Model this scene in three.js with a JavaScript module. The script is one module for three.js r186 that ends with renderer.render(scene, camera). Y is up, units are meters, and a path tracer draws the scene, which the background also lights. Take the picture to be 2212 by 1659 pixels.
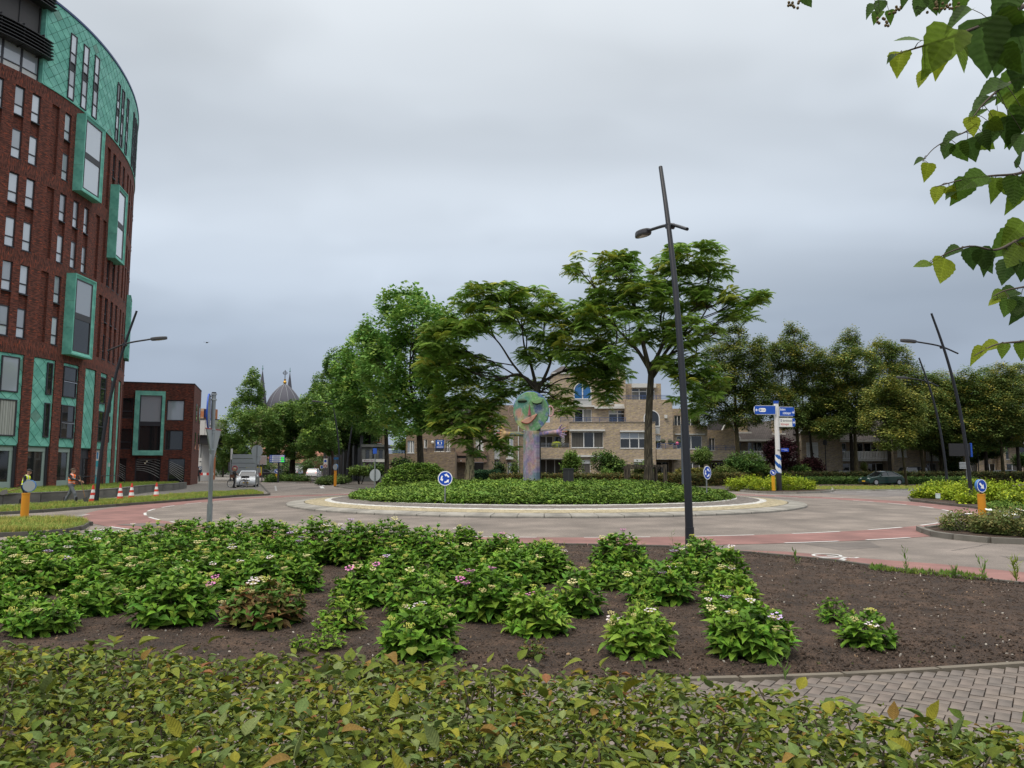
import * as THREE from 'three';
import { mergeGeometries } from 'three/addons/utils/BufferGeometryUtils.js';
import { MarchingCubes } from 'three/addons/objects/MarchingCubes.js';
const scene = new THREE.Scene();
const camera = new THREE.PerspectiveCamera(53.31, 1024 / 768, 0.1, 3000);
const EYE = 2.0, PITCH = Math.atan(178.5 / 1652.5);
camera.position.set(0, EYE, 0);
camera.rotation.x = PITCH;
const EXPOSURE = 1.3;
const mix = (a, b, t) => a + (b - a) * t, clamp = (x, a = 0, b = 1) => Math.min(b, Math.max(a, x));
const sstep = (a, b, x) => { const t = clamp((x - a) / (b - a)); return t * t * (3 - 2 * t); };
function rng(seed) { let s = seed | 0; return () => { s = (s + 0x6d2b79f5) | 0; let t = Math.imul(s ^ (s >>> 15), 1 | s); t = (t + Math.imul(t ^ (t >>> 7), 61 | t)) ^ t; return ((t ^ (t >>> 14)) >>> 0) / 4294967296; }; }
const hash3 = (x, y, z) => { let h = Math.imul(x, 374761393) + Math.imul(y, 668265263) + Math.imul(z, 2147483647 - 39916801); h = Math.imul(h ^ (h >>> 13), 1274126177); return ((h ^ (h >>> 16)) >>> 0) / 4294967296; };
function vnoise(x, y, p = 0, s = 0) {   // value noise, period p
const X = Math.floor(x), Y = Math.floor(y), w = (a) => (p ? ((a % p) + p) % p : a), fx = x - X, fy = y - Y, u = fx * fx * (3 - 2 * fx), v = fy * fy * (3 - 2 * fy);
return mix(mix(hash3(w(X), w(Y), s), hash3(w(X + 1), w(Y), s), u), mix(hash3(w(X), w(Y + 1), s), hash3(w(X + 1), w(Y + 1), s), u), v);
}
const fbm = (x, y, p, s = 0, o = 4) => { let a = 0, k = 0.5, n = 0; for (let i = 0; i < o; i++) { a += k * vnoise(x, y, p, s + i); n += k; x *= 2; y *= 2; if (p) p *= 2; k *= 0.5; } return a / n; };
function vnoise3(x, y, z, s = 0) {
const X = Math.floor(x), Y = Math.floor(y), Z = Math.floor(z), f = (t) => t * t * (3 - 2 * t), u = f(x - X), v = f(y - Y), w = f(z - Z), h = (i, j, k) => hash3(X + i + 57 * s, Y + j, Z + k);
return mix(mix(mix(h(0, 0, 0), h(1, 0, 0), u), mix(h(0, 1, 0), h(1, 1, 0), u), v), mix(mix(h(0, 0, 1), h(1, 0, 1), u), mix(h(0, 1, 1), h(1, 1, 1), u), v), w);
}
{ // overcast sky: layered grey cloud, darker and bluer low down, brighter towards the zenith
const W = 1024, Hh = 512, data = new Float32Array(W * Hh * 4);
const stops = [[0, 0.284, 0.329, 0.397], [0.1, 0.285, 0.339, 0.421], [0.19, 0.3, 0.355, 0.432], [0.3, 0.462, 0.52, 0.594], [0.42, 0.544, 0.594, 0.652], [0.55, 0.635, 0.676, 0.716], [1, 1.52, 1.51, 1.47]];
for (let r = 0; r < Hh; r++) {
const up = ((r + 0.5) / Hh - 0.5) * Math.PI, y = Math.sin(up);
for (let c = 0; c < W; c++) {
const az = ((c + 0.5) / W - 0.5) * 2 * Math.PI, x = Math.cos(az) * Math.cos(up), z = Math.sin(az) * Math.cos(up);
let e = [0.16, 0.16, 0.15];
if (y > -0.02) {
const yy = Math.max(y, 0.012), k = 1 / (yy + 0.16), px = x * k, pz = z * k;
const q = fbm(px * 1.1 + 7.3, pz * 1.1 + 2.1, 0, 11, 5), q2 = fbm(px * 0.35 + 1.7 + q * 1.2, pz * 1.0 + 9.2 + q * 0.5, 0, 31, 5);
const t = clamp(yy + (q2 - 0.5) * 0.16 * sstep(0.05, 0.3, yy) + (q - 0.5) * 0.05);
let i = 0; while (i < stops.length - 2 && t > stops[i + 1][0]) i++;
const f = sstep(0, 1, clamp((t - stops[i][0]) / (stops[i + 1][0] - stops[i][0])) * 0.5 + 0.25) , g = clamp((t - stops[i][0]) / (stops[i + 1][0] - stops[i][0])), h = mix(f, g, 0.8);
const m = 1 + ((q - 0.5) * 0.42 + (q2 - 0.5) * 0.85) * sstep(0.02, 0.25, yy);
e = [1, 2, 3].map((n) => mix(stops[i][n], stops[i + 1][n], clamp(h)) * m);
}
data.set([e[0], e[1], e[2], 1], (r * W + c) * 4);
}
}
const sky = new THREE.DataTexture(data, W, Hh, THREE.RGBAFormat, THREE.FloatType);
sky.mapping = THREE.EquirectangularReflectionMapping; sky.magFilter = THREE.LinearFilter; sky.needsUpdate = true;
scene.background = sky; scene.environment = sky;
}
const sun = new THREE.DirectionalLight(0xfff3e4, 1.5);
sun.position.set(-60, 150, 30); sun.target.position.set(0, 0, -40); sun.castShadow = true; sun.shadow.radius = 40;
Object.assign(sun.shadow.camera, { left: -90, right: 90, top: 90, bottom: -90, near: 1, far: 400 });
sun.shadow.mapSize.set(4096, 4096); sun.name = 'sun';
scene.add(sun, sun.target);
const V = (x, y, z) => new THREE.Vector3(x, y, z), PI = Math.PI;
const sight = (u, v) => { const x = (u - 1106) / 1652.5, y = -(v - 829.5) / 1652.5, c = Math.cos(PITCH), s = Math.sin(PITCH); return V(x, y * c + s, -(c - y * s)); };
const gr = (u, v, h = 0) => { const d = sight(u, v); return d.multiplyScalar((h - EYE) / d.y).add(V(0, EYE, 0)); };
const at = (u, v, z) => { const d = sight(u, v); return d.multiplyScalar(-Math.abs(z) / d.z).add(V(0, EYE, 0)); };
const xAt = (u, z) => at(u, 1000, z).x;
const used = new Map();
function numbered(n) { const k = used.get(n) ?? 0; used.set(n, k + 1); return k ? n + '_' + String(k).padStart(3, '0') : n; }
function tag(o, label, category, group, kind) { if (label) o.userData.label = label; if (category) o.userData.category = category; if (group) o.userData.group = group; if (kind) o.userData.kind = kind; return o; }
function shade(o) { o.castShadow = o.receiveShadow = true; return o; }
function thing(name, label, category, p = [0, 0, 0], turn = 0, group) {
const o = new THREE.Group(); o.name = numbered(name); scene.add(o);
if (p.isVector3) o.position.copy(p); else o.position.set(...p);
o.rotation.y = turn; return tag(o, label, category, group);
}
function part(name, geo, mat, parent, label) { const m = shade(new THREE.Mesh(Array.isArray(geo) ? merge(geo) : geo, mat)); m.name = name; parent.add(m); if (label) m.userData.label = label; return m; }
function single(name, geo, mat, label, category, group) { const m = part(numbered(name), geo, mat, scene); return tag(m, label, category, group); }
function struct(name, geo, mat) { const m = part(numbered(name), geo, mat, scene); m.userData.kind = 'structure'; return m; }
function copyOf(o, label, p, turn, group) { const c = o.clone(); c.name = numbered(o.name.replace(/_\d{3}$/, '')); scene.add(c); if (p) p.isVector3 ? c.position.copy(p) : c.position.set(...p); if (turn !== undefined) c.rotation.y = turn; return tag(c, label, null, group); }
function merge(list) {
const l = list.map((g) => { g = g.index ? g.toNonIndexed() : g; for (const k of Object.keys(g.attributes)) if (!['position', 'normal', 'uv', 'color'].includes(k)) g.deleteAttribute(k); return g; });
if (l.some((g) => g.attributes.color)) for (const g of l) if (!g.attributes.color) g.setAttribute('color', new THREE.BufferAttribute(new Float32Array(g.attributes.position.count * 3).fill(1), 3));
for (const g of l) if (!g.attributes.uv) g.setAttribute('uv', new THREE.BufferAttribute(new Float32Array(g.attributes.position.count * 2), 2));
return l.length === 1 ? l[0] : mergeGeometries(l);
}
function quads(qs, uvs) {
const p = [], n = [], t = [], a = V(), b = V(), c = V();
qs.forEach((q, i) => {
a.subVectors(q[1], q[0]); b.subVectors(q[2], q[0]); c.crossVectors(a, b);
if (c.lengthSq() < 1e-12) { b.subVectors(q[3], q[0]); a.subVectors(q[2], q[0]); c.crossVectors(a, b); }
c.normalize();
const uv = uvs ? uvs[i] : (() => { // planar metres
const up = Math.abs(c.y) > 0.9 ? V(0, 0, -1) : V(0, 1, 0), rx = V().crossVectors(up, c).normalize(), ry = V().crossVectors(c, rx);
return q.map((w) => [w.dot(rx), w.dot(ry)]);
})();
for (const k of [0, 1, 2, 0, 2, 3]) { p.push(q[k].x, q[k].y, q[k].z); n.push(c.x, c.y, c.z); t.push(uv[k][0], uv[k][1]); }
});
const g = new THREE.BufferGeometry();
g.setAttribute('position', new THREE.Float32BufferAttribute(p, 3)); g.setAttribute('normal', new THREE.Float32BufferAttribute(n, 3)); g.setAttribute('uv', new THREE.Float32BufferAttribute(t, 2));
return g;
}
function bx(x0, x1, y0, y1, z0, z1) {
const P = (x, y, z) => V(x, y, z);
return quads([[P(x0, y0, z1), P(x1, y0, z1), P(x1, y1, z1), P(x0, y1, z1)], [P(x1, y0, z0), P(x0, y0, z0), P(x0, y1, z0), P(x1, y1, z0)],
[P(x1, y0, z1), P(x1, y0, z0), P(x1, y1, z0), P(x1, y1, z1)], [P(x0, y0, z0), P(x0, y0, z1), P(x0, y1, z1), P(x0, y1, z0)],
[P(x0, y1, z1), P(x1, y1, z1), P(x1, y1, z0), P(x0, y1, z0)], [P(x0, y0, z0), P(x1, y0, z0), P(x1, y0, z1), P(x0, y0, z1)]]);
}
const box = (w, h, d, x = 0, y = 0, z = 0) => bx(x - w / 2, x + w / 2, y - h / 2, y + h / 2, z - d / 2, z + d / 2);
const moved = (g, x = 0, y = 0, z = 0, ry = 0, rx = 0, rz = 0) => { g.applyMatrix4(new THREE.Matrix4().makeRotationFromEuler(new THREE.Euler(rx, ry, rz, 'YXZ')).setPosition(x, y, z)); return g; };
const cyl = (r0, r1, h, x = 0, y = 0, z = 0, n = 16) => new THREE.CylinderGeometry(r1, r0, h, n).translate(x, y + h / 2, z);
const ball = (r, x, y, z, n = 12) => new THREE.SphereGeometry(r, n, Math.ceil(n * 0.7)).translate(x, y, z);
function limb(pts, radii, n = 7) {
const P = [], N = [], T = [], I = []; let ref = V(0, 0, 1), len = 0;
pts.forEach((p, i) => {
const d = V().subVectors(pts[Math.min(i + 1, pts.length - 1)], pts[Math.max(i - 1, 0)]).normalize();
if (Math.abs(d.dot(ref)) > 0.95) ref = V(1, 0, 0);
const a = V().crossVectors(d, ref).normalize(), b = V().crossVectors(a, d).normalize(); ref = b.clone();
if (i) len += p.distanceTo(pts[i - 1]);
for (let k = 0; k <= n; k++) { const t = k / n * 2 * PI, q = a.clone().multiplyScalar(Math.cos(t)).addScaledVector(b, Math.sin(t)); N.push(q.x, q.y, q.z); q.multiplyScalar(radii[i]).add(p); P.push(q.x, q.y, q.z); T.push(k / n * 2 * PI * radii[0], len); }
if (i) for (let k = 0; k < n; k++) { const o = (i - 1) * (n + 1) + k; I.push(o, o + n + 1, o + 1, o + 1, o + n + 1, o + n + 2); }
});
const g = new THREE.BufferGeometry(); g.setIndex(I);
g.setAttribute('position', new THREE.Float32BufferAttribute(P, 3)); g.setAttribute('normal', new THREE.Float32BufferAttribute(N, 3)); g.setAttribute('uv', new THREE.Float32BufferAttribute(T, 2));
const caps = [];
for (const [i, s] of [[0, -1], [pts.length - 1, 1]]) if (radii[i] > 0.004) { const c = new THREE.CircleGeometry(radii[i], n), d = V().subVectors(pts[Math.min(i + 1, pts.length - 1)], pts[Math.max(i - 1, 0)]).normalize().multiplyScalar(s); c.applyQuaternion(new THREE.Quaternion().setFromUnitVectors(V(0, 0, 1), d)).translate(pts[i].x, pts[i].y, pts[i].z); caps.push(c); }
return caps.length ? merge([g, ...caps]) : g;
}
const rod = (a, b, r, r2 = r, n = 8) => limb([a, b], [r, r2], n);
function smooth(pts, m = 8) { return new THREE.CatmullRomCurve3(pts).getPoints((pts.length - 1) * m); }
const shapeOf = (pts) => new THREE.Shape(pts.map((p) => new THREE.Vector2(p[0], p[1])));
function sheet(pts, y, thick = 0, holes = []) {
const s = shapeOf(pts.map(([x, z]) => [x, -z])); for (const h of holes) s.holes.push(shapeOf(h.map(([x, z]) => [x, -z])));
const g = thick ? new THREE.ExtrudeGeometry(s, { depth: thick, bevelEnabled: false }) : new THREE.ShapeGeometry(s);
g.rotateX(-PI / 2).translate(0, y - thick, 0); return g;
}
function tex(w, h, fn, srgb = true, rx = 1, ry = rx) {
const d = new Uint8Array(w * h * 4);
for (let y = 0; y < h; y++) for (let x = 0; x < w; x++) { const c = fn(x / w, y / h, x, y), o = (y * w + x) * 4; if (typeof c === 'number') d[o] = d[o + 1] = d[o + 2] = clamp(c) * 255; else for (let i = 0; i < 3; i++) d[o + i] = clamp(c[i]) * 255; d[o + 3] = 255; }
const t = new THREE.DataTexture(d, w, h); t.wrapS = t.wrapT = THREE.RepeatWrapping; t.magFilter = THREE.LinearFilter; t.minFilter = THREE.LinearMipmapLinearFilter; if (srgb) t.colorSpace = THREE.SRGBColorSpace; t.repeat.set(rx, ry); t.needsUpdate = true; return t;
}
function canvasTex(w, h, draw) { const c = document.createElement('canvas'); c.width = w; c.height = h; const g = c.getContext('2d'); draw(g, w, h); const t = new THREE.CanvasTexture(c); t.colorSpace = THREE.SRGBColorSpace; t.needsUpdate = true; return t; }
const std = (color, roughness = 0.8, more = {}) => { const m = new THREE.MeshStandardMaterial({ roughness, ...more }); if (Array.isArray(color)) m.color.setRGB(...color); else m.color.set(color); return m; };
const phys = (color, roughness, more = {}) => { const m = new THREE.MeshPhysicalMaterial({ roughness, ...more }); if (Array.isArray(color)) m.color.setRGB(...color); else m.color.set(color); return m; };
function scatter(name, geo, mat, list, parent, kind = 'stuff') {  // list: {p, q | e, s, c}
const m = shade(new THREE.InstancedMesh(geo, mat, list.length)), M = new THREE.Matrix4(), q = new THREE.Quaternion(), e = new THREE.Euler(), s = V();
list.forEach((o, i) => {
if (o.q) q.copy(o.q); else q.setFromEuler(e.set(o.e[0], o.e[1], o.e[2], 'YXZ'));
if (o.s.isVector3) s.copy(o.s); else s.setScalar(o.s);
m.setMatrixAt(i, M.compose(o.p, q, s)); if (o.c) m.setColorAt(i, o.c);
});
m.name = parent === scene ? numbered(name) : name; (parent ?? scene).add(m); if (kind) m.userData.kind = kind; return m;
}
function leafGeo(l, w, fold = 0.25, bend = 0.2, prof = [[0, 0.05], [0.18, 0.62], [0.42, 1], [0.7, 0.72], [1, 0.02]]) {
const P = [], T = [], I = [];
prof.forEach(([t, k]) => { const y = t * l, z = -bend * l * t * t, h = k * w / 2; P.push(-h, y, z + h * fold * 2, 0, y, z, h, y, z + h * fold * 2); T.push(0.5 - k / 2, t, 0.5, t, 0.5 + k / 2, t); });
for (let i = 0; i < prof.length - 1; i++) { const o = i * 3; for (const k of [0, 1]) I.push(o + k, o + k + 1, o + k + 3, o + k + 1, o + k + 4, o + k + 3); }
const g = new THREE.BufferGeometry(); g.setIndex(I); g.setAttribute('position', new THREE.Float32BufferAttribute(P, 3)); g.setAttribute('uv', new THREE.Float32BufferAttribute(T, 2)); g.computeVertexNormals(); return g;
}
const LEAFMAT = (color, tr = 0.3, rough = 0.75, more = {}) => phys(color, rough, { transmission: tr, thickness: 0, side: THREE.DoubleSide, specularIntensity: 0.12, ...more });
const speckle = (n, seed, lo, hi, grain, tint = [1, 1, 1], patch = 0.12) => tex(n, n, (u, v, x, y) => { const b = mix(lo, hi, hash3(x, y, seed) * grain + (1 - grain) * 0.5) * (1 + (fbm(u * 4, v * 4, 4, seed, 5) - 0.5) * patch * 2); return tint.map((t) => b * t); });
function brickTex(base, spread, mortar, seed, hotK = 1, nx = 10, ny = 32, S = 512) {
return tex(S, S, (u, v) => {
const row = Math.floor(v * ny), off = (row % 2) * 0.5, bxn = u * nx + off, col = ((Math.floor(bxn) % nx) + nx) % nx, fx = bxn - Math.floor(bxn), fy = v * ny - row;
const m = fx < 0.05 || fy < 0.17, r = hash3(col, row, seed), r2 = hash3(col, row, seed + 5), g = 1 + (vnoise(u * 160, v * 160, 160, seed) - 0.5) * 0.22;
if (m) return mortar.map((c) => c * g);
const k = (1 + (r - 0.5) * spread) * g, hot = r2 > 0.86 ? 1 + 0.25 * hotK : r2 < 0.12 ? 1 - 0.28 * hotK : 1;
return [base[0] * k * hot, base[1] * k * (hot > 1 ? 1.1 : hot), base[2] * k * (hot > 1 ? 0.95 : hot)];
}, true, 1 / (0.21 * nx), 1 / (0.0625 * ny));
}
const M = {};
M.asphalt = std([1, 1, 1], 0.93, { map: speckle(1024, 3, 0.32, 0.58, 0.85, [1.03, 0.955, 0.895], 0.22), bumpMap: tex(512, 512, (u, v, x, y) => hash3(x >> 1, y >> 1, 9) * 0.6 + hash3(x, y, 4) * 0.4, false, 1 / 2), bumpScale: 0.004 }); M.asphalt.map.repeat.set(1 / 3.5, 1 / 3.5);
M.asphaltGrey = std([0.8, 0.85, 0.93], 0.93, { map: M.asphalt.map });
M.redpath = std([1, 1, 1], 0.93, { map: speckle(512, 5, 0.4, 0.56, 0.6, [1.04, 0.76, 0.715], 0.24) }); M.redpath.map.repeat.set(1 / 3, 1 / 3);
M.white = std([0.7, 0.7, 0.68], 0.75, { map: speckle(256, 8, 0.82, 1.0, 0.4, [1, 1, 1], 0.12) }); M.white.map.repeat.set(0.8, 0.8);
M.concrete = std([0.95, 0.95, 0.94], 0.9, { map: speckle(512, 12, 0.5, 0.68, 0.5, [1, 0.98, 0.94], 0.25) }); M.concrete.map.repeat.set(1 / 2.2, 1 / 2.2);
M.kerb = std([0.7, 0.7, 0.68], 0.92, { map: M.concrete.map });
M.kerbmid = std([0.48, 0.47, 0.44], 0.93, { map: M.concrete.map });
M.kerbdark = std([0.3, 0.29, 0.27], 0.95, { map: M.concrete.map });
M.soil = std([1, 1, 1], 1, { map: tex(1024, 1024, (u, v, x, y) => { const f = fbm(u * 8, v * 8, 8, 21, 6), g = vnoise(u * 210, v * 210, 210, 5), h = hash3(x, y, 3); const b = 0.18 + (f - 0.5) * 0.17 + (g - 0.5) * 0.15 + (h - 0.5) * 0.09; return [b * 1.36, b * 1.05, b * 0.82]; }), bumpMap: tex(1024, 1024, (u, v, x, y) => 0.55 * fbm(u * 40, v * 40, 40, 2, 4) + 0.3 * vnoise(u * 260, v * 260, 260, 7) + 0.15 * hash3(x, y, 2), false, 1 / 2.2), bumpScale: 0.035 }); M.soil.map.repeat.set(1 / 2.2, 1 / 2.2);
M.grass = std([1, 1, 1], 1, { map: tex(512, 512, (u, v, x, y) => { const f = fbm(u * 6, v * 6, 6, 41, 5), h = hash3(x >> 1, y, 6), b = 0.75 + (h - 0.5) * 0.6; return [(0.45 + (f - 0.5) * 0.22) * b, (0.52 + (f - 0.5) * 0.05) * b, 0.22 * b]; }) }); M.grass.map.repeat.set(1 / 2, 1 / 2);
M.pavegrey = std([1, 1, 1], 0.92, { map: tex(512, 512, (u, v) => { const r = Math.floor(v * 16), o = (r % 2) / 2, c = Math.floor(u * 8 + o), fx = u * 8 + o - c, fy = v * 16 - r; const j = fx < 0.04 || fy < 0.08 ? 0.6 : 1, b = (0.45 + (hash3(((c % 8) + 8) % 8, r, 3) - 0.5) * 0.09) * j * (1 + (fbm(u * 6, v * 6, 6, 3) - 0.5) * 0.25); return [b * 1.03, b * 0.98, b * 0.92]; }, true, 1 / 1.7) });
M.darkbrick = std([1, 1, 1], 0.95, { map: brickTex([0.42, 0.235, 0.19], 0.45, [0.2, 0.155, 0.14], 7) });
M.redbrick2 = std([0.8, 0.78, 0.78], 0.95, { map: M.darkbrick.map });
M.tanbrick = std([1, 1, 1], 0.95, { map: brickTex([0.68, 0.61, 0.53], 0.2, [0.55, 0.52, 0.48], 17, 0.4) });
M.brownbrick = std([0.6, 0.575, 0.565], 0.95, { map: M.tanbrick.map });
M.patina = [[0.2, 0.62, 0.49], [0.23, 0.67, 0.535], [0.175, 0.57, 0.45], [0.215, 0.61, 0.5], [0.2, 0.42, 0.34]].map((c) => std(c, 0.62, { metalness: 0.1, map: null }));
{ const t = tex(256, 256, (u, v) => { const f = fbm(u * 3, v * 3, 3, 91, 5); const b = 0.86 + (f - 0.5) * 0.34; return [b * (1 + (f - 0.5) * 0.2), b, b * 1.0]; }, true, 0.7); for (const m of M.patina) m.map = t; }
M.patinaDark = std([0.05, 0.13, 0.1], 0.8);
M.frame = std([0.03, 0.03, 0.038], 0.55);
M.frame2 = std([0.055, 0.055, 0.06], 0.6);
M.glass = phys([0.55, 0.6, 0.66], 0.04, { transmission: 0, metalness: 0, specularIntensity: 1, ior: 1.9, clearcoat: 1, clearcoatRoughness: 0.02 });
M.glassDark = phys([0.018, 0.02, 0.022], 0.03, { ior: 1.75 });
M.glassBlind = phys([0.33, 0.36, 0.40], 0.05, { ior: 1.8, clearcoat: 1, clearcoatRoughness: 0.03 });
M.curtain = std([0.55, 0.56, 0.54], 0.9, { map: tex(128, 32, (u) => { const b = 0.78 + 0.2 * Math.sin(u * PI * 24 + Math.sin(u * 40)); return [b, b, b * 0.98]; }, true, 1, 1) });
M.whitepaint = std([0.74, 0.74, 0.73], 0.5);
M.offwhite = std([0.6, 0.6, 0.58], 0.6);
M.panelgrey = std([0.42, 0.43, 0.43], 0.7);
M.black = std([0.018, 0.018, 0.02], 0.55);
M.lampmetal = std([0.018, 0.02, 0.026], 0.42, { metalness: 0.2 });
M.galv = std([0.36, 0.38, 0.39], 0.45, { metalness: 0.55, map: speckle(256, 77, 0.7, 1, 0.35, [1, 1, 1], 0.3) });
M.signback = std([0.36, 0.39, 0.41], 0.5, { metalness: 0.3 });
M.signblue = std([0.012, 0.075, 0.42], 0.42);
M.yellow = std([0.62, 0.25, 0.01], 0.5);
M.orangeYellow = std([0.70, 0.36, 0.012], 0.5);
M.rubber2 = std([0.05, 0.048, 0.045], 0.95);
M.rubber = std([0.015, 0.015, 0.016], 0.85);
M.chrome = std([0.5, 0.5, 0.52], 0.25, { metalness: 0.9 });
M.bark = std([0.125, 0.105, 0.078], 0.95, { map: tex(256, 512, (u, v) => { const f = fbm(u * 8, v * 3, 0, 51, 4) , r = vnoise(u * 24, v * 6, 24, 3); const b = 0.55 + (r - 0.5) * 0.6 + (f - 0.5) * 0.4; return [b, b * 0.98, b * 0.95]; }, true, 1.2, 0.6) });
M.barkgreen = std([0.15, 0.125, 0.05], 0.95, { map: M.bark.map });
M.barkpale = std([0.40, 0.34, 0.245], 0.95, { map: tex(256, 512, (u, v) => { const f = fbm(u * 10, v * 8, 0, 61, 4), b = f > 0.53 ? 0.62 : 0.97; return [b, b * 0.97, b * 0.92]; }, true, 0.9, 0.5) });
M.wood = std([0.2, 0.165, 0.13], 0.95, { map: M.bark.map });
M.rooftile = std([1, 1, 1], 0.9, { map: tex(256, 256, (u, v) => { const r = Math.floor(v * 10), c = Math.floor(u * 10 + (r % 2) * 0.5), fx = u * 10 + (r % 2) * 0.5 - c, fy = v * 10 - r; const b = (0.26 + (hash3(c % 10, r, 2) - 0.5) * 0.06) * (0.55 + 0.45 * Math.min(1, fy * 4)) * (0.72 + 0.4 * Math.sin(fx * PI)); return [b * 1.08, b * 0.98, b * 0.95]; }, true, 1 / 2.6) });
M.slate = std([0.075, 0.075, 0.095], 0.75);
const CX = 1.65, CZ = -41;                           // centre of the roundabout
const pol = (r, a, y = 0) => V(CX + r * Math.sin(a), y, CZ + r * Math.cos(a));   // a = 0 faces the camera
const inPoly = (pts, x, z) => { let c = false; for (let i = 0, j = pts.length - 1; i < pts.length; j = i++) { const [xi, zi] = pts[i], [xj, zj] = pts[j]; if ((zi > z) !== (zj > z) && x < ((xj - xi) * (z - zi)) / (zj - zi) + xi) c = !c; } return c; };
function ring(r0, r1, h0, h1, n = 128, a0 = 0, a1 = 2 * PI) {
const q = [], t = []; for (let i = 0; i < n; i++) { const a = mix(a0, a1, i / n), b = mix(a0, a1, (i + 1) / n); q.push([pol(r1, a, h1), pol(r1, b, h1), pol(r0, b, h0), pol(r0, a, h0)]); }
return quads(q, q.map((k) => k.map((p) => [p.x, -p.z])));
}
struct('ground', new THREE.PlaneGeometry(3000, 3000).rotateX(-PI / 2).translate(0, -0.06, -600), std([0.2, 0.2, 0.19], 0.95, { map: M.concrete.map }));
const flare = (r) => { const l = []; for (let i = 0; i <= 96; i++) { const p = pol(r, i / 96 * 2 * PI); l.push([p.x, p.z]); } return l; };
const ringR = 19.05;
{ // worn wheel tracks, oil between them, and a few spread stains
const rs = [13.0, 13.5, 14.0, 14.5, 15.0, 15.4, 15.8, 16.2, 16.6, 17.0, 17.4, 17.8, 18.2, 18.6, ringR], parts = []; for (let i = 0; i + 1 < rs.length; i++) { const h = (r) => mix(0.15, 0.012, (r - 13) / 6.05); parts.push(ring(rs[i], rs[i + 1], h(rs[i]), h(rs[i + 1]), 160)); }
const g = merge(parts), P = g.attributes.position, C = new Float32Array(P.count * 3); for (let i = 0; i < P.count; i++) { const x = P.getX(i), z = P.getZ(i), r = Math.hypot(x - CX, z - CZ), a = Math.atan2(x - CX, z - CZ); const w = 1 - 0.13 * Math.exp(-(((r - 15.9) / 0.5) ** 2)) + 0.07 * Math.exp(-(((r - 15.1) / 0.3) ** 2)) + 0.07 * Math.exp(-(((r - 16.8) / 0.35) ** 2)) - 0.1 * sstep(14.2, 13.1, r) + (fbm(x * 0.35 + 60, z * 0.35 + 60, 0, 9, 4) - 0.5) * 0.34 + (fbm(a * 9 + 40, r * 0.7, 0, 19, 3) - 0.5) * 0.12; C[i * 3] = w; C[i * 3 + 1] = w * 0.995; C[i * 3 + 2] = w * 0.985; } g.setAttribute('color', new THREE.BufferAttribute(C, 3)); const m = M.asphalt.clone(); m.vertexColors = true; struct('carriageway', g, m); }
{ const patch = (pts, y) => sheet(pts, y), dark = std([0.72, 0.73, 0.75], 0.95, { map: M.asphalt.map }); struct('road_patch', merge([patch([[7.6, -20.2], [9.6, -20.9], [9.2, -19.4], [7.9, -18.7]], 0.0035), patch([[-13.6, -26.6], [-11.9, -25.7], [-11.2, -26.7], [-12.9, -27.5]], 0.0195), patch([[11, -17.6], [16, -15.2], [16.2, -14.4], [10.8, -16.7]], 0.0035), patch([[-19.5, -70], [-17.6, -70.4], [-18.4, -75], [-20.4, -74.6]], 0.0035)]), dark);
const crack = []; const R = rng(66); for (const [x, z, dx, dz] of [[8, -19.6, 1, 0.2], [12.5, -16.8, 1.2, 0.9], [10.5, -18.6, 0.9, -0.5], [-15.5, -30, -0.4, -1]]) { let p = V(x, 0.004, z); for (let i = 0; i < 14; i++) { const q = p.clone().add(V(dx * 0.25 + (R() - 0.5) * 0.16, 0, dz * 0.25 + (R() - 0.5) * 0.16)); const d = V().subVectors(q, p).normalize(), s = V(-d.z, 0, d.x).multiplyScalar(0.008 + R() * 0.006); crack.push([p.clone().sub(s), q.clone().sub(s), q.clone().add(s), p.clone().add(s)].reverse()); p = q; } } struct('road_crack', quads(crack.map((k) => { const n = V().crossVectors(V().subVectors(k[1], k[0]), V().subVectors(k[2], k[0])); return n.y < 0 ? k.slice().reverse() : k; })), M.rubber2); }
{ const out = [[-75, -8], [75, -8], [75, -112], [-75, -180], [-90, -180]]; struct('road', sheet(out, 0, 0, [flare(ringR - 0.05)]), M.asphalt); }
struct('cycle_path', merge([ring(ringR, 21.35, 0.012, 0.008), sheet([[2.2, -19.55], [4.6, -18.9], [6.45, -18.35], [7.2, -17.5], [7.9, -16.8], [8.8, -16], [9.6, -14.9], [13, -11.3], [11, -10.2], [8.4, -13.2], [7.3, -14.6], [6.4, -16.4], [5.0, -17.8], [3.4, -18.95]], 0.012)]), M.redpath);
struct('back_street', sheet([[20, -74.5], [90, -76], [90, -82.6], [20, -81.4]], 0.118), std([0.5, 0.36, 0.34], 0.95, { map: M.pavegrey.map }));
struct('side_road', sheet([[24.5, -51.6], [36, -57.5], [60, -70], [60, -84], [42, -70.2], [36, -66.2], [30, -63.3], [25.2, -64.2], [23.4, -60]], 0.004), M.asphaltGrey);
const BED = [[9.6, -11.9], [8.5, -12.9], [7.4, -14.5], [6.5, -16.3], [5.1, -17.75], [3.5, -18.95], [1.6, -19.35], [-2, -19.5], [-6, -18.9], [-9, -17.7], [-12, -15.6], [-16, -12.5], [-26, -8], [-26, -5], [-12, -6.05], [2.4, -7.3], [5.1, -7.8], [9, -8.5], [15, -9.4], [15, -9.8], [11, -10.6]];
const LEFT = [[-90, -14], [-34, -26.5], [-24, -30.5], [-21.4, -32.2], [-20.6, -34], [-20.1, -38], [-19.1, -43.8], [-18.3, -51.1], [-17.1, -53.9], [-17.6, -56], [-19.1, -60.2], [-33, -100], [-50, -150], [-90, -190], [-170, -190], [-170, -14]];
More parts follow.
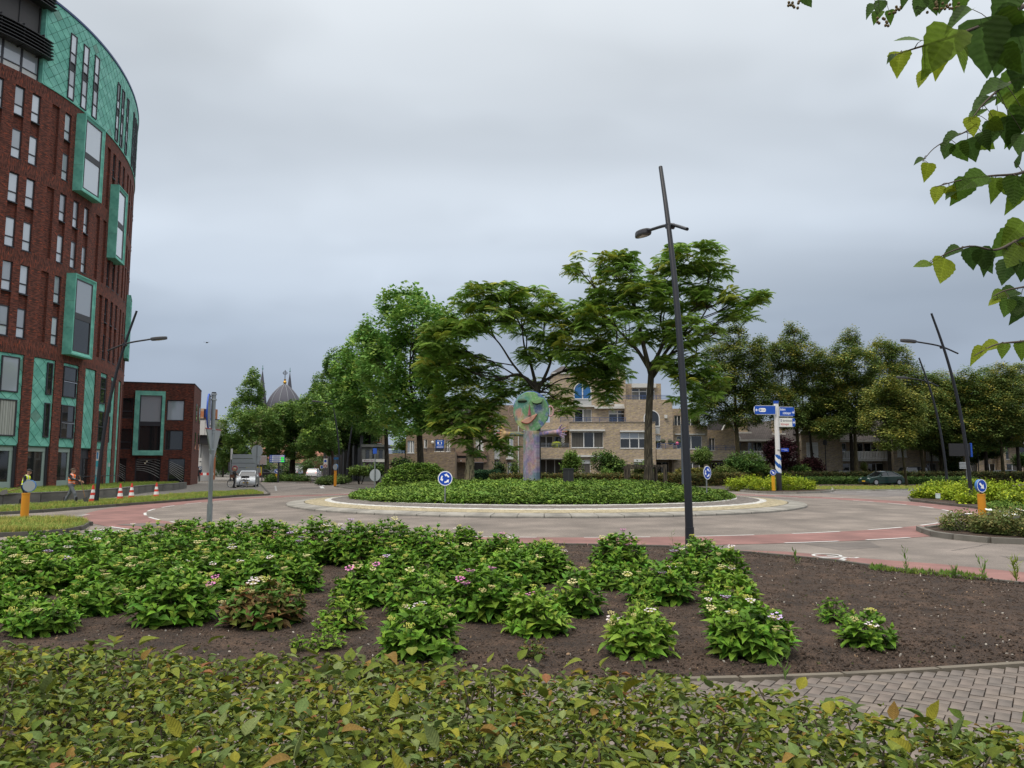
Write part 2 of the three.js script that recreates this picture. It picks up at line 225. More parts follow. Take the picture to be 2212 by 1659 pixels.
const LISL = [[-13.5, -23.5], [-13.8, -24.9], [-14.6, -26.7], [-16, -28.1], [-17.2, -28.4], [-18.6, -27.6], [-27, -23.2], [-33, -20], [-33, -17], [-22, -19.4], [-14.8, -22.1], [-14, -22.6]];
const RISL = [[12.15, -22.4], [12.6, -23.9], [13.3, -24.5], [14.8, -25.8], [20, -31], [24, -29.4], [45, -22], [45, -17], [20, -19], [13.4, -20.1], [12.55, -20.6], [12.2, -21.5]];
const RVER = [[24.8, -48.2], [23.2, -44.8], [22.6, -41], [22.2, -37.2], [21.3, -33], [22, -31.9], [26, -30.6], [50, -24.5], [90, -18], [90, -78], [48, -63], [35, -56], [26.2, -50.6]];
const MEDI = [[18.2, -61.4], [18.7, -58.4], [19.4, -57.3], [21, -57.1], [23.6, -59], [25.5, -61.5], [29, -70], [27.5, -71.6], [23, -68.8]];
const BACK = (() => { const l = [[90, -100], [60, -83], [42, -70.6], [36, -66.6], [30, -63.7], [25, -64.6], [23.5, -66]]; for (let a = 2.35; a < 3.6; a += 0.12) { const p = pol(23 + Math.max(0, a - 3.2) * 6, a); if (p.z < -61) l.push([p.x, p.z]); } l.push([-13, -66], [-17.6, -77], [-19.2, -87], [-27, -106], [-44, -150], [-70, -215], [200, -215], [200, -100]); return l; })();
const FMED = [[-30.5, -99], [-24.8, -92.8], [-23.8, -93.5], [-26, -100.5], [-34, -121], [-37, -120]];
struct('soil_bed', sheet(BED, 0.06, 0.1), M.soil);
{ // raked surface with hollows and low ridges
const q = [], c = 0.16, inn = (x, z) => inPoly(BED, x, z) && inPoly(BED, x + 0.3, z) && inPoly(BED, x - 0.3, z) && inPoly(BED, x, z + 0.3) && inPoly(BED, x, z - 0.3), H = new Map(), fade = (x, z) => { let k = 0; for (const d of [0.3, 0.55, 0.8, 1.05]) { if (![[d, 0], [-d, 0], [0, d], [0, -d]].every(([a, b]) => inPoly(BED, x + a, z + b))) break; k += 0.25; } return k; }, hgt = (i, j) => { const k = i * 4096 + j; if (!H.has(k)) { const x = -14 + i * c, z = -20 + j * c; H.set(k, inPoly(BED, x, z) ? 0.0625 + fade(x, z) * (0.085 * Math.max(0, fbm(x * 0.9 + 50, z * 0.9 + 50, 0, 12, 4) - 0.34) + 0.03 * fbm(x * 4 + 9, z * 4 + 9, 0, 4, 2)) : null); } return H.get(k); };
const P = (i, j) => V(-14 + i * c, hgt(i, j), -20 + j * c); for (let i = 0; i < 165; i++) for (let j = 0; j < 92; j++) if ([[0, 0], [1, 0], [0, 1], [1, 1]].every(([a, b]) => hgt(i + a, j + b) !== null)) q.push([P(i, j), P(i, j + 1), P(i + 1, j + 1), P(i + 1, j)]);
const g = quads(q, q.map((k) => k.map((p) => [p.x, -p.z]))); g.deleteAttribute('normal'); const N = [], e = 0.1, f = (x, z) => 0.085 * Math.max(0, fbm(x * 0.9 + 50, z * 0.9 + 50, 0, 12, 4) - 0.34) + 0.03 * fbm(x * 4 + 9, z * 4 + 9, 0, 4, 2), A = g.attributes.position; for (let i = 0; i < A.count; i++) { const x = A.getX(i), z = A.getZ(i), n = V(f(x - e, z) - f(x + e, z), 2 * e, f(x, z - e) - f(x, z + e)).normalize(); N.push(n.x, n.y, n.z); } g.setAttribute('normal', new THREE.Float32BufferAttribute(N, 3)); struct('soil_surface', g, M.soil); }
const soilY = (x, z) => 0.064 + 0.085 * Math.max(0, fbm(x * 0.9 + 50, z * 0.9 + 50, 0, 12, 4) - 0.34) + 0.03 * fbm(x * 4 + 9, z * 4 + 9, 0, 4, 2);
struct('pavement_left', sheet(LEFT, 0.1, 0.14), M.pavegrey);
struct('ground_back', sheet(BACK, 0.1, 0.14), std([0.36, 0.33, 0.3], 0.95, { map: M.pavegrey.map }));
struct('verge_right', sheet(RVER, 0.1, 0.14), M.soil);
struct('traffic_island_left', sheet(LISL, 0.1, 0.14), M.grass);
struct('traffic_island_right', sheet(RISL, 0.1, 0.14), M.soil);
struct('traffic_island_back', sheet(MEDI, 0.1, 0.14), M.soil);
struct('traffic_island_far', sheet(FMED, 0.1, 0.14), M.soil);
const VERGE = [[-90, -16], [-34, -26.7], [-24, -30.6], [-21.5, -32.3], [-20.7, -34.1], [-20.2, -38], [-19.2, -43.8], [-18.4, -51.1], [-17.3, -53.8], [-20.6, -61.4], [-22.4, -55.4], [-22.9, -50], [-22.7, -44.6], [-23.6, -40.3], [-24.2, -36.2], [-34, -29], [-90, -20]];
struct('grass_verge', sheet(VERGE, 0.115), M.grass);
const BVERGE = [[24.4, -66.4], [25.2, -65], [30, -64], [36, -66.9], [42, -71], [60, -83.4], [60, -86], [44, -76], [36, -74.2], [24, -74.2]];
struct('grass_verge', sheet(BVERGE, 0.115), M.grass);
function kerb(pts, closed, len = 1, w = 0.16, top = 0.13, mat = M.kerb, name = 'kerb', seed = 1) {
const g = new THREE.Group(), R = rng(seed); g.name = numbered(name); g.userData.kind = 'structure'; scene.add(g);
const P = pts.map(([x, z]) => V(x, 0, z)); if (closed) P.push(P[0].clone());
const curve = new THREE.CatmullRomCurve3(P, false, 'catmullrom', 0.15), L = curve.getLength(), n = Math.max(1, Math.round(L / len));
const geos = [0, 1, 2].map((k) => { const b = new THREE.BoxGeometry(L / n - 0.012, top + 0.06, w); const p = b.attributes.position; for (let i = 0; i < p.count; i++) if (p.getY(i) > 0) { p.setX(i, p.getX(i) * 0.985); p.setZ(i, p.getZ(i) * (0.88 - 0.03 * k)); } b.computeVertexNormals(); const uv = b.attributes.uv; for (let i = 0; i < uv.count; i++) uv.setXY(i, uv.getX(i) * L / n + k * 0.37, uv.getY(i) * 0.2 + k * 0.3); return b; });
for (let i = 0; i < n; i++) { const a = curve.getPointAt((i + 0.5) / n), t = curve.getTangentAt((i + 0.5) / n), m = part('kerb_stone', geos[i % 3], mat, g); m.position.set(a.x, (top - 0.06) / 2 + (R() - 0.5) * 0.008, a.z); m.rotation.y = Math.atan2(-t.z, t.x) + (R() - 0.5) * 0.012; }
return g;
}
kerb(BED.slice(0, 12).concat([[-16, -12.5], [-26, -8]]), false, 1, 0.12, 0.1, M.kerbdark, 'kerb', 3);
kerb(LEFT.slice(0, 11).concat([[-33, -100]]), false, 1, 0.16, 0.13, M.kerbdark, 'kerb', 4);
kerb(LISL, true, 1, 0.15, 0.13, M.kerbdark, 'kerb', 5); kerb(RISL, true, 1, 0.18, 0.15, M.kerbmid, 'kerb', 6);
kerb(RVER.slice(0, 8), false, 1, 0.16, 0.13, M.kerbdark, 'kerb', 7); kerb([RVER[0], RVER[12], RVER[11], RVER[10]], false, 1, 0.16, 0.13, M.kerb, 'kerb', 8);
kerb(MEDI, true, 1, 0.18, 0.15, M.kerb, 'kerb', 9); kerb(BACK.slice(1, 7), false, 1, 0.16, 0.13, M.kerb, 'kerb', 10); kerb([[-13, -66], [-17.6, -77], [-19.2, -87], [-27, -106]], false, 1, 0.16, 0.13, M.kerb, 'kerb', 11); kerb(FMED, true, 1, 0.16, 0.13, M.kerb, 'kerb', 12);
{ const q = [], strip = (a, b, w, y = 0.017) => { const d = V(b[0] - a[0], 0, b[1] - a[1]).normalize(), s = V(-d.z, 0, d.x).multiplyScalar(w / 2), A = V(a[0], y, a[1]), B = V(b[0], y, b[1]); q.push([A.clone().add(s), B.clone().add(s), B.clone().sub(s), A.clone().sub(s)]); };
const arc = (r, a0, a1, w, y) => { const n = 4; for (let i = 0; i < n; i++) { const a = mix(a0, a1, i / n), b = mix(a0, a1, (i + 1) / n); q.push([pol(r + w / 2, a, y), pol(r + w / 2, b, y), pol(r - w / 2, b, y), pol(r - w / 2, a, y)]); } };
for (let i = 0; i < 37; i++) { const a = i * 2 * PI / 37 + 0.02; arc(ringR, a, a + 1.9 / ringR, 0.11, 0.0165); }
for (const [a0, a1] of [[0.26, 0.56], [1.98, 2.3], [-2.75, -2.45], [-0.78, -0.5]]) for (let a = a0; a < a1; a += 0.125) arc(21.35, a, a + 1.7 / 21.35, 0.12, 0.0155);
for (const [a, b] of [[[610, 382], [740, 372]], [[700, 392], [815, 383]], [[497, 318], [516, 292]], [[545, 278], [600, 272]]]) { const c = ([x, y]) => { const p = gr(x / 1.7015 / 1.8517, (1900 + y / 1.7015) / 1.8517); return [p.x, p.z]; }; strip(c(a), c(b), 0.2); }
for (let k = 0; k < 12; k++) { const a = [26 + k * 3.2, -58.3 - k * 1.65], b = [27.4 + k * 3.2, -59.0 - k * 1.65]; strip(a, b, 0.12); strip([a[0] - 1.6, a[1] - 1.9], [b[0] - 1.6, b[1] - 1.9], 0.12); }
strip([23.7, -60.6], [25.3, -64], 0.35); strip([26.8, -63.1], [34, -64.6], 0.3);
strip([-17.4, -71], [-19.3, -78], 0.35); strip([-19.5, -80], [-21.5, -86.5], 0.3); strip([-16.4, -57.4], [-14.2, -57.9], 0.14); strip([-12.8, -57.8], [-10.8, -58.2], 0.14);
for (let k = 0; k < 7; k++) strip([-19.5 - k * 0.75, -64 - k * 2.4], [-20 - k * 0.75, -65.3 - k * 2.4], 0.14);
for (let k = 0; k < 5; k++) { strip([-26 - k * 1.3, -93 - 0.6 * k], [-26.8 - k * 1.3, -93.4 - 0.6 * k], 0.5); strip([-27 - k * 1.5, -88 - 0.2 * k], [-27.9 - k * 1.5, -88.2 - 0.2 * k], 0.3); }
strip([-22.6, -53], [-21, -62], 0.2); strip([-22, -43.2], [-22, -43.3], 0.02);
const marks = quads(q.map((k) => { const n = V().crossVectors(V().subVectors(k[1], k[0]), V().subVectors(k[2], k[0])); return n.y < 0 ? k.slice().reverse() : k; }));
const bk = [], O = V(6.75, 0, -17.1), dx = V(0.62, 0, -0.78).normalize().multiplyScalar(1.05), dy = V(-0.78, 0, -0.62).normalize().multiplyScalar(-0.9), pt = (x, y) => O.clone().addScaledVector(dx, x).addScaledVector(dy, y).setY(0.0185);
const bar = (a, b, w = 0.07) => { const A = pt(...a), B = pt(...b), d = V().subVectors(B, A).normalize(), s = V(-d.z, 0, d.x).multiplyScalar(w / 2); bk.push([A.clone().add(s), B.clone().add(s), B.clone().sub(s), A.clone().sub(s)]); };
for (const cx of [-0.5, 0.5]) for (let i = 0; i < 16; i++) { const a = i / 16 * 2 * PI, b = (i + 1) / 16 * 2 * PI; bar([cx + 0.32 * Math.cos(a), 0.32 * Math.sin(a)], [cx + 0.32 * Math.cos(b), 0.32 * Math.sin(b)]); }
bar([-0.5, 0], [-0.15, 0.55]); bar([-0.15, 0.5], [0.38, 0.5]); bar([0.5, 0], [0.35, 0.7]); bar([-0.15, 0.5], [0, 0]); bar([0, 0], [0.38, 0.5]); bar([0.35, 0.7], [0.55, 0.72]); bar([-0.3, 0.6], [0, 0.6]); bar([-0.5, 0], [0, 0]);
struct('road_marking', merge([marks, quads(bk.map((k) => { const n = V().crossVectors(V().subVectors(k[1], k[0]), V().subVectors(k[2], k[0])); return n.y < 0 ? k.slice().reverse() : k; }))]), M.white);
}
const apronH = (r) => mix(0.47, 0.235, clamp((r - 9.4) / 3.7));
{ const g = new THREE.Group(); g.name = 'apron'; g.userData.kind = 'structure'; scene.add(g); const R = rng(71);
part('apron_base', ring(9.0, 12.3, apronH(9.4) - 0.03, apronH(12.3) - 0.035), M.kerbdark, g);
const n = 84, blocks = [0, 1, 2].map((k) => { const b = [], a = PI / n - 0.0009, r0 = 12.26, r1 = 13.1 - k * 0.004, P = (r, t, y) => V(r * Math.sin(t), y, r * Math.cos(t)), hi = apronH(r0), lo = apronH(r1);
const q = [[P(r1 - 0.03, -a, lo), P(r1 - 0.03, a, lo), P(r0, a, hi), P(r0, -a, hi)], [P(r1, -a, lo - 0.03), P(r1, a, lo - 0.03), P(r1 - 0.03, a, lo), P(r1 - 0.03, -a, lo)], [P(r1, -a, 0.05), P(r1, a, 0.05), P(r1, a, lo - 0.03), P(r1, -a, lo - 0.03)], [P(r0, -a, 0.05), P(r1, -a, 0.05), P(r1 - 0.03, -a, lo), P(r0, -a, hi)], [P(r1, a, 0.05), P(r0, a, 0.05), P(r0, a, hi), P(r1 - 0.03, a, lo)]];
const m = quads(q, q.map((w) => w.map((p) => [p.x + k * 0.7, -p.z + p.y + k * 0.3]))); return m; });
const tones = [0.78, 0.72, 0.84, 0.75].map((k) => std([k, k * 0.985, k * 0.95], 0.9, { map: M.concrete.map }));
for (let i = 0; i < n; i++) { const b = part('kerb_block', blocks[i % 3], tones[Math.floor(R() * 4)], g); b.position.set(CX, (R() - 0.5) * 0.008, CZ); b.rotation.y = i * 2 * PI / n; }
const list = [], col = new THREE.Color(), q = new THREE.Quaternion();
for (let r = 9.3; r < 12.2; r += 0.106) {
const white = (r > 9.62 && r < 9.86) || (r > 10.98 && r < 11.22), dark = !white && r < 11.22, m = Math.floor(2 * PI * r / 0.213), o = R();
for (let i = 0; i < m; i++) { const a = (i + o) * 2 * PI / m; if (Math.cos(a) < -0.55) continue; const k = 0.82 + R() * 0.36;
const c = white ? (R() < 0.03 ? [0.3, 0.3, 0.28] : [0.56 * k ** 0.6, 0.55 * k ** 0.6, 0.52 * k ** 0.6]) : dark ? [0.17 * k, 0.15 * k, 0.135 * k] : [0.37 * k, 0.315 * k, 0.205 * k];
list.push({ p: pol(r, a, apronH(r) + (R() - 0.5) * 0.008), q: new THREE.Quaternion().setFromEuler(new THREE.Euler(Math.atan(0.0635), a, 0, 'YXZ')), s: 1, c: new THREE.Color(...c) }); }
}
const b = new THREE.BoxGeometry(0.205, 0.06, 0.099); b.translate(0, -0.025, 0);
scatter('paving_brick', b, std([1, 1, 1], 0.9), list, g);
}
const moundH = (x, z) => { const r = Math.hypot(x - CX, z - CZ); let h = 0.45 + 0.42 * sstep(9.9, 4.5, r) + 0.12 * (fbm(x * 0.5 + 30, z * 0.5 + 80, 0, 5, 3) - 0.5); h += 1.3 * Math.exp(-((((x + 5.9) / 2.1) ** 2 + ((z + 45.2) / 1.8) ** 2) ** 2) * 0.8); return h; };
const ivyEdge = (a) => 9.45 + 0.55 * Math.max(0, -Math.sin(a)) + 0.25 * Math.max(0, Math.sin(a)) + 0.5 * (fbm(Math.cos(a) * 5 + 20, Math.sin(a) * 5 + 20, 0, 8, 3) - 0.5);
{ const q = [], n = 96, m = 14; for (let i = 0; i < n; i++) for (let j = 0; j < m; j++) { const a = i / n * 2 * PI, b = (i + 1) / n * 2 * PI, P = (t, k) => { const r = k / m * 9.4, p = pol(r, t); p.y = moundH(p.x, p.z) - (k === m ? 0.1 : 0); return p; }; q.push([P(a, j + 1), P(b, j + 1), P(b, j), P(a, j)]); }
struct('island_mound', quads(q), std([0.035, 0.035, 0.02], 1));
const leaf = merge([0, 1, 2, 3, 4, 5].map((k) => { const R = rng(k + 4), g = leafGeo(0.09, 0.09, 0.15, 0.3, [[0, 0.7], [0.4, 1], [1, 0.03]]); return moved(g, (R() - 0.5) * 0.24, (R() - 0.3) * 0.1, (R() - 0.5) * 0.24, R() * 6.3, -0.6 - R() * 1.0, (R() - 0.5)); }));
const R = rng(90), list = [];
for (let i = 0; i < 60000; i++) { const a = R() * 2 * PI, edge = ivyEdge(a), r = Math.sqrt(R()) * edge, p = pol(r, a); if (Math.cos(a) < -0.6 && r > 5 && R() < 0.5) continue; const near = sstep(edge - 0.9, edge, r);
const lump = fbm(p.x * 1.3 + 50, p.z * 1.3 + 90, 0, 3, 3); p.y = mix(moundH(p.x, p.z) + 0.3, apronH(r) + 0.05, near ** 2) - R() * 0.3 * (1 - near) + 0.18 * (lump - 0.5) + (R() < 0.03 ? 0.12 : 0); p.y = Math.max(p.y, apronH(r) + 0.03);
const pat = fbm(p.x * 0.55 + 7, p.z * 0.55 + 3, 0, 9, 4), k = (0.5 + R() * 0.65) * (0.55 + 0.75 * pat) * (1 - 0.22 * sstep(2, 9, p.x)), y = R(); list.push({ p, e: [(R() - 0.5) * 0.6 + 0.25 * near, R() * 6.3, (R() - 0.5) * 0.6], s: 0.7 + R() * 0.5, c: new THREE.Color((0.15 + 0.15 * y * y + 0.02 * lump) * k, (0.29 + 0.15 * y * y) * k, (0.055 + 0.015 * y) * k) }); }
tag(scatter('ivy', leaf, LEAFMAT([1, 1, 1], 0.25, 0.6), list, scene), 'dense green ivy covering the mound of the roundabout island', 'ivy');
}
{ const tuft = merge([0, 1, 2, 3, 4].map((k) => { const R = rng(k + 40); const g = leafGeo(0.11 + 0.05 * R(), 0.012, 0.1, 0.5 + R(), [[0, 1], [0.6, 0.8], [1, 0.05]]); return moved(g, (R() - 0.5) * 0.07, 0, (R() - 0.5) * 0.07, R() * 6.3, 0.2 + R() * 0.4, 0); })), R = rng(12), list = [];
const fill = (poly, y, n, x0, x1, z0, z1, dry = 0.3, sc = 1) => { for (let i = 0; i < n; i++) { const x = mix(x0, x1, R()), z = mix(z0, z1, R()); if (!inPoly(poly, x, z)) continue; const k = 0.7 + R() * 0.6, d = R() < dry ? 1 : 0, pat = fbm(x * 0.8, z * 0.8, 0, 4, 3); list.push({ p: V(x, y, z), e: [0, R() * 6.3, 0], s: V(1.3, (0.3 + R() * 0.6) * sc * (0.5 + pat), 1.3), c: new THREE.Color((0.22 + 0.16 * d + 0.1 * (pat - 0.4)) * k, (0.32 + 0.04 * d) * k, (0.07 + 0.03 * d) * k) }); } };
fill(VERGE, 0.115, 26000, -27, -17, -62, -30); fill(LISL, 0.1, 12000, -22, -13.4, -28.5, -20, 0.55, 1.1); fill(BVERGE, 0.115, 9000, 24, 50, -80, -63.5, 0.6);
const LAWN = [[-33, -25.5], [-25.5, -39.4], [-25.1, -41.6], [-25.7, -48.6], [-27.5, -57.2], [-27.8, -62.8], [-29.1, -67.5], [-33, -68], [-34, -62], [-46, -40]];
struct('lawn', sheet(LAWN, 0.58), M.grass); fill(LAWN, 0.58, 30000, -38, -25, -68, -30, 0.15);
for (const [P, n] of [[BED.slice(0, 8), 60], [LISL.slice(0, 5), 200]]) for (let i = 0; i < n; i++) { const k = Math.floor(R() * (P.length - 1)), t = R(); list.push({ p: V(mix(P[k][0], P[k + 1][0], t) + (R() - 0.5) * 0.12, 0.02, mix(P[k][1], P[k + 1][1], t) + (R() - 0.5) * 0.12), e: [0, R() * 6.3, 0], s: 0.3 + R() * 0.7, c: new THREE.Color(0.2, 0.25, 0.07) }); }
tag(scatter('grass', tuft, LEAFMAT([1, 1, 1], 0.2, 0.9), list, scene), 'short mown grass with dry patches on the verges', 'grass');
}
{ const g = new THREE.Group(); g.name = 'pavement'; g.userData.kind = 'structure'; scene.add(g); const R = rng(33);
const PAV = [[-26, -4.9], [-12, -5.95], [2.4, -7.2], [5.1, -7.7], [9, -8.4], [15, -9.3], [15, 8], [-26, 8]];
part('bedding', sheet(PAV, 0.055, 0.1), M.soil, g);
const L = 0.208, B = 0.104, bevel = (() => { const b = new THREE.BoxGeometry(L - 0.005, 0.06, B - 0.005), p = b.attributes.position; for (let i = 0; i < p.count; i++) if (p.getY(i) > 0) { p.setX(i, p.getX(i) * 0.975); p.setZ(i, p.getZ(i) * 0.95); } b.computeVertexNormals(); return b; })();
const t = speckle(256, 29, 0.78, 1, 0.5, [1, 1, 1], 0.2); t.repeat.set(0.3, 0.3);
const tones = [[0.195, 0.16, 0.135], [0.175, 0.147, 0.126], [0.21, 0.172, 0.143], [0.187, 0.152, 0.13], [0.165, 0.14, 0.122]].map((c) => std(c, 0.88, { map: t }));
const rest = [], cand = [], rot = 0.78 + 0.18, c0 = Math.cos(rot), s0 = Math.sin(rot), at0 = (x, z) => [2 + x * c0 + z * s0, -5.5 - x * s0 + z * c0];
for (let n = -90; n < 90; n++) for (let m = -40; m < 40; m++) {
const ax = (n + 4 * m) * B, az = n * B;
for (const [x, z, ry] of [[ax + B, az + B / 2, 0], [ax + 2.5 * B, az, PI / 2]]) { const [wx, wz] = at0(x, z); if (wx < -3 || wx > 6.6 || wz < -9 || wz > -1.6 || !inPoly(PAV, wx, wz)) continue;
cand.push({ x: wx, z: wz, ry: ry + rot, d: Math.hypot(wx - 3.4, (wz + 6.2) * 1.1) }); }
}
cand.sort((a, b) => a.d - b.d);
cand.forEach((c, i) => { if (i < 300) { const m = part('brick', bevel, tones[Math.floor(R() * 5)], g); m.position.set(c.x, 0.05 + (R() - 0.5) * 0.006, c.z); m.rotation.set((R() - 0.5) * 0.02, c.ry, (R() - 0.5) * 0.02); } else { const k = 0.85 + R() * 0.3; rest.push({ p: V(c.x, 0.05, c.z), e: [0, c.ry, 0], s: 1, c: new THREE.Color(0.187 * k, 0.154 * k, 0.13 * k) }); } });
scatter('brick_field', bevel, std([1, 1, 1], 0.88, { map: t }), rest, g);
const e = kerb([[-12, -6.0], [2.4, -7.25], [5.1, -7.75], [9, -8.45], [14, -9.2]], false, 1, 0.09, 0.1, std([0.5, 0.45, 0.38], 0.95, { map: M.concrete.map }), 'edging', 44); void e;
}
{ const clod = new THREE.IcosahedronGeometry(1, 0); const p = clod.attributes.position; for (let i = 0; i < p.count; i++) { const k = 0.75 + 0.5 * hash3(Math.round(p.getX(i) * 9), Math.round(p.getY(i) * 9), Math.round(p.getZ(i) * 9)); p.setXYZ(i, p.getX(i) * k, p.getY(i) * k * 0.7, p.getZ(i) * k); } clod.computeVertexNormals();
const R = rng(5), soil = [], peb = [];
for (let i = 0; i < 60000; i++) { const z = mix(-19.3, -5.8, R() ** 0.7), x = mix(-9, 10, R()); if (!inPoly(BED, x, z)) continue; const k = 0.7 + R() * 0.7, s = 0.006 + 0.016 * R() ** 3 + (R() < 0.012 ? 0.03 * R() : 0); soil.push({ p: V(x, soilY(x, z), z), e: [R() * 6, R() * 6, R() * 6], s, c: new THREE.Color(0.058 * k, 0.04 * k, 0.029 * k) }); }
for (let i = 0; i < 1500; i++) { const z = mix(-18, -6, R() ** 0.7), x = mix(-7, 9, R()); if (!inPoly(BED, x, z)) continue; const k = 0.5 + R() * 0.7; peb.push({ p: V(x, soilY(x, z) + 0.003, z), e: [R() * 6, R() * 6, R() * 6], s: V(0.006 + 0.016 * R() ** 2, 0.006, 0.006 + 0.012 * R()), c: R() < 0.55 ? new THREE.Color(0.48 * k, 0.44 * k, 0.38 * k) : new THREE.Color(0.3 * k, 0.2 * k, 0.12 * k) }); }
tag(scatter('soil_crumbs', clod, std([1, 1, 1], 1), soil, scene), 'loose crumbs of dark soil scattered over the bed', 'soil crumbs');
tag(scatter('pebbles', clod, std([1, 1, 1], 0.9), peb, scene), 'pale pebbles and wood chips strewn over the soil', 'pebbles');
}
const E = { x: -42.52, z: -61.43, a: 19.08, b: 9.77, ph: -1.93 };
const arcT = (() => { const n = 8000, s = [0]; for (let i = 1; i <= n; i++) { const t = (i - 0.5) / n * 2 * PI; s.push(s[i - 1] + Math.hypot(E.a * Math.sin(t), E.b * Math.cos(t)) * 2 * PI / n); } return { n, s }; })();
const thetaOf = (s) => { let lo = 0, hi = arcT.n; while (hi - lo > 1) { const m = (lo + hi) >> 1; if (arcT.s[m] <= s) lo = m; else hi = m; } return (lo + (s - arcT.s[lo]) / (arcT.s[hi] - arcT.s[lo])) / arcT.n * 2 * PI; };
const towerTotal = arcT.s[arcT.n];
function tw(s, y, out = 0) {   // point on the facade at arc length s, height y, and how far it stands out
const t = thetaOf(((s % towerTotal) + towerTotal) % towerTotal), c = Math.cos(E.ph), d = Math.sin(E.ph), x = E.a * Math.cos(t), z = E.b * Math.sin(t);
let nx = E.b * Math.cos(t), nz = E.a * Math.sin(t); const l = Math.hypot(nx, nz); nx /= l; nz /= l;
const X = x + nx * out, Z = z + nz * out; return V(E.x + X * c - Z * d, y, E.z + X * d + Z * c);
}
const twN = (s) => V().subVectors(tw(s, 0, 1), tw(s, 0, 0)).normalize();
function bent(s0, s1, y0, y1, o0, o1, step = 0.6) {
const n = Math.max(1, Math.round(Math.abs(s1 - s0) / step)), q = [], t = [], S = (i) => mix(s0, s1, i / n);
for (let i = 0; i < n; i++) { const a = S(i + 1), b = S(i); // a is left of b
q.push([tw(a, y0, o1), tw(b, y0, o1), tw(b, y1, o1), tw(a, y1, o1)]); t.push([[-a, y0], [-b, y0], [-b, y1], [-a, y1]]);
q.push([tw(a, y1, o1), tw(b, y1, o1), tw(b, y1, o0), tw(a, y1, o0)]); t.push([[-a, o1], [-b, o1], [-b, o0], [-a, o0]]);
q.push([tw(a, y0, o0), tw(b, y0, o0), tw(b, y0, o1), tw(a, y0, o1)]); t.push([[-a, o0], [-b, o0], [-b, o1], [-a, o1]]);
}
q.push([tw(s0, y0, o1), tw(s0, y0, o0), tw(s0, y1, o0), tw(s0, y1, o1)]); t.push([[o1, y0], [o0, y0], [o0, y1], [o1, y1]]);
q.push([tw(s1, y0, o0), tw(s1, y0, o1), tw(s1, y1, o1), tw(s1, y1, o0)]); t.push([[o0, y0], [o1, y0], [o1, y1], [o0, y1]]);
return quads(q, t);
}
const tower = thing('round_tower', 'tall curved tower of dark red brick with a green copper crown', 'building');
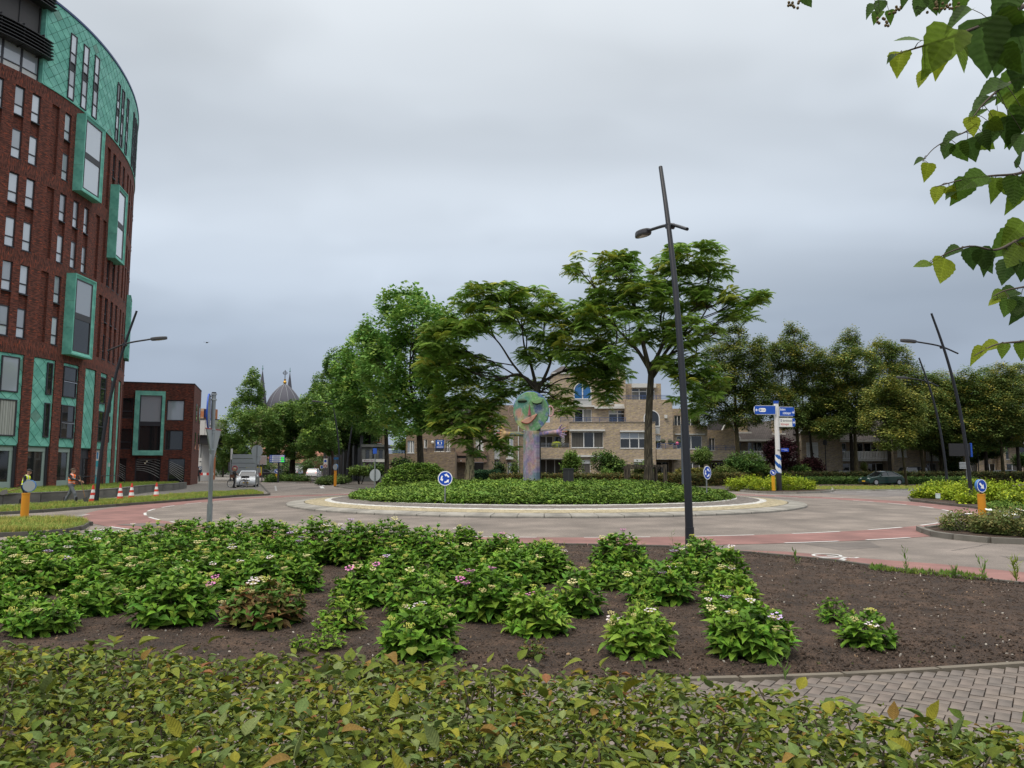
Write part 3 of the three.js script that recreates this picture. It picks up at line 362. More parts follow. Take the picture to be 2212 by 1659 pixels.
{ const R = rng(301), W0 = -0.16;
const wall = [], vert = [];
{ const q = [], t = []; for (let i = 0; i < 140; i++) { const a = (i + 1) / 140 * towerTotal, b = i / 140 * towerTotal; for (const [y0, y1, o] of [[0, 9.3, -0.5], [9.25, 27.7, W0]]) { q.push([tw(a, y0, o), tw(b, y0, o), tw(b, y1, o), tw(a, y1, o)]); t.push([[-a, y0], [-b, y0], [-b, y1], [-a, y1]]); } } wall.push(quads(q, t)); }
const S0 = 16, S1 = 56, zones = [[10.27, 15.06], [16.02, 20.9], [21.9, 26.75]];
for (const [y0, y1] of [[9.22, 10.27], [15.06, 16.02], [20.9, 21.9], [26.75, 27.68]]) vert.push(bent(S0, S1, y0, y1, W0, 0));
const cols = [42.22, 40.82, 39.62, 38.0, 36.76, 35.3, 33.94, 32.2, 30.9, 29.68, 28.32, 26.96, 25.35, 24.0, 22.6, 21.3, 20, 18.6, 17.3, 43.6, 45, 46.4, 47.8, 49.2, 50.6, 52, 53.4].sort((a, b) => a - b), hw = 0.335;
let s = S0; for (const c of cols) { for (const [y0, y1] of zones) wall.push(bent(s, c - hw, y0, y1, W0, 0)); s = c + hw; } for (const [y0, y1] of zones) wall.push(bent(s, S1, y0, y1, W0, 0));
const piers = [[38.44, 39.21], [35.6, 36.45], [32.72, 33.65], [29.96, 30.9], [27.26, 28.4], [24.39, 25.66], [41.25, 42.05], [44.05, 44.85], [46.85, 47.65], [21.6, 22.8], [18.9, 20.0]];
for (const [a, b] of piers) wall.push(bent(a, b, 0.3, 9.22, W0 - 0.1, 0));
part('wall', wall, M.darkbrick, tower);
const soldier = std([1, 1, 1], 0.95, { map: M.darkbrick.map.clone() }); soldier.map.rotation = PI / 2; soldier.map.needsUpdate = true;
part('soldier_course', vert, soldier, tower);
const skipped = (c, y0, y1) => (c > 33.0 && c < 36.2 && ((y0 > 20.9) || (y0 < 15.5))) || (c > 26.9 && c < 30.9 && y0 > 17.2 && y0 < 24.6) || (c > 19 && c < 22.6 && y0 < 15.5);
const blank = new Set([38.0, 32.2, 30.9, 25.35]);
const sill = (c, y) => bent(c - hw, c + hw, y - 0.06, y, W0, 0.03, 1);
for (const c of cols) for (const y of [10.27, 13.16, 16.02, 18.96, 21.9, 24.8]) {
const h = 1.93; if (blank.has(c) || skipped(c, y, y + h)) continue;
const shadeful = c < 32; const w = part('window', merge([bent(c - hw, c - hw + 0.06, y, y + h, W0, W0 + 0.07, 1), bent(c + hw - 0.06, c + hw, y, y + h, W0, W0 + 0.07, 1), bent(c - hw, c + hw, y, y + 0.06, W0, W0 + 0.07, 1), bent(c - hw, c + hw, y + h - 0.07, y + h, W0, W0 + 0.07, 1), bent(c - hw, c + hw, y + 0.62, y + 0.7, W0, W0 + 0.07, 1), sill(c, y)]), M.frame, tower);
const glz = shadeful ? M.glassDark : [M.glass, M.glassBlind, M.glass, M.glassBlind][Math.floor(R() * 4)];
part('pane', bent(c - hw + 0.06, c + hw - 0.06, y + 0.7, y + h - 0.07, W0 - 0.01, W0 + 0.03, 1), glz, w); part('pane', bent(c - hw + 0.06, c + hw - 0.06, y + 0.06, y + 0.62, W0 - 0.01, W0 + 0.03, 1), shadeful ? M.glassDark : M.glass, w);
}
const clip = (poly, ax, lim, keepLess) => { const o = []; for (let i = 0; i < poly.length; i++) { const a = poly[i], b = poly[(i + 1) % poly.length], ia = keepLess ? a[ax] <= lim : a[ax] >= lim, ib = keepLess ? b[ax] <= lim : b[ax] >= lim; if (ia) o.push(a); if (ia !== ib) { const t = (lim - a[ax]) / (b[ax] - a[ax]); o.push([mix(a[0], b[0], t), mix(a[1], b[1], t)]); } } return o; };
function plate(poly, o) { // thin plate, its lower edge standing proud
const ys = poly.map((p) => p[1]), lo = Math.min(...ys), hi = Math.max(...ys), off = (p) => o + 0.028 - 0.02 * (p[1] - lo) / Math.max(0.05, hi - lo), q = [], t = [];
for (let i = 1; i + 1 < poly.length; i++) { const k = [poly[0], poly[i], poly[i + 1]]; q.push([...k, k[2]].map((p) => tw(p[0], p[1], off(p)))); t.push([...k, k[2]].map((p) => [-p[0] + R() * 0, p[1]])); }
for (let i = 0; i < poly.length; i++) { const a = poly[i], b = poly[(i + 1) % poly.length]; q.push([tw(a[0], a[1], o - 0.02), tw(b[0], b[1], o - 0.02), tw(b[0], b[1], off(b)), tw(a[0], a[1], off(a))]); t.push([[a[0], a[1]], [b[0], b[1]], [b[0], b[1]], [a[0], a[1]]]); }
return quads(q, t);
}
const plates = [];
function diamonds(s0, s1, y0, y1, dw, dh, o, holes = []) {
const g = 0.02; let row = 0;
for (let y = y0 - dh / 2 + 0.13; y < y1 + dh; y += dh / 2, row++) for (let x = s0 - dw + (row % 2) * dw / 2; x < s1 + dw; x += dw) {
let p = [[x + dw / 2 - g, y], [x, y + dh / 2 - g], [x - dw / 2 + g, y], [x, y - dh / 2 + g]];   // counter-clockwise seen from the street, where s runs leftwards
for (const [ax, lim, less] of [[0, s0 + 0.01, false], [0, s1 - 0.01, true], [1, y0 + 0.01, false], [1, y1 - 0.01, true]]) p = clip(p, ax, lim, less);
if (p.length < 3) continue; let A = 0; p.forEach((a, i) => { const b = p[(i + 1) % p.length]; A += a[0] * b[1] - b[0] * a[1]; }); if (Math.abs(A) < 0.02) continue;
if (holes.some(([a, b, c, d]) => p.every((k) => k[0] > a && k[0] < b && k[1] > c && k[1] < d))) continue;
if (A > 0) p.reverse(); plates.push({ p, o, big: dw * (s1 < 39.5 && y1 < 10 ? 2 : 1), s: x, y });
}
}
const bays = [[42.05, 44.05], [39.21, 41.25], [36.45, 38.44], [33.65, 35.6], [30.9, 32.72], [28.4, 29.96], [25.66, 27.26], [22.8, 24.39]];
const back = []; for (const [a, b] of bays) back.push(bent(a, b, 3.3, 9.22, W0 - 0.1, -0.11)); back.push(bent(22.8, 24.39, 0.4, 3.3, W0 - 0.1, -0.11), bent(25.66, 27.26, 0.4, 3.3, W0 - 0.1, -0.11));
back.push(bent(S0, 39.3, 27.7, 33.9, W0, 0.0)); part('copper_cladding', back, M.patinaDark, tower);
const win = [[39.5, 40.75, 6.72, 9.0], [39.5, 40.75, 3.92, 6.26], [36.66, 37.2, 6.83, 9.0], [36.7, 37.2, 3.95, 6.27], [33.86, 35.48, 6.84, 9.0], [33.88, 35.48, 3.95, 6.28], [28.62, 29.9, 6.84, 8.9], [28.68, 29.9, 3.9, 6.25], [42.3, 43.7, 6.72, 9.0], [42.3, 43.7, 3.92, 6.26], [26.9, 27.15, 6.3, 8.9], [26.9, 27.15, 3.9, 6.0]];
for (const [a, b] of bays) diamonds(a, b, 3.35, 9.2, 0.98, 0.92, -0.1, win);
diamonds(22.8, 24.39, 0.5, 3.35, 0.98, 0.92, -0.1); diamonds(25.66, 27.26, 0.5, 3.35, 0.98, 0.92, -0.1);
const strips = [[36.48, 37.14], [35.02, 35.7], [33.56, 34.24], [29.5, 30.16], [28.36, 28.95], [26.86, 27.46], [24.2, 24.8], [23.0, 23.6], [21.8, 22.4]];
diamonds(19.5, 39.28, 27.75, 33.85, 0.86, 0.8, 0.02, strips.map(([a, b]) => [a, b, 27.7, 32.65]));
plates.sort((a, b) => b.big - a.big || b.s - a.s); const rest = [];
plates.forEach((d, i) => { const k = R(), tone = k < 0.045 ? 4 : Math.floor(R() * 4); if (i < 300) part('panel', plate(d.p, d.o), M.patina[tone], tower); else rest.push([tone, plate(d.p, d.o)]); });
for (let k = 0; k < 5; k++) { const l = rest.filter((r) => r[0] === k).map((r) => r[1]); if (l.length) part('panel_field', l, M.patina[k], tower).userData.kind = 'stuff'; }
const pane = (name, s0, s1, y0, y1, o, mat, rails = [], fm = M.frame, fw = 0.07) => { const f = [bent(s0, s0 + fw, y0, y1, o - 0.04, o + 0.06, 1), bent(s1 - fw, s1, y0, y1, o - 0.04, o + 0.06, 1), bent(s0, s1, y0, y0 + fw, o - 0.04, o + 0.06, 1), bent(s0, s1, y1 - fw, y1, o - 0.04, o + 0.06, 1)]; for (const r of rails) f.push(bent(s0, s1, r, r + fw, o - 0.04, o + 0.062, 1)); const w = part(name, f, fm, tower); const ys = [y0 + fw, ...rails.flatMap((r) => [r, r + fw]), y1 - fw]; for (let i = 0; i < ys.length; i += 2) part('pane', bent(s0 + fw, s1 - fw, ys[i], ys[i + 1], o - 0.03, o + 0.012, 0.8), Array.isArray(mat) ? mat[i / 2] : mat, w); return w; };
strips.forEach(([a, b], i) => pane('window', a, b, 27.8, 32.6, 0.05, i < 3 ? [M.glass, M.glassBlind, M.black, M.glassBlind, M.glass].reverse() : [M.glassDark, M.glass, M.black, M.glass, M.glassDark], [28.75, 29.9, 30.45, 31.15].map((y) => y - 0.0)));
win.forEach(([a, b, c, d], i) => { const w = pane('window', a, b, c, d, -0.06, i === 1 ? M.curtain : i === 0 ? M.glassBlind : i === 2 || i === 3 ? M.glassDark : M.glassDark, i >= 4 && i < 8 ? [c + 1.12] : [], M.frame, 0.08); if (i >= 4 && i < 6) part('balustrade_rail', bent(a, b, c + 1.05, c + 1.1, 0.0, 0.03, 1), M.chrome, w); });
for (const [a, b, fm] of [[42.05, 44.05, 1], [39.21, 41.25, 1], [36.45, 38.44, 1], [33.65, 35.6, 1]]) { const w = part('shop_front', [bent(a, b, 0.45, 1.05, -0.3, -0.2), bent(a, a + 0.42, 1.05, 3.3, -0.3, -0.22), bent(b - 0.14, b, 1.05, 3.3, -0.3, -0.2), bent(a, b, 3.0, 3.34, -0.3, -0.2)], std([0.3, 0.37, 0.34], 0.6), tower); part('pane', bent(a + 0.42, b - 0.14, 1.05, 3.0, -0.32, -0.27), M.glassDark, w); part('door_post', bent(a, a + 0.2, 0.45, 3.34, -0.2, -0.12), M.frame, w); }
{ const w = part('entrance_door', [bent(30.9, 32.72, 0.45, 3.34, -0.34, -0.24), bent(31.7, 31.78, 0.45, 2.6, -0.24, -0.2), bent(30.9, 32.72, 2.6, 2.7, -0.24, -0.2)], M.frame, tower); part('pane', bent(30.98, 31.66, 0.6, 2.55, -0.26, -0.22), M.glassDark, w); part('handle', bent(31.6, 31.64, 1.2, 1.8, -0.22, -0.16), M.chrome, w); }
{ const w = part('banner', bent(28.5, 29.9, 0.5, 3.3, -0.24, -0.2), M.white, tower, 'white banner with red and teal lower half by the entrance'); part('banner_stripe', bent(29.5, 29.86, 0.5, 2.45, -0.2, -0.192), std([0.4, 0.06, 0.1], 0.6), w); part('banner_stripe', bent(28.55, 29.42, 0.5, 2.45, -0.2, -0.192), std([0.02, 0.3, 0.36], 0.6), w); part('emblem', bent(28.9, 29.25, 2.6, 3.1, -0.2, -0.192), std([0.03, 0.2, 0.42], 0.6), w); part('lettering', [0, 1, 2, 3].map((k) => bent(28.7 + k * 0.17, 28.8 + k * 0.17, 1.2 + (k % 2) * 0.2, 1.8 + (k % 2) * 0.2, -0.192, -0.188)), M.white, w); }
part('wall_lamp', bent(26.35, 26.5, 2.0, 2.3, -0.1, 0.05), M.offwhite, tower);
function bay(sc, w, y0, y1, dp = 0.62, glassy = [M.glass, M.glass]) {
const n = twN(sc), T = V(n.z, 0, -n.x), P = tw(sc, 0, 0), m = new THREE.Matrix4().makeBasis(T, V(0, 1, 0), n).setPosition(P), fx = (g) => { g.applyMatrix4(m); return g; }, h = w / 2, f = 0.3, mid = mix(y0, y1, 0.49);
const b = part('bay_window', [fx(bx(-h, -h + 0.09, y0, y1, -0.7, dp)), fx(bx(h - 0.09, h, y0, y1, -0.7, dp)), fx(bx(-h + 0.09, h - 0.09, y1 - 0.09, y1, -0.7, dp)), fx(bx(-h + 0.09, h - 0.09, y0, y0 + 0.09, -0.7, dp)), fx(quads([[V(-h, y0, dp + 0.002), V(h, y0, dp + 0.002), V(h - f, y0 + f, dp - 0.1), V(-h + f, y0 + f, dp - 0.1)], [V(h, y0, dp + 0.002), V(h, y1, dp + 0.002), V(h - f, y1 - f, dp - 0.1), V(h - f, y0 + f, dp - 0.1)], [V(h, y1, dp + 0.002), V(-h, y1, dp + 0.002), V(-h + f, y1 - f, dp - 0.1), V(h - f, y1 - f, dp - 0.1)], [V(-h, y1, dp + 0.002), V(-h, y0, dp + 0.002), V(-h + f, y0 + f, dp - 0.1), V(-h + f, y1 - f, dp - 0.1)]]))], M.patina[0], tower);
const a = -h + f, c = h - f, e = 0.07, z0 = dp - 0.2, z1 = dp - 0.1; part('frame', [bx(a, a + e, y0 + f, y1 - f, z0, z1 + 0.02), bx(c - e, c, y0 + f, y1 - f, z0, z1 + 0.02), bx(a + e, c - e, y0 + f, y0 + f + e, z0, z1 + 0.02), bx(a + e, c - e, y1 - f - e, y1 - f, z0, z1 + 0.02), bx(a + e, c - e, mid - 0.22, mid + 0.22, z0, z1 + 0.01)].map(fx), M.frame2, b);
part('pane', fx(bx(a + e, c - e, y0 + f + e, mid - 0.22, z0 + 0.02, z1 - 0.03)), glassy[0], b); part('pane', fx(bx(a + e, c - e, mid + 0.22, y1 - f - e, z0 + 0.02, z1 - 0.03)), glassy[1], b);
part('seam', [0.33, 0.66].flatMap((k) => [-h - 0.004, h + 0.004].map((x) => fx(box(0.012, 0.02, dp, x, mix(y0, y1, k), dp / 2)))), M.patina[4], b); return b;
}
bay(34.55, 2.72, 21.5, 27.2); bay(29.05, 2.35, 18.2, 24.1); bay(34.56, 2.72, 9.75, 15.5, 0.62, [M.glassDark, M.glassBlind]); bay(20.9, 2.4, 11.4, 17.0, 0.3, [M.glassDark, M.glassDark]);
part('coping', bent(14, 39.4, 33.86, 34.02, -0.3, 0.09), std([0.02, 0.05, 0.16], 0.4), tower); part('coping', bent(39.4, 57, 36.2, 36.4, -0.6, 0.09), M.frame, tower);
part('gutter', bent(14, 39.3, 27.66, 27.75, 0, 0.06), M.patina[2], tower); part('return_wall', bent(39.0, 39.36, 27.7, 34, -0.5, 0.02), M.patina[1], tower);
for (let i = 0; i < 10; i++) { const a = 39.4 + i * 1.28; pane('window', a, a + 1.28, 27.55, 29.75, -0.35, [M.offwhite, M.glassBlind], [28.2]); }
part('roof_screen', bent(39.36, 57, 29.7, 36.2, -0.75, -0.4), std([0.075, 0.07, 0.07], 0.7), tower); for (let i = 0; i < 12; i++) part('mullion', bent(39.5 + i * 1.5, 39.54 + i * 1.5, 30.6, 33, -0.4, -0.33, 1), M.black, tower);
for (const [y0, n] of [[29.45, 6], [33.0, 8]]) for (let k = 0; k < n; k++) part('louvre', bent(38.98, 57, y0 + k * 0.24, y0 + k * 0.24 + 0.05, -0.25, 0.5 - 0.02 * k), M.black, tower);
for (let i = 0; i < 12; i++) part('louvre_bracket', bent(39.6 + i * 1.4, 39.66 + i * 1.4, 29.4, 30.95, -0.4, 0.3, 1), M.black, tower);
{ const q = []; for (let i = 0; i < 60; i++) { const a = (i + 1) / 60 * towerTotal, b = i / 60 * towerTotal; q.push([tw(a, 27.7, -0.9), tw(b, 27.7, -0.9), tw(b, 33.9, -0.9), tw(a, 33.9, -0.9)], [tw(a, 33.9, -0.9), tw(b, 33.9, -0.9), V(E.x, 33.95, E.z), V(E.x, 33.95, E.z)]); } part('roof', quads(q), M.frame2, tower); }
part('handrail', [[25, 34], [27.5, 33.6], [31, 33.2], [34.5, 33.0]].map(([s2]) => bent(s2, s2 + 0.05, 0.55, 1.35, 0.9, 0.95, 1)).concat([bent(25, 35, 1.3, 1.35, 0.9, 0.95)]), M.frame, tower);
}
{ const g = thing('retaining_wall', 'low curving wall of grey concrete slabs before the tower lawn', 'wall'), pts = [[-40, -16], [-30, -31], [-26.2, -38.5], [-24.9, -41.9], [-25.1, -48.5], [-27.1, -57.2], [-27.5, -62.5], [-28.7, -67.7]].map(([x, z]) => V(x, 0, z)), c = new THREE.CatmullRomCurve3(pts), L = c.getLength(), n = Math.round(L / 1.95), b = new THREE.BoxGeometry(L / n - 0.012, 0.52, 0.3), cap = new THREE.BoxGeometry(L / n - 0.006, 0.05, 0.34), R = rng(9), mats = [0.42, 0.48, 0.38].map((k) => std([k, k, k * 0.98], 0.9, { map: M.concrete.map }));
for (let i = 0; i < n; i++) { const p = c.getPointAt((i + 0.5) / n), t = c.getTangentAt((i + 0.5) / n), m = part('slab', b, mats[Math.floor(R() * 3)], g); m.position.set(p.x, 0.34, p.z); m.rotation.y = Math.atan2(-t.z, t.x); const k = part('cap', cap, mats[1], m); k.position.y = 0.285; } }
{ const A = thing('brick_annex', 'three storey dark brick building with a green framed bay window', 'building', at(413, 1000, 80).setY(0), 0);
A.rotation.y = 0.3; const g = [], tall = 10.6, W = 9.6;
const zone = (x0, x1, y0, y1) => g.push(bx(x0, x1, y0, y1, -0.5, 0));
const openings = [[-7.1, -5.75, 6.9, 9.0], [-7.1, -5.75, 3.75, 5.85], [-2.6, -0.9, 6.75, 8.9], [-2.6, -0.9, 3.7, 5.75], [-7.4, -6.1, 0.3, 2.85], [-5.3, -2.9, 0.3, 2.85], [-2.2, -0.6, 0.3, 2.85]];
const xs = [...new Set([-W, 0, ...openings.flatMap((o) => [o[0], o[1]])])].sort((a, b) => a - b), ys = [...new Set([0, tall, ...openings.flatMap((o) => [o[2], o[3]])])].sort((a, b) => a - b);
for (let j = 0; j + 1 < ys.length; j++) { let run = null; for (let i = 0; i + 1 < xs.length; i++) { const cx = (xs[i] + xs[i + 1]) / 2, cy = (ys[j] + ys[j + 1]) / 2, hole = openings.some((o) => cx > o[0] && cx < o[1] && cy > o[2] && cy < o[3]); if (hole) { if (run !== null) zone(run, xs[i], ys[j], ys[j + 1]); run = null; } else if (run === null) run = xs[i]; } if (run !== null) zone(run, 0, ys[j], ys[j + 1]); }
g.push(bx(-W, 0, 0, tall, -8, -0.5)); part('wall', g, M.redbrick2, A);
part('coping', [bx(-W, 0.03, tall, tall + 0.09, -8, 0.04)], M.frame, A);
const mats = [M.glassDark, M.glassDark, M.glassBlind, M.glassDark, M.glassDark, M.glassDark, M.glassDark];
openings.forEach(([x0, x1, y0, y1], i) => { const w = part(i < 4 ? 'window' : 'shop_window', [bx(x0, x0 + 0.09, y0, y1, -0.3, -0.14), bx(x1 - 0.09, x1, y0, y1, -0.3, -0.14), bx(x0 + 0.09, x1 - 0.09, y0, y0 + 0.09, -0.3, -0.14), bx(x0 + 0.09, x1 - 0.09, y1 - 0.09, y1, -0.3, -0.14)], M.frame, A); part('pane', bx(x0 + 0.09, x1 - 0.09, y0 + 0.09, y1 - 0.09, -0.28, -0.2), mats[i], w);
if (i < 2) part('glazing_bar', bx(x0 + 0.09, x1 - 0.09, y0 + 0.7, y0 + 0.8, -0.2, -0.16), M.frame, w);
if (i >= 4) { const lines = []; for (let k = 0; k < 7; k++) { const p = []; for (let t = 0; t <= 10; t++) { const x = x0 + 0.1 + (x1 - x0 - 0.2) * t / 10, y = y1 - 0.25 - k * 0.17 - (i === 5 ? Math.sin((x - x0) * 1.3 + 0.2) * -0.25 + 0.012 * k * t : (x - x0) * 0.5 * (1 + k * 0.1)); if (y > y0 + 0.15 && y < y1 - 0.1) p.push(V(x, y, -0.195)); } if (p.length > 2) lines.push(limb(p, p.map(() => 0.025), 4)); } if (lines.length) part('window_film', lines, std([0.34, 0.34, 0.32], 0.7), w); } });
const b = part('bay_window', [bx(-5.35, -5.0, 2.95, 10.1, -0.1, 0.45), bx(-2.2, -1.85 - 0.95, 2.95, 10.1, -0.1, 0.45)].slice(0, 0).concat([bx(-5.55, -5.1, 3.15, 9.75, -0.1, 0.4), bx(-3.0, -2.75, 3.15, 9.75, -0.1, 0.4), bx(-5.1, -3.0, 9.3, 9.75, -0.1, 0.4), bx(-5.1, -3.0, 3.15, 3.65, -0.1, 0.4)]), M.patina[1], A);
part('frame', [bx(-5.1, -3.0, 6.15, 6.6, 0.02, 0.3), bx(-5.1, -5.0, 3.65, 9.3, 0.02, 0.28), bx(-3.1, -3.0, 3.65, 9.3, 0.02, 0.28)], M.frame, b); part('pane', bx(-5.0, -3.1, 6.6, 9.3, 0.02, 0.2), M.glassBlind, b); part('pane', bx(-5.0, -3.1, 3.65, 6.15, 0.02, 0.2), M.glassDark, b);
part('interior_light', [ball(0.09, -4.4, 2.35, -0.17), ball(0.09, -4.25, 2.55, -0.17)], std([0.9, 0.8, 0.6], 0.5), A);
for (const [z, y] of [[-2.5, 6.8], [-6, 6.8], [-2.5, 3.7], [-6, 3.7]]) { const w = part('window', bx(-0.02, 0.03, y, y + 2, z - 1, z), M.frame, A); part('pane', bx(0.03, 0.045, y + 0.1, y + 1.9, z - 0.9, z - 0.1), M.glassDark, w); }
}
function wallWith(x0, x1, y0, y1, z, t, holes = []) {
const g = [], xs = [...new Set([x0, x1, ...holes.flatMap((o) => [o[0], o[1]])])].filter((a) => a >= x0 && a <= x1).sort((a, b) => a - b), ys = [...new Set([y0, y1, ...holes.flatMap((o) => [o[2], o[3]])])].filter((a) => a >= y0 && a <= y1).sort((a, b) => a - b);
for (let j = 0; j + 1 < ys.length; j++) { let run = null; for (let i = 0; i + 1 < xs.length; i++) { const cx = (xs[i] + xs[i + 1]) / 2, cy = (ys[j] + ys[j + 1]) / 2, hole = holes.some((o) => cx > o[0] && cx < o[1] && cy > o[2] && cy < o[3]); if (hole) { if (run !== null) g.push(bx(run, xs[i], ys[j], ys[j + 1], z - t, z)); run = null; } else if (run === null) run = xs[i]; } if (run !== null) g.push(bx(run, xs[xs.length - 1], ys[j], ys[j + 1], z - t, z)); }
return g;
}
function windowIn(parent, [x0, x1, y0, y1], z, { cols = [], rows = [], mats = [M.glassDark], fm = M.whitepaint, fw = 0.1, name = 'window', sill = true } = {}) {
const X = [0, ...cols, 1].map((k) => mix(x0, x1, k)), Y = [0, ...rows, 1].map((k) => mix(y0, y1, k)), f = [], h = fw / 2, zf = z - 0.08, zb = z - 0.16;
X.forEach((x, i) => f.push(bx(i === 0 ? x : x - h, i === X.length - 1 ? x : x + h, y0, y1, zb, zf)));
Y.forEach((y, j) => { for (let i = 0; i + 1 < X.length; i++) f.push(bx(X[i] + (i ? h : h * 0 + fw * 0), X[i + 1] - h * 0, j === 0 ? y : y - h, j === Y.length - 1 ? y : y + h, zb + 0.003, zf - 0.003)); });
if (sill) f.push(bx(x0 - 0.05, x1 + 0.05, y0 - 0.06, y0, z - 0.12, z + 0.05));
const w = part(name, f, fm, parent); let k = 0;
for (let j = 0; j + 1 < Y.length; j++) for (let i = 0; i + 1 < X.length; i++) part('pane', bx(X[i] + 0.02, X[i + 1] - 0.02, Y[j] + 0.02, Y[j + 1] - 0.02, zb + 0.02, zf - 0.05), mats[k++ % mats.length], w);
return w;
}
const CURT = [std([0.36, 0.35, 0.33], 0.9, { map: M.curtain.map }), std([0.16, 0.15, 0.14], 0.9, { map: M.curtain.map }), M.glassDark];
function railing(parent, x0, x1, y0, y1, z, mat, n = 3) { const g = []; for (let i = 0; i <= 2; i++) g.push(bx(x0, x1, mix(y0, y1, (i + 1) / 3) - 0.025, mix(y0, y1, (i + 1) / 3) + 0.025, z - 0.05, z)); for (let x = x0; x <= x1 + 0.01; x += (x1 - x0) / Math.max(n, Math.round((x1 - x0) / 1.6))) g.push(bx(x - 0.025, x + 0.025, y0, y1, z - 0.055, z - 0.005)); return part('railing', g, mat, parent); }
const railBlue = std([0.05, 0.085, 0.2], 0.5), railGrey = std([0.12, 0.14, 0.17], 0.5);
function archWindow(parent, x0, x1, y0, y1, z, mats, fw = 0.1) {
const r = (x1 - x0) / 2, cx = (x0 + x1) / 2, ys = y1 - r, outer = new THREE.Shape(), inner = new THREE.Path();
const trace = (p, d) => { p.moveTo(cx - r + d, y0 + d); p.lineTo(cx + r - d, y0 + d); p.lineTo(cx + r - d, ys); p.absarc(cx, ys, r - d, 0, PI, false); p.lineTo(cx - r + d, y0 + d); };
trace(outer, 0); trace(inner, fw); outer.holes.push(inner);
const f = new THREE.ExtrudeGeometry(outer, { depth: 0.14, bevelEnabled: false, curveSegments: 16 }).translate(0, 0, z - 0.02), w = part('arched_window', [f, bx(cx - 0.06, cx + 0.06, y0, y1 - 0.05, z, z + 0.1)], M.whitepaint, parent);
for (const s of [-1, 1]) { const p = new THREE.Shape(); if (s < 0) { p.moveTo(cx - r + fw, y0 + fw); p.lineTo(cx, y0 + fw); p.lineTo(cx, ys + r - fw); p.absarc(cx, ys, r - fw, PI / 2, PI, false); } else { p.moveTo(cx, y0 + fw); p.lineTo(cx + r - fw, y0 + fw); p.lineTo(cx + r - fw, ys); p.absarc(cx, ys, r - fw, 0, PI / 2, false); } part('pane', new THREE.ExtrudeGeometry(p, { depth: 0.03, bevelEnabled: false, curveSegments: 12 }).translate(0, 0, z), mats[s < 0 ? 0 : 1], w); }
return w;
}
const planeAt = (cv, z) => ({ x: (x) => xAt(cv(x, 0)[0], z), y: (y) => at(1106, cv(0, y)[1], z).y, r: (a, b, c, d) => [xAt(cv(a, 0)[0], z), xAt(cv(b, 0)[0], z), at(1106, cv(0, d)[1], z).y, at(1106, cv(0, c)[1], z).y] });
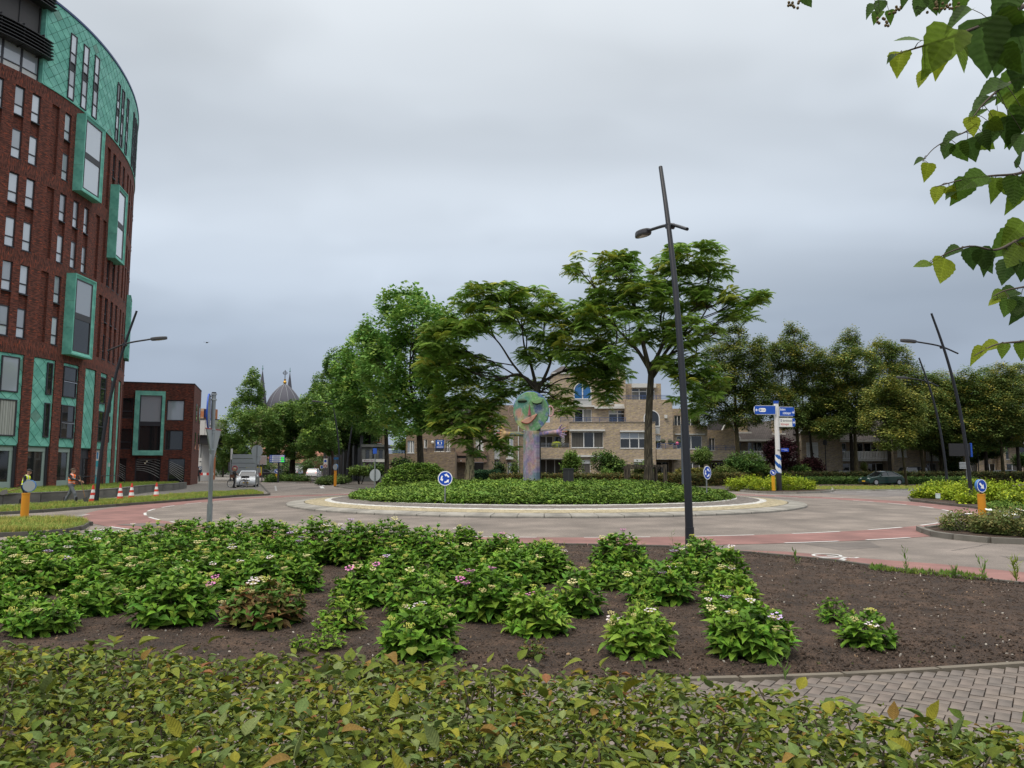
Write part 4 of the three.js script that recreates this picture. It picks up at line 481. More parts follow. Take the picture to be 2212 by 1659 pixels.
{ // main block, tan brick, stepped terraces
const A = thing('apartment_building', 'tan brick apartment block with stepped terraces and a blue arched window', 'building');
const c6 = (x, y) => [x * 0.2441 + 1026.1, y * 0.2441 + 702.1], z1 = -86, P = planeAt(c6, z1), wall = [], B = M.tanbrick, blueGlass = phys([0.02, 0.13, 0.36], 0.05, { ior: 1.8 }), trims = [];
const wA = P.r(855, 1138, 948, 1085), wB = P.r(1288, 1572, 952, 1090), g1 = P.r(945, 1022, 1192, 1330), g2 = P.r(1405, 1500, 1192, 1330);
wall.push(...wallWith(P.x(840), P.x(1602), 0, P.y(862), z1, 0.3, [wA, wB, g1, g2]), bx(P.x(1575), P.x(1602), 0, P.y(862), z1 - 3, z1 - 0.3), bx(P.x(840), P.x(860), 0, P.y(862), z1 - 3, z1 - 0.3));
windowIn(A, wA, z1, { cols: [0.39, 0.7], mats: [CURT[1], M.glassDark, CURT[1]] }); windowIn(A, wB, z1, { cols: [0.3, 0.58, 0.8], rows: [0.62], mats: [M.glassDark, M.glassDark, M.glassDark, M.glassDark, M.glassBlind, M.glassBlind, M.panelgrey, M.panelgrey] });
windowIn(A, g1, z1, { cols: [], rows: [0.78], mats: [CURT[1], M.whitepaint] }); windowIn(A, g2, z1, { rows: [0.75], mats: [M.glassDark, M.whitepaint] });
part('parapet_cap', [bx(P.x(836), P.x(1604), P.y(862), P.y(856), z1 - 0.35, z1 + 0.06)], std([0.25, 0.215, 0.18], 0.9), A);
part('awning_case', [bx(P.x(838), P.x(1152), P.y(940), P.y(925), z1, z1 + 0.28), bx(P.x(1285), P.x(1510), P.y(948), P.y(934), z1, z1 + 0.28), bx(P.x(852), P.x(1225), P.y(1168), P.y(1150), z1, z1 + 0.3), bx(P.x(1405), P.x(1500), P.y(1212), P.y(1186), z1, z1 + 0.2)], M.offwhite, A);
part('terrace_floor', bx(P.x(560), P.x(1602), P.y(862) - 0.9, P.y(862) - 0.75, z1 - 4, z1 - 0.3), M.concrete, A);
railing(A, P.x(760), P.x(1340), P.y(862), P.y(818), z1 - 0.05, railBlue);
const zb = z1 - 2.2, Q = planeAt(c6, zb), gA = Q.r(572, 690, 985, 1085), gB = Q.r(575, 792, 1190, 1340);
wall.push(...wallWith(Q.x(540), Q.x(846), 0, Q.y(862), zb, 0.3, [gA, gB, Q.r(700, 765, 985, 1085)]), bx(P.x(560), P.x(839.5), P.y(1180), P.y(1085), z1 - 0.25, z1 - 0.02), bx(P.x(560), P.x(566), P.y(1180), P.y(1085), zb, z1 - 0.25));
windowIn(A, gA, zb, { cols: [0.5], mats: [CURT[1]] }); windowIn(A, gB, zb, { cols: [0.25, 0.6], mats: [CURT[1], CURT[1], CURT[1]] }); windowIn(A, Q.r(700, 765, 985, 1085), zb, { mats: [M.glassDark] });
part('balcony_floor', bx(P.x(560), P.x(839.5), P.y(1187), P.y(1180), zb, z1 + 0.02), M.concrete, A); railing(A, P.x(565), P.x(828), P.y(1085), P.y(1046), z1 - 0.05, railGrey);
const lattice = []; for (let k = 0; k < 7; k++) { const a = P.x(768), b = P.x(796), y = P.y(1075) + k * 0.24; lattice.push(rod(V(a, y, z1 - 0.1), V(b, y + 0.4, z1 - 0.1), 0.02, 0.02, 4), rod(V(b, y, z1 - 0.12), V(a, y + 0.4, z1 - 0.12), 0.02, 0.02, 4)); } part('trellis', lattice, M.offwhite, A);
const z3 = z1 - 3, T = planeAt(c6, z3), t1 = T.r(885, 1037, 745, 858), t2 = T.r(1190, 1346, 755, 862), ar = T.r(878, 1038, 503, 712);
wall.push(...wallWith(T.x(690), T.x(1345), P.y(862) - 0.8, T.y(735), z3, 0.3, [t1, t2]), ...wallWith(T.x(690), T.x(1092), T.y(735), T.y(432), z3, 0.3, [ar]), bx(T.x(690), T.x(1092), T.y(432), T.y(426), z3 - 7, z3 + 0.0), bx(T.x(690), T.x(696), T.y(862), T.y(432), z3 - 7, z3 - 0.3));
wall.push(...(() => { const s = new THREE.Shape(), [a, b, y0, y1] = ar, r = (b - a) / 2; s.moveTo(a, y1); s.lineTo(a, y1 - r); s.absarc((a + b) / 2, y1 - r, r, PI, PI / 2, true); s.lineTo(a, y1); const s2 = new THREE.Shape(); s2.moveTo(b, y1); s2.lineTo((a + b) / 2, y1); s2.absarc((a + b) / 2, y1 - r, r, PI / 2, 0, true); s2.lineTo(b, y1); return [s, s2].map((q) => new THREE.ExtrudeGeometry(q, { depth: 0.3, bevelEnabled: false }).translate(0, 0, z3 - 0.3)); })());
windowIn(A, t1, z3, { cols: [0.5], mats: [M.glassDark, CURT[0]] }); windowIn(A, t2, z3, { cols: [0.5], rows: [0.72], mats: [M.glassDark, M.glassDark, M.panelgrey, M.glassDark] });
{ const aw = archWindow(A, ar[0], ar[1], mix(ar[2], ar[3], 0.26), ar[3], z3 - 0.12, [blueGlass, blueGlass]); aw.userData.label = 'arched window with blue reflecting panes'; part('panel', bx(ar[0], ar[1], ar[2], mix(ar[2], ar[3], 0.26), z3 - 0.2, z3 - 0.06), M.panelgrey, aw); part('guard_rail', bx(ar[0], ar[1], mix(ar[2], ar[3], 0.42), mix(ar[2], ar[3], 0.435), z3 + 0.01, z3 + 0.04), railBlue, aw); }
trims.push(bx(T.x(745), T.x(1062), T.y(726), T.y(712), z3 + 0.0, z3 + 0.35), bx(T.x(1060), T.x(1500), T.y(742), T.y(725), z3 + 0.0, z3 + 0.6), bx(T.x(1240), T.x(1345), T.y(722), T.y(700), z3 + 0.001, z3 + 0.25), bx(T.x(682), T.x(1105), T.y(432), T.y(420), z3 - 7, z3 + 0.12));
part('roof', quads([[V(T.x(680), T.y(420), z3), V(T.x(1100), T.y(420), z3), V(T.x(1000), T.y(325), z3 - 4), V(T.x(790), T.y(325), z3 - 4)], [V(T.x(680), T.y(420), z3 - 8), V(T.x(680), T.y(420), z3), V(T.x(790), T.y(325), z3 - 4), V(T.x(790), T.y(325), z3 - 4)], [V(T.x(1100), T.y(420), z3), V(T.x(1100), T.y(420), z3 - 8), V(T.x(1000), T.y(325), z3 - 4), V(T.x(1000), T.y(325), z3 - 4)]]), M.rooftile, A);
{ // stair gable with a high arch
const s = shapeOf([[T.x(1090), T.y(735)], [T.x(1345), T.y(735)], [T.x(1345), T.y(430)], [T.x(1218), T.y(300)], [T.x(1090), T.y(430)]]); wall.push(new THREE.ExtrudeGeometry(s, { depth: 6, bevelEnabled: false }).translate(0, 0, z3 - 6.1)); archWindow(A, T.x(1178), T.x(1255), T.y(560), T.y(350), z3 - 0.1, [M.glassBlind, M.glassBlind], 0.12); trims.push(...[[1090, 430, 1218, 300], [1218, 300, 1345, 430]].map(([a, b, c, d]) => rod(V(T.x(a), T.y(b), z3 - 0.02), V(T.x(c), T.y(d), z3 - 0.02), 0.12, 0.12, 4)));
windowIn(A, T.r(1160, 1235, 580, 700), z3 + 0.05, { cols: [0.5], mats: [M.glassBlind], sill: false }); }
const z4 = z1 - 5, U = planeAt(c6, z4), u1 = U.r(1398, 1602, 560, 672); wall.push(...wallWith(U.x(1330), U.x(1660), U.y(735), U.y(518), z4, 0.3, [u1]), bx(U.x(1654), U.x(1660), U.y(735), U.y(518), z4 - 6, z4 - 0.3), bx(U.x(1330), U.x(1654), U.y(520), U.y(518), z4 - 6, z4 - 0.3));
windowIn(A, u1, z4, { cols: [0.33, 0.66], rows: [0.75], mats: [CURT[0], M.glassDark, CURT[0], M.glassDark] }); trims.push(bx(U.x(1395), U.x(1612), U.y(556), U.y(520), z4 + 0.001, z4 + 0.4));
const z2 = z1 - 1.2, S = planeAt(c6, z2), a2 = S.r(1500, 1643, 752, 962), d2 = S.r(1600, 1650, 975, 1090);
wall.push(...wallWith(S.x(1345), S.x(1758), S.y(1095), S.y(660), z2, 0.3, [a2, d2]), bx(S.x(1752), S.x(1758), 0, S.y(660), z2 - 6, z2 - 0.3), bx(S.x(1345), S.x(1352), P.y(862), S.y(660), z2 - 4, z2 - 0.3), ...wallWith(S.x(1600), S.x(1758), 0, S.y(1095), z2 - 2, 0.3, [S.r(1625, 1745, 1210, 1340)]));
windowIn(A, S.r(1625, 1745, 1210, 1340), z2 - 2, { cols: [0.5], mats: [M.glassDark] });
wall.push(...(() => { const [a, b, , y1] = a2, r = (b - a) / 2, m = (a + b) / 2, s = new THREE.Shape(), s2 = new THREE.Shape(); s.moveTo(a, y1); s.lineTo(a, y1 - r); s.absarc(m, y1 - r, r, PI, PI / 2, true); s.lineTo(a, y1); s2.moveTo(b, y1); s2.lineTo(m, y1); s2.absarc(m, y1 - r, r, PI / 2, 0, true); s2.lineTo(b, y1); return [s, s2].map((q) => new THREE.ExtrudeGeometry(q, { depth: 0.3, bevelEnabled: false }).translate(0, 0, z2 - 0.3)); })());
{ const aw = archWindow(A, a2[0], a2[1], mix(a2[2], a2[3], 0.3), a2[3], z2 - 0.12, [M.glassDark, M.glassDark]); part('panel', bx(a2[0], a2[1], a2[2], mix(a2[2], a2[3], 0.3), z2 - 0.2, z2 - 0.06), M.panelgrey, aw); } windowIn(A, d2, z2, { rows: [0.6], mats: [M.glassDark, M.glassBlind] });
railing(A, S.x(1250), S.x(1740), S.y(660), S.y(622), z2 - 0.05, railBlue); wall.push(bx(S.x(1590), S.x(1815), S.y(1187), S.y(1100), z1 - 0.2, z1 + 0.1), bx(S.x(1810), S.x(1815), S.y(1187), S.y(1100), z2 - 2.2, z1 - 0.2)); part('balcony_floor', bx(S.x(1590), S.x(1815), S.y(1192), S.y(1187), z2 - 2.2, z1 + 0.14), M.concrete, A); railing(A, S.x(1600), S.x(1815), S.y(1098), S.y(1050), z1, railBlue);
part('vent_box', bx(S.x(1683), S.x(1706), S.y(826), S.y(797), z2, z2 + 0.3), M.offwhite, A);
{ const f = [], R = rng(6); for (let i = 0; i < 16; i++) f.push(ball(0.12 + R() * 0.15, mix(S.x(1605), S.x(1800), R()), S.y(1052) + R() * 0.3, z1 - 0.35, 6)); part('balcony_plants', f, std([0.07, 0.08, 0.05], 0.9), A); part('balcony_flowers', [ball(0.22, S.x(1776), S.y(1052), z1 - 0.2, 7)], std([0.6, 0.12, 0.22], 0.8), A); part('planter_shrub', [ball(0.5, P.x(725), P.y(1066), z1 - 0.5, 7), ball(0.4, P.x(742), P.y(1060), z1 - 0.5, 7), ball(0.4, P.x(708), P.y(1062), z1 - 0.5, 7)], std([0.22, 0.26, 0.02], 0.9), A); }
const z5 = z1 - 2.4, Y = planeAt(c6, z5), y1 = Y.r(1880, 2012, 980, 1096), y2 = Y.r(1790, 1850, 985, 1096), y3 = Y.r(1880, 2030, 1215, 1330);
wall.push(...wallWith(Y.x(1758), Y.x(2064), 0, Y.y(888), z5, 0.3, [y1, y2, y3]), bx(Y.x(2058), Y.x(2064), 0, Y.y(888), z5 - 6, z5 - 0.3)); windowIn(A, y1, z5, { cols: [0.28], mats: [M.glassDark] }); windowIn(A, y2, z5, { mats: [M.glassDark] }); windowIn(A, y3, z5, { cols: [0.3, 0.7], mats: [M.glassDark, CURT[1]] });
trims.push(bx(Y.x(1772), Y.x(2040), Y.y(972), Y.y(962), z5 + 0.001, z5 + 0.25)); railing(A, Y.x(1765), Y.x(1985), Y.y(888), Y.y(850), z5 - 0.05, railGrey);
const z6 = z5 - 3, Z6 = planeAt(c6, z6), v1 = Z6.r(1772, 1830, 800, 892), v2 = Z6.r(1870, 1990, 810, 892); wall.push(...wallWith(Z6.x(1755), Z6.x(2000), Y.y(900), Z6.y(745), z6, 0.3, [v1, v2]), bx(Z6.x(1755), Z6.x(2000), Z6.y(745), Z6.y(740), z6 - 6, z6)); windowIn(A, v1, z6, { cols: [0.5], mats: [M.glassDark] }); windowIn(A, v2, z6, { cols: [0.4], mats: [M.glassDark] });
const rec = Y.r(2075, 2130, 1010, 1110), zr = z5 - 2.5, O = planeAt(c6, zr); wall.push(...wallWith(O.x(2050), O.x(2300), 0, O.y(930), zr, 0.3, [O.r(2075, 2128, 1000, 1110), O.r(2090, 2200, 1215, 1340)]), bx(Y.x(2064), Y.x(2300), Y.y(1192), Y.y(1112), z5 - 0.1, z5 + 0.15)); windowIn(A, O.r(2075, 2128, 1000, 1110), zr, { cols: [0.5], mats: [CURT[1]] }); windowIn(A, O.r(2090, 2200, 1215, 1340), zr, { cols: [0.3, 0.6], mats: [M.glassDark] }); railing(A, Y.x(2064), Y.x(2300), Y.y(1112), Y.y(1070), z5 + 0.1, railBlue); part('balcony_floor', bx(Y.x(2064), Y.x(2300), Y.y(1198), Y.y(1192), zr, z5 + 0.2), M.concrete, A); void rec;
part('wall', wall, B, A); part('trim', trims, M.offwhite, A); part('downpipe', [bx(Q.x(555), Q.x(559), 0, Q.y(880), zb, zb + 0.1)], M.offwhite, A);
}
{ // left wing, in greyer brick
const A = thing('apartment_wing', 'grey brown brick apartment wing with a roof terrace and a blue sale banner', 'building'), cL = (x, y) => [853.3 + x * 0.12695, 837.1 + y * 0.12695], wall = [], B = M.brownbrick;
const z1 = -78, P = planeAt(cL, z1); wall.push(bx(P.x(335), P.x(1018), 0, P.y(1096), z1 - 4, z1)); railing(A, P.x(365), P.x(1015), P.y(1096), P.y(1036), z1 - 0.05, M.frame, 8);
const z2 = -82, Q = planeAt(cL, z2), w1 = Q.r(208, 322, 905, 1112), w2 = Q.r(485, 545, 880, 1032), w3 = Q.r(672, 835, 880, 1090), w4 = Q.r(862, 945, 900, 1090); wall.push(...wallWith(Q.x(182), Q.x(1200), 0, Q.y(785), z2, 0.3, [w1, w2, w3, w4]), bx(Q.x(182), Q.x(190), 0, Q.y(785), z2 - 8, z2 - 0.3));
windowIn(A, w1, z2, { cols: [0.42, 0.7], mats: [M.glassBlind, M.glassDark] }); windowIn(A, w2, z2, { cols: [0.3], mats: [M.glassDark] }); windowIn(A, w3, z2, { cols: [], mats: [M.glassDark] }); windowIn(A, w4, z2, { cols: [0.35, 0.7], mats: [CURT[1]] });
part('sale_banner', bx(Q.x(688), Q.x(828), Q.y(1038), Q.y(890), z2 - 0.075, z2 - 0.045), std([1, 1, 1], 0.6), A, 'blue sale banner hung in the window'); const bn = A.children[A.children.length - 1];
bn.geometry = quads([[V(Q.x(688), Q.y(1038), z2 - 0.045), V(Q.x(828), Q.y(1038), z2 - 0.045), V(Q.x(828), Q.y(890), z2 - 0.045), V(Q.x(688), Q.y(890), z2 - 0.045)], [V(Q.x(828), Q.y(1038), z2 - 0.075), V(Q.x(688), Q.y(1038), z2 - 0.075), V(Q.x(688), Q.y(890), z2 - 0.075), V(Q.x(828), Q.y(890), z2 - 0.075)]], [[[0, 0], [1, 0], [1, 1], [0, 1]], [[0, 0], [0.01, 0], [0.01, 0.01], [0, 0.01]]]);
bn.material = std([1, 1, 1], 0.6, { map: canvasTex(128, 136, (g, w, h) => { g.fillStyle = '#0b4fb0'; g.fillRect(0, 0, w, h); g.fillStyle = '#fff'; g.font = 'bold 20px sans-serif'; g.textAlign = 'center'; g.fillText('TE KOOP', w / 2, 22); g.fillRect(26, 34, 24, 28); g.fillRect(84, 34, 12, 28); g.font = 'bold 19px sans-serif'; g.fillText('Partner', w / 2, 86); g.fillRect(14, 108, 100, 8); }) });
part('wall_globe', ball(0.17, Q.x(638), Q.y(935), z2 + 0.2, 10), M.offwhite, A);
const z3 = -81, T = planeAt(cL, z3), e1 = T.r(1372, 1502, 885, 1072); wall.push(...wallWith(T.x(1180), T.x(1572), T.y(1088), T.y(560), z3, 0.3, [e1]), bx(T.x(1022), T.x(1180), T.y(1088), T.y(900), z3 - 0.3, z3), bx(T.x(1505), T.x(1690), 0, T.y(1088), z3 - 0.4, z3 - 0.1)); windowIn(A, e1, z3, { cols: [0.35, 0.72], mats: [M.offwhite, M.glassDark, M.offwhite] });
part('fascia', [bx(T.x(1024), T.x(1570), T.y(1160), T.y(1088), z3 - 1, z3 + 0.25), bx(T.x(1026), T.x(1566), T.y(1272), T.y(1205), z3 - 1, z3 + 0.3)], std([0.2, 0.135, 0.1], 0.85), A); part('slatted_band', bx(T.x(1030), T.x(1560), T.y(1205), T.y(1160), z3 - 1, z3 - 0.05), std([0.1, 0.1, 0.1], 0.8), A); part('porch_back', bx(T.x(1024), T.x(1510), 0, T.y(1272), z3 - 3, z3 - 2.7), M.black, A); part('porch_door', [bx(T.x(1075), T.x(1082), 0, T.y(1285), z3 - 2.7, z3 - 2.5), bx(T.x(1200), T.x(1207), 0, T.y(1285), z3 - 2.7, z3 - 2.5)], M.frame2, A); part('bulkhead_lamp', bx(T.x(1120), T.x(1134), T.y(1258), T.y(1240), z3 + 0.3, z3 + 0.36), M.offwhite, A);
const z4 = -83, S = planeAt(cL, z4), k1 = [[1692, 1778, 415, 612], [1692, 1778, 815, 1052], [1692, 1778, 1245, 1400]].map((a) => S.r(...a)), k2 = [[1918, 2012, 840, 1032], [1918, 2000, 1275, 1492]].map((a) => S.r(...a)); wall.push(...wallWith(S.x(1570), S.x(2190), 0, S.y(300), z4, 0.3, [...k1, ...k2]), bx(S.x(2182), S.x(2190), 0, S.y(300), z4 - 6, z4 - 0.3));
for (const k of [...k1, ...k2]) windowIn(A, k, z4, { cols: [0.4], mats: [M.glassDark, M.glassBlind] }); part('panel', [[1692, 1778, 618, 805], [1692, 1778, 1058, 1200], [1918, 2012, 1042, 1205]].map((a) => { const r = S.r(...a); return bx(r[0], r[1], r[2], r[3], z4 + 0.001, z4 + 0.03); }), M.panelgrey, A); part('canopy', [[1660, 1778], [1888, 2012]].map(([a, b]) => bx(S.x(a), S.x(b), S.y(1222), S.y(1198), z4, z4 + 0.6)), M.offwhite, A);
part('downpipe', bx(S.x(2092), S.x(2106), 0, S.y(500), z4, z4 + 0.12), M.offwhite, A); part('wall_ornament', [[1560, 1665, 650, 705], [1560, 1665, 735, 782]].flatMap((a) => { const r = S.r(...a); return [0, 1, 2, 3].map((i) => bx(mix(r[0], r[1], i / 4), mix(r[0], r[1], i / 4 + 0.19), r[2], r[3] - 0.1 * (i % 2), z3 + 0.01, z3 + 0.08)); }), std([0.42, 0.17, 0.03], 0.7), A);
const z5 = -88, U = planeAt(cL, z5), hs = [[500, 580, 560, 690], [700, 790, 560, 690], [1220, 1280, 560, 640]].map((a) => U.r(...a)); wall.push(...wallWith(U.x(420), U.x(1700), 3, U.y(420), z5, 0.3, hs)); for (const k of hs) windowIn(A, k, z5, { cols: [0.5], mats: [M.glassBlind] }); part('roof', quads([[V(U.x(400), U.y(420), z5 + 0.4), V(U.x(1700), U.y(420), z5 + 0.4), V(U.x(1700), U.y(240), z5 - 5), V(U.x(600), U.y(240), z5 - 5)]]), M.rooftile, A);
wall.push(bx(Q.x(-120), Q.x(182), 0, Q.y(1125), z2 + 0.6, z2 + 0.9)); railing(A, Q.x(-100), Q.x(170), Q.y(1125), Q.y(1075), z2 + 0.6, railBlue); part('wall', wall, B, A);
}
function rowHouse(label, u0, u1, z, { eave = 5.3, ridge = 8.3, brick = M.tanbrick, balcony = true, chimney = 0.3, gable = false, depth = 9, white = false } = {}) {
const A = thing('row_house', label, 'house'), x0 = xAt(u0, z), x1 = xAt(u1, z), w = x1 - x0, wall = [];
if (gable) { const m = (x0 + x1) / 2, s = shapeOf([[x0, 0], [x1, 0], [x1, eave], [m, ridge], [x0, eave]]); wall.push(new THREE.ExtrudeGeometry(s, { depth, bevelEnabled: false }).translate(0, 0, z - depth)); part('roof', [[x0, -1], [x1, 1]].map(([x, d]) => { const a = V(x + d * 0.3, eave - 0.25, z + 0.25), b = V(m, ridge + 0.12, z + 0.25), c = V(m, ridge + 0.12, z - depth), e = V(x + d * 0.3, eave - 0.25, z - depth); return quads([d > 0 ? [a, e, c, b] : [a, b, c, e], d > 0 ? [b, c, e, a] : [e, c, b, a]]); }), M.rooftile, A);
part('verge_board', [[x0, -1], [x1, 1]].map(([x, d]) => rod(V(x + d * 0.3, eave - 0.28, z + 0.27), V(m, ridge + 0.06, z + 0.27), 0.12, 0.12, 4)), M.offwhite, A); windowIn(A, [x0 + w * 0.12, x0 + w * 0.42, 3.2, 5.0], z + 0.19, { rows: [0.8], mats: [M.offwhite, M.offwhite] }); part('wall', wall, brick, A); return A; }
const holes = [[x0 + w * 0.06, x0 + w * 0.2, 3.0, 5.0], [x0 + w * 0.4, x0 + w * 0.52, 2.9, 5.0], [x0 + w * 0.54, x0 + w * 0.8, 3.2, 5.0], [x0 + w * 0.1, x0 + w * 0.4, 0.4, 2.4], [x0 + w * 0.6, x0 + w * 0.9, 0.9, 2.4]];
wall.push(...wallWith(x0, x1, 0, eave, z - 1.3, 0.3, holes), bx(x0, x0 + 0.25, 0, eave, z - depth, z), bx(x1 - 0.25, x1, 0, eave, z - depth, z));
holes.forEach((h, i) => windowIn(A, h, z - 1.3, { cols: i === 2 || i > 2 ? [0.5] : [], mats: [M.glassDark, i % 2 ? CURT[1] : M.glassDark] }));
part('roof', quads([[V(x0 - 0.1, eave, z + 0.35), V(x1 + 0.1, eave, z + 0.35), V(x1 + 0.1, ridge, z - depth / 2), V(x0 - 0.1, ridge, z - depth / 2)], [V(x1 + 0.1, eave, z - depth), V(x0 - 0.1, eave, z - depth), V(x0 - 0.1, ridge, z - depth / 2), V(x1 + 0.1, ridge, z - depth / 2)], [V(x0 - 0.1, eave, z - depth), V(x0 - 0.1, eave, z + 0.35), V(x0 - 0.1, ridge, z - depth / 2), V(x0 - 0.1, ridge, z - depth / 2)], [V(x1 + 0.1, eave, z + 0.35), V(x1 + 0.1, eave, z - depth), V(x1 + 0.1, ridge, z - depth / 2), V(x1 + 0.1, ridge, z - depth / 2)]]), M.rooftile, A);
part('gutter', bx(x0 - 0.1, x1 + 0.1, eave - 0.22, eave + 0.02, z + 0.2, z + 0.42), M.offwhite, A);
if (chimney) { const c = part('chimney', bx(x0 + w * chimney - 0.5, x0 + w * chimney + 0.5, eave + 0.8, eave + 2.7, z - 2.2, z - 1.2), brick, A); part('flashing', bx(x0 + w * chimney - 0.8, x0 + w * chimney + 0.9, eave + 0.75, eave + 0.98, z - 1.2, z - 0.95), M.offwhite, c); }
if (balcony) { part('balcony_floor', bx(x0 + 0.25, x1 - 0.25, 2.7, 2.86, z - 1.3, z + 0.02), M.offwhite, A); const b = part('balcony_rail', [bx(x0 + 0.25, x1 - 0.25, 3.84, 3.92, z - 0.06, z + 0.02), bx(x0 + 0.25, x1 - 0.25, 2.95, 3.02, z - 0.06, z + 0.02)], M.whitepaint, A), slat = box(0.11, 0.98, 0.03), n = Math.floor((w - 0.5) / 0.19); for (let i = 0; i < n; i++) { const s = part('baluster', slat, M.whitepaint, b); s.position.set(x0 + 0.34 + i * 0.19, 3.38, z + 0.036); } }
part('wall', wall, brick, A); return A;
}
rowHouse('brown gabled house end between the apartments and the first row house', 1556, 1594, -93, { gable: true, eave: 5.5, ridge: 7.8 });
rowHouse('row house with a chimney and white balcony left of the sign post', 1594, 1669, -94, { chimney: 0.28 });
rowHouse('row house behind the purple leaved tree, right of the sign post', 1669, 1735, -97, { chimney: 0.32, ridge: 8.0 });
rowHouse('brick house end with a white shuttered window behind the parked dark hatchback', 1733, 1816, -96, { gable: true, eave: 6.4, ridge: 9.4 });
rowHouse('brick house with two white balconies behind the green car', 1816, 1932, -97, { chimney: 0 });
rowHouse('plain brick house end behind the dark van', 1931, 1996, -95.5, { gable: true, eave: 6.2, ridge: 8.6 });
rowHouse('row house with a white balcony behind the tilted lamp posts', 1997, 2090, -98, { chimney: 0.6 });
rowHouse('row house with the red and white flag at the far right', 2092, 2170, -104, { balcony: false, chimney: 0 });
rowHouse('last row house cut off by the right edge of the photo', 2170, 2290, -105, { balcony: false, chimney: 0.7 });
{ const z = -103.5, a = at(2143, 985, z); const f = thing('flag', 'red and white flag hanging from a pole on the far right house', 'flag'); part('pole', rod(a, a.clone().add(V(0, 2.4, 0.6)), 0.03, 0.03, 6), M.whitepaint, f); part('cloth', [bx(a.x - 0.15, a.x + 0.3, a.y + 0.3, a.y + 1.0, z + 0.3, z + 0.36)], std([0.5, 0.03, 0.04], 0.8), f); part('cloth', [bx(a.x - 0.05, a.x + 0.3, a.y + 1.0, a.y + 1.7, z + 0.3, z + 0.36)], M.whitepaint, f); }
{ const c = (x, y) => [658.9 + x * 0.2156, 864.1 + y * 0.2156], z = -100, P = planeAt(c, z), A = thing('cinema_building', 'small grey stone cinema with purple windows and a name band', 'building'), stone = std([0.36, 0.4, 0.43], 0.8, { map: M.concrete.map }), hs = [[602, 645], [668, 712], [735, 778]].flatMap(([a, b]) => [P.r(a, b, 498, 590), P.r(a, b, 622, 685)]);
part('wall', [...wallWith(P.x(565), P.x(812), 0, P.y(445), z, 0.4, hs), bx(P.x(565), P.x(575), 0, P.y(445), z - 9, z - 0.4)], stone, A); part('cornice', bx(P.x(560), P.x(818), P.y(470), P.y(445), z - 9, z + 0.2), stone, A);
const purple = phys([0.09, 0.008, 0.06], 0.2); hs.forEach((h, i) => windowIn(A, h, z, { mats: [i % 2 ? purple : M.glassDark], fm: stone, sill: false }));
const sg = part('name_band', bx(P.x(575), P.x(800), P.y(621), P.y(594), z, z + 0.12), M.offwhite, A), lt = part('lettering', quads([[V(P.x(588), P.y(620), z + 0.125), V(P.x(720), P.y(620), z + 0.125), V(P.x(720), P.y(595), z + 0.125), V(P.x(588), P.y(595), z + 0.125)]], [[[0, 0], [1, 0], [1, 1], [0, 1]]]), std([1, 1, 1], 0.7), sg); lt.material = std([1, 1, 1], 0.7, { map: canvasTex(256, 52, (g, w, h) => { g.fillStyle = '#c3c8c8'; g.fillRect(0, 0, w, h); g.fillStyle = '#6d2a4f'; g.font = 'bold 46px sans-serif'; g.fillText('BIOSCOOP', 2, 43, 252); }) });
const Cb = thing('arcade', 'long dark arcade with round lamps along the street before the cinema', 'building'), z2 = -104, Q = planeAt(c, z2), g = []; for (let i = 0; i < 9; i++) { const x = Q.x(560) - i * 1.4, zz = z2 - i * 3.2; g.push(bx(x - 0.2, x + 0.2, 0, 6.6, zz - 0.4, zz)); } part('pillar', g, M.frame2, Cb); const a = V(Q.x(566), 0, z2), b = V(Q.x(566) - 13, 0, z2 - 30), hgt = (y) => (p) => p.clone().setY(y), wl = (y0, y1, off, m, n) => part(n, quads([[hgt(y0)(b).add(V(off, 0, 0)), hgt(y0)(a).add(V(off, 0, 0)), hgt(y1)(a).add(V(off, 0, 0)), hgt(y1)(b).add(V(off, 0, 0))]]), m, Cb); wl(0, 7, 1.2, M.black, 'arcade_back'); wl(6.6, 7.4, -0.2, std([0.05, 0.055, 0.07], 0.6), 'canopy'); wl(7.3, 8.8, 0.6, std([0.55, 0.47, 0.33], 0.8), 'upper_wall');
const H = thing('cream_house', 'cream upper storey with a red flower box above the cinema', 'building'), z3 = -108, T = planeAt(c, z3), h1 = T.r(694, 746, 362, 425); part('wall', wallWith(T.x(560), T.x(778), 5, T.y(300), z3, 0.3, [h1]), std([0.58, 0.5, 0.36], 0.85), H); windowIn(H, h1, z3, { cols: [0.5], mats: [M.glassDark] }); part('flower_box', bx(T.x(690), T.x(755), T.y(440), T.y(424), z3, z3 + 0.5), std([0.45, 0.02, 0.02], 0.7), H); part('balcony_rail', bx(T.x(650), T.x(768), T.y(442), T.y(432), z3 + 0.5, z3 + 0.56), M.offwhite, H); part('pier', bx(T.x(766), T.x(790), 5, T.y(310), z3 - 0.3, z3 + 0.2), std([0.42, 0.3, 0.2], 0.9), H);
}
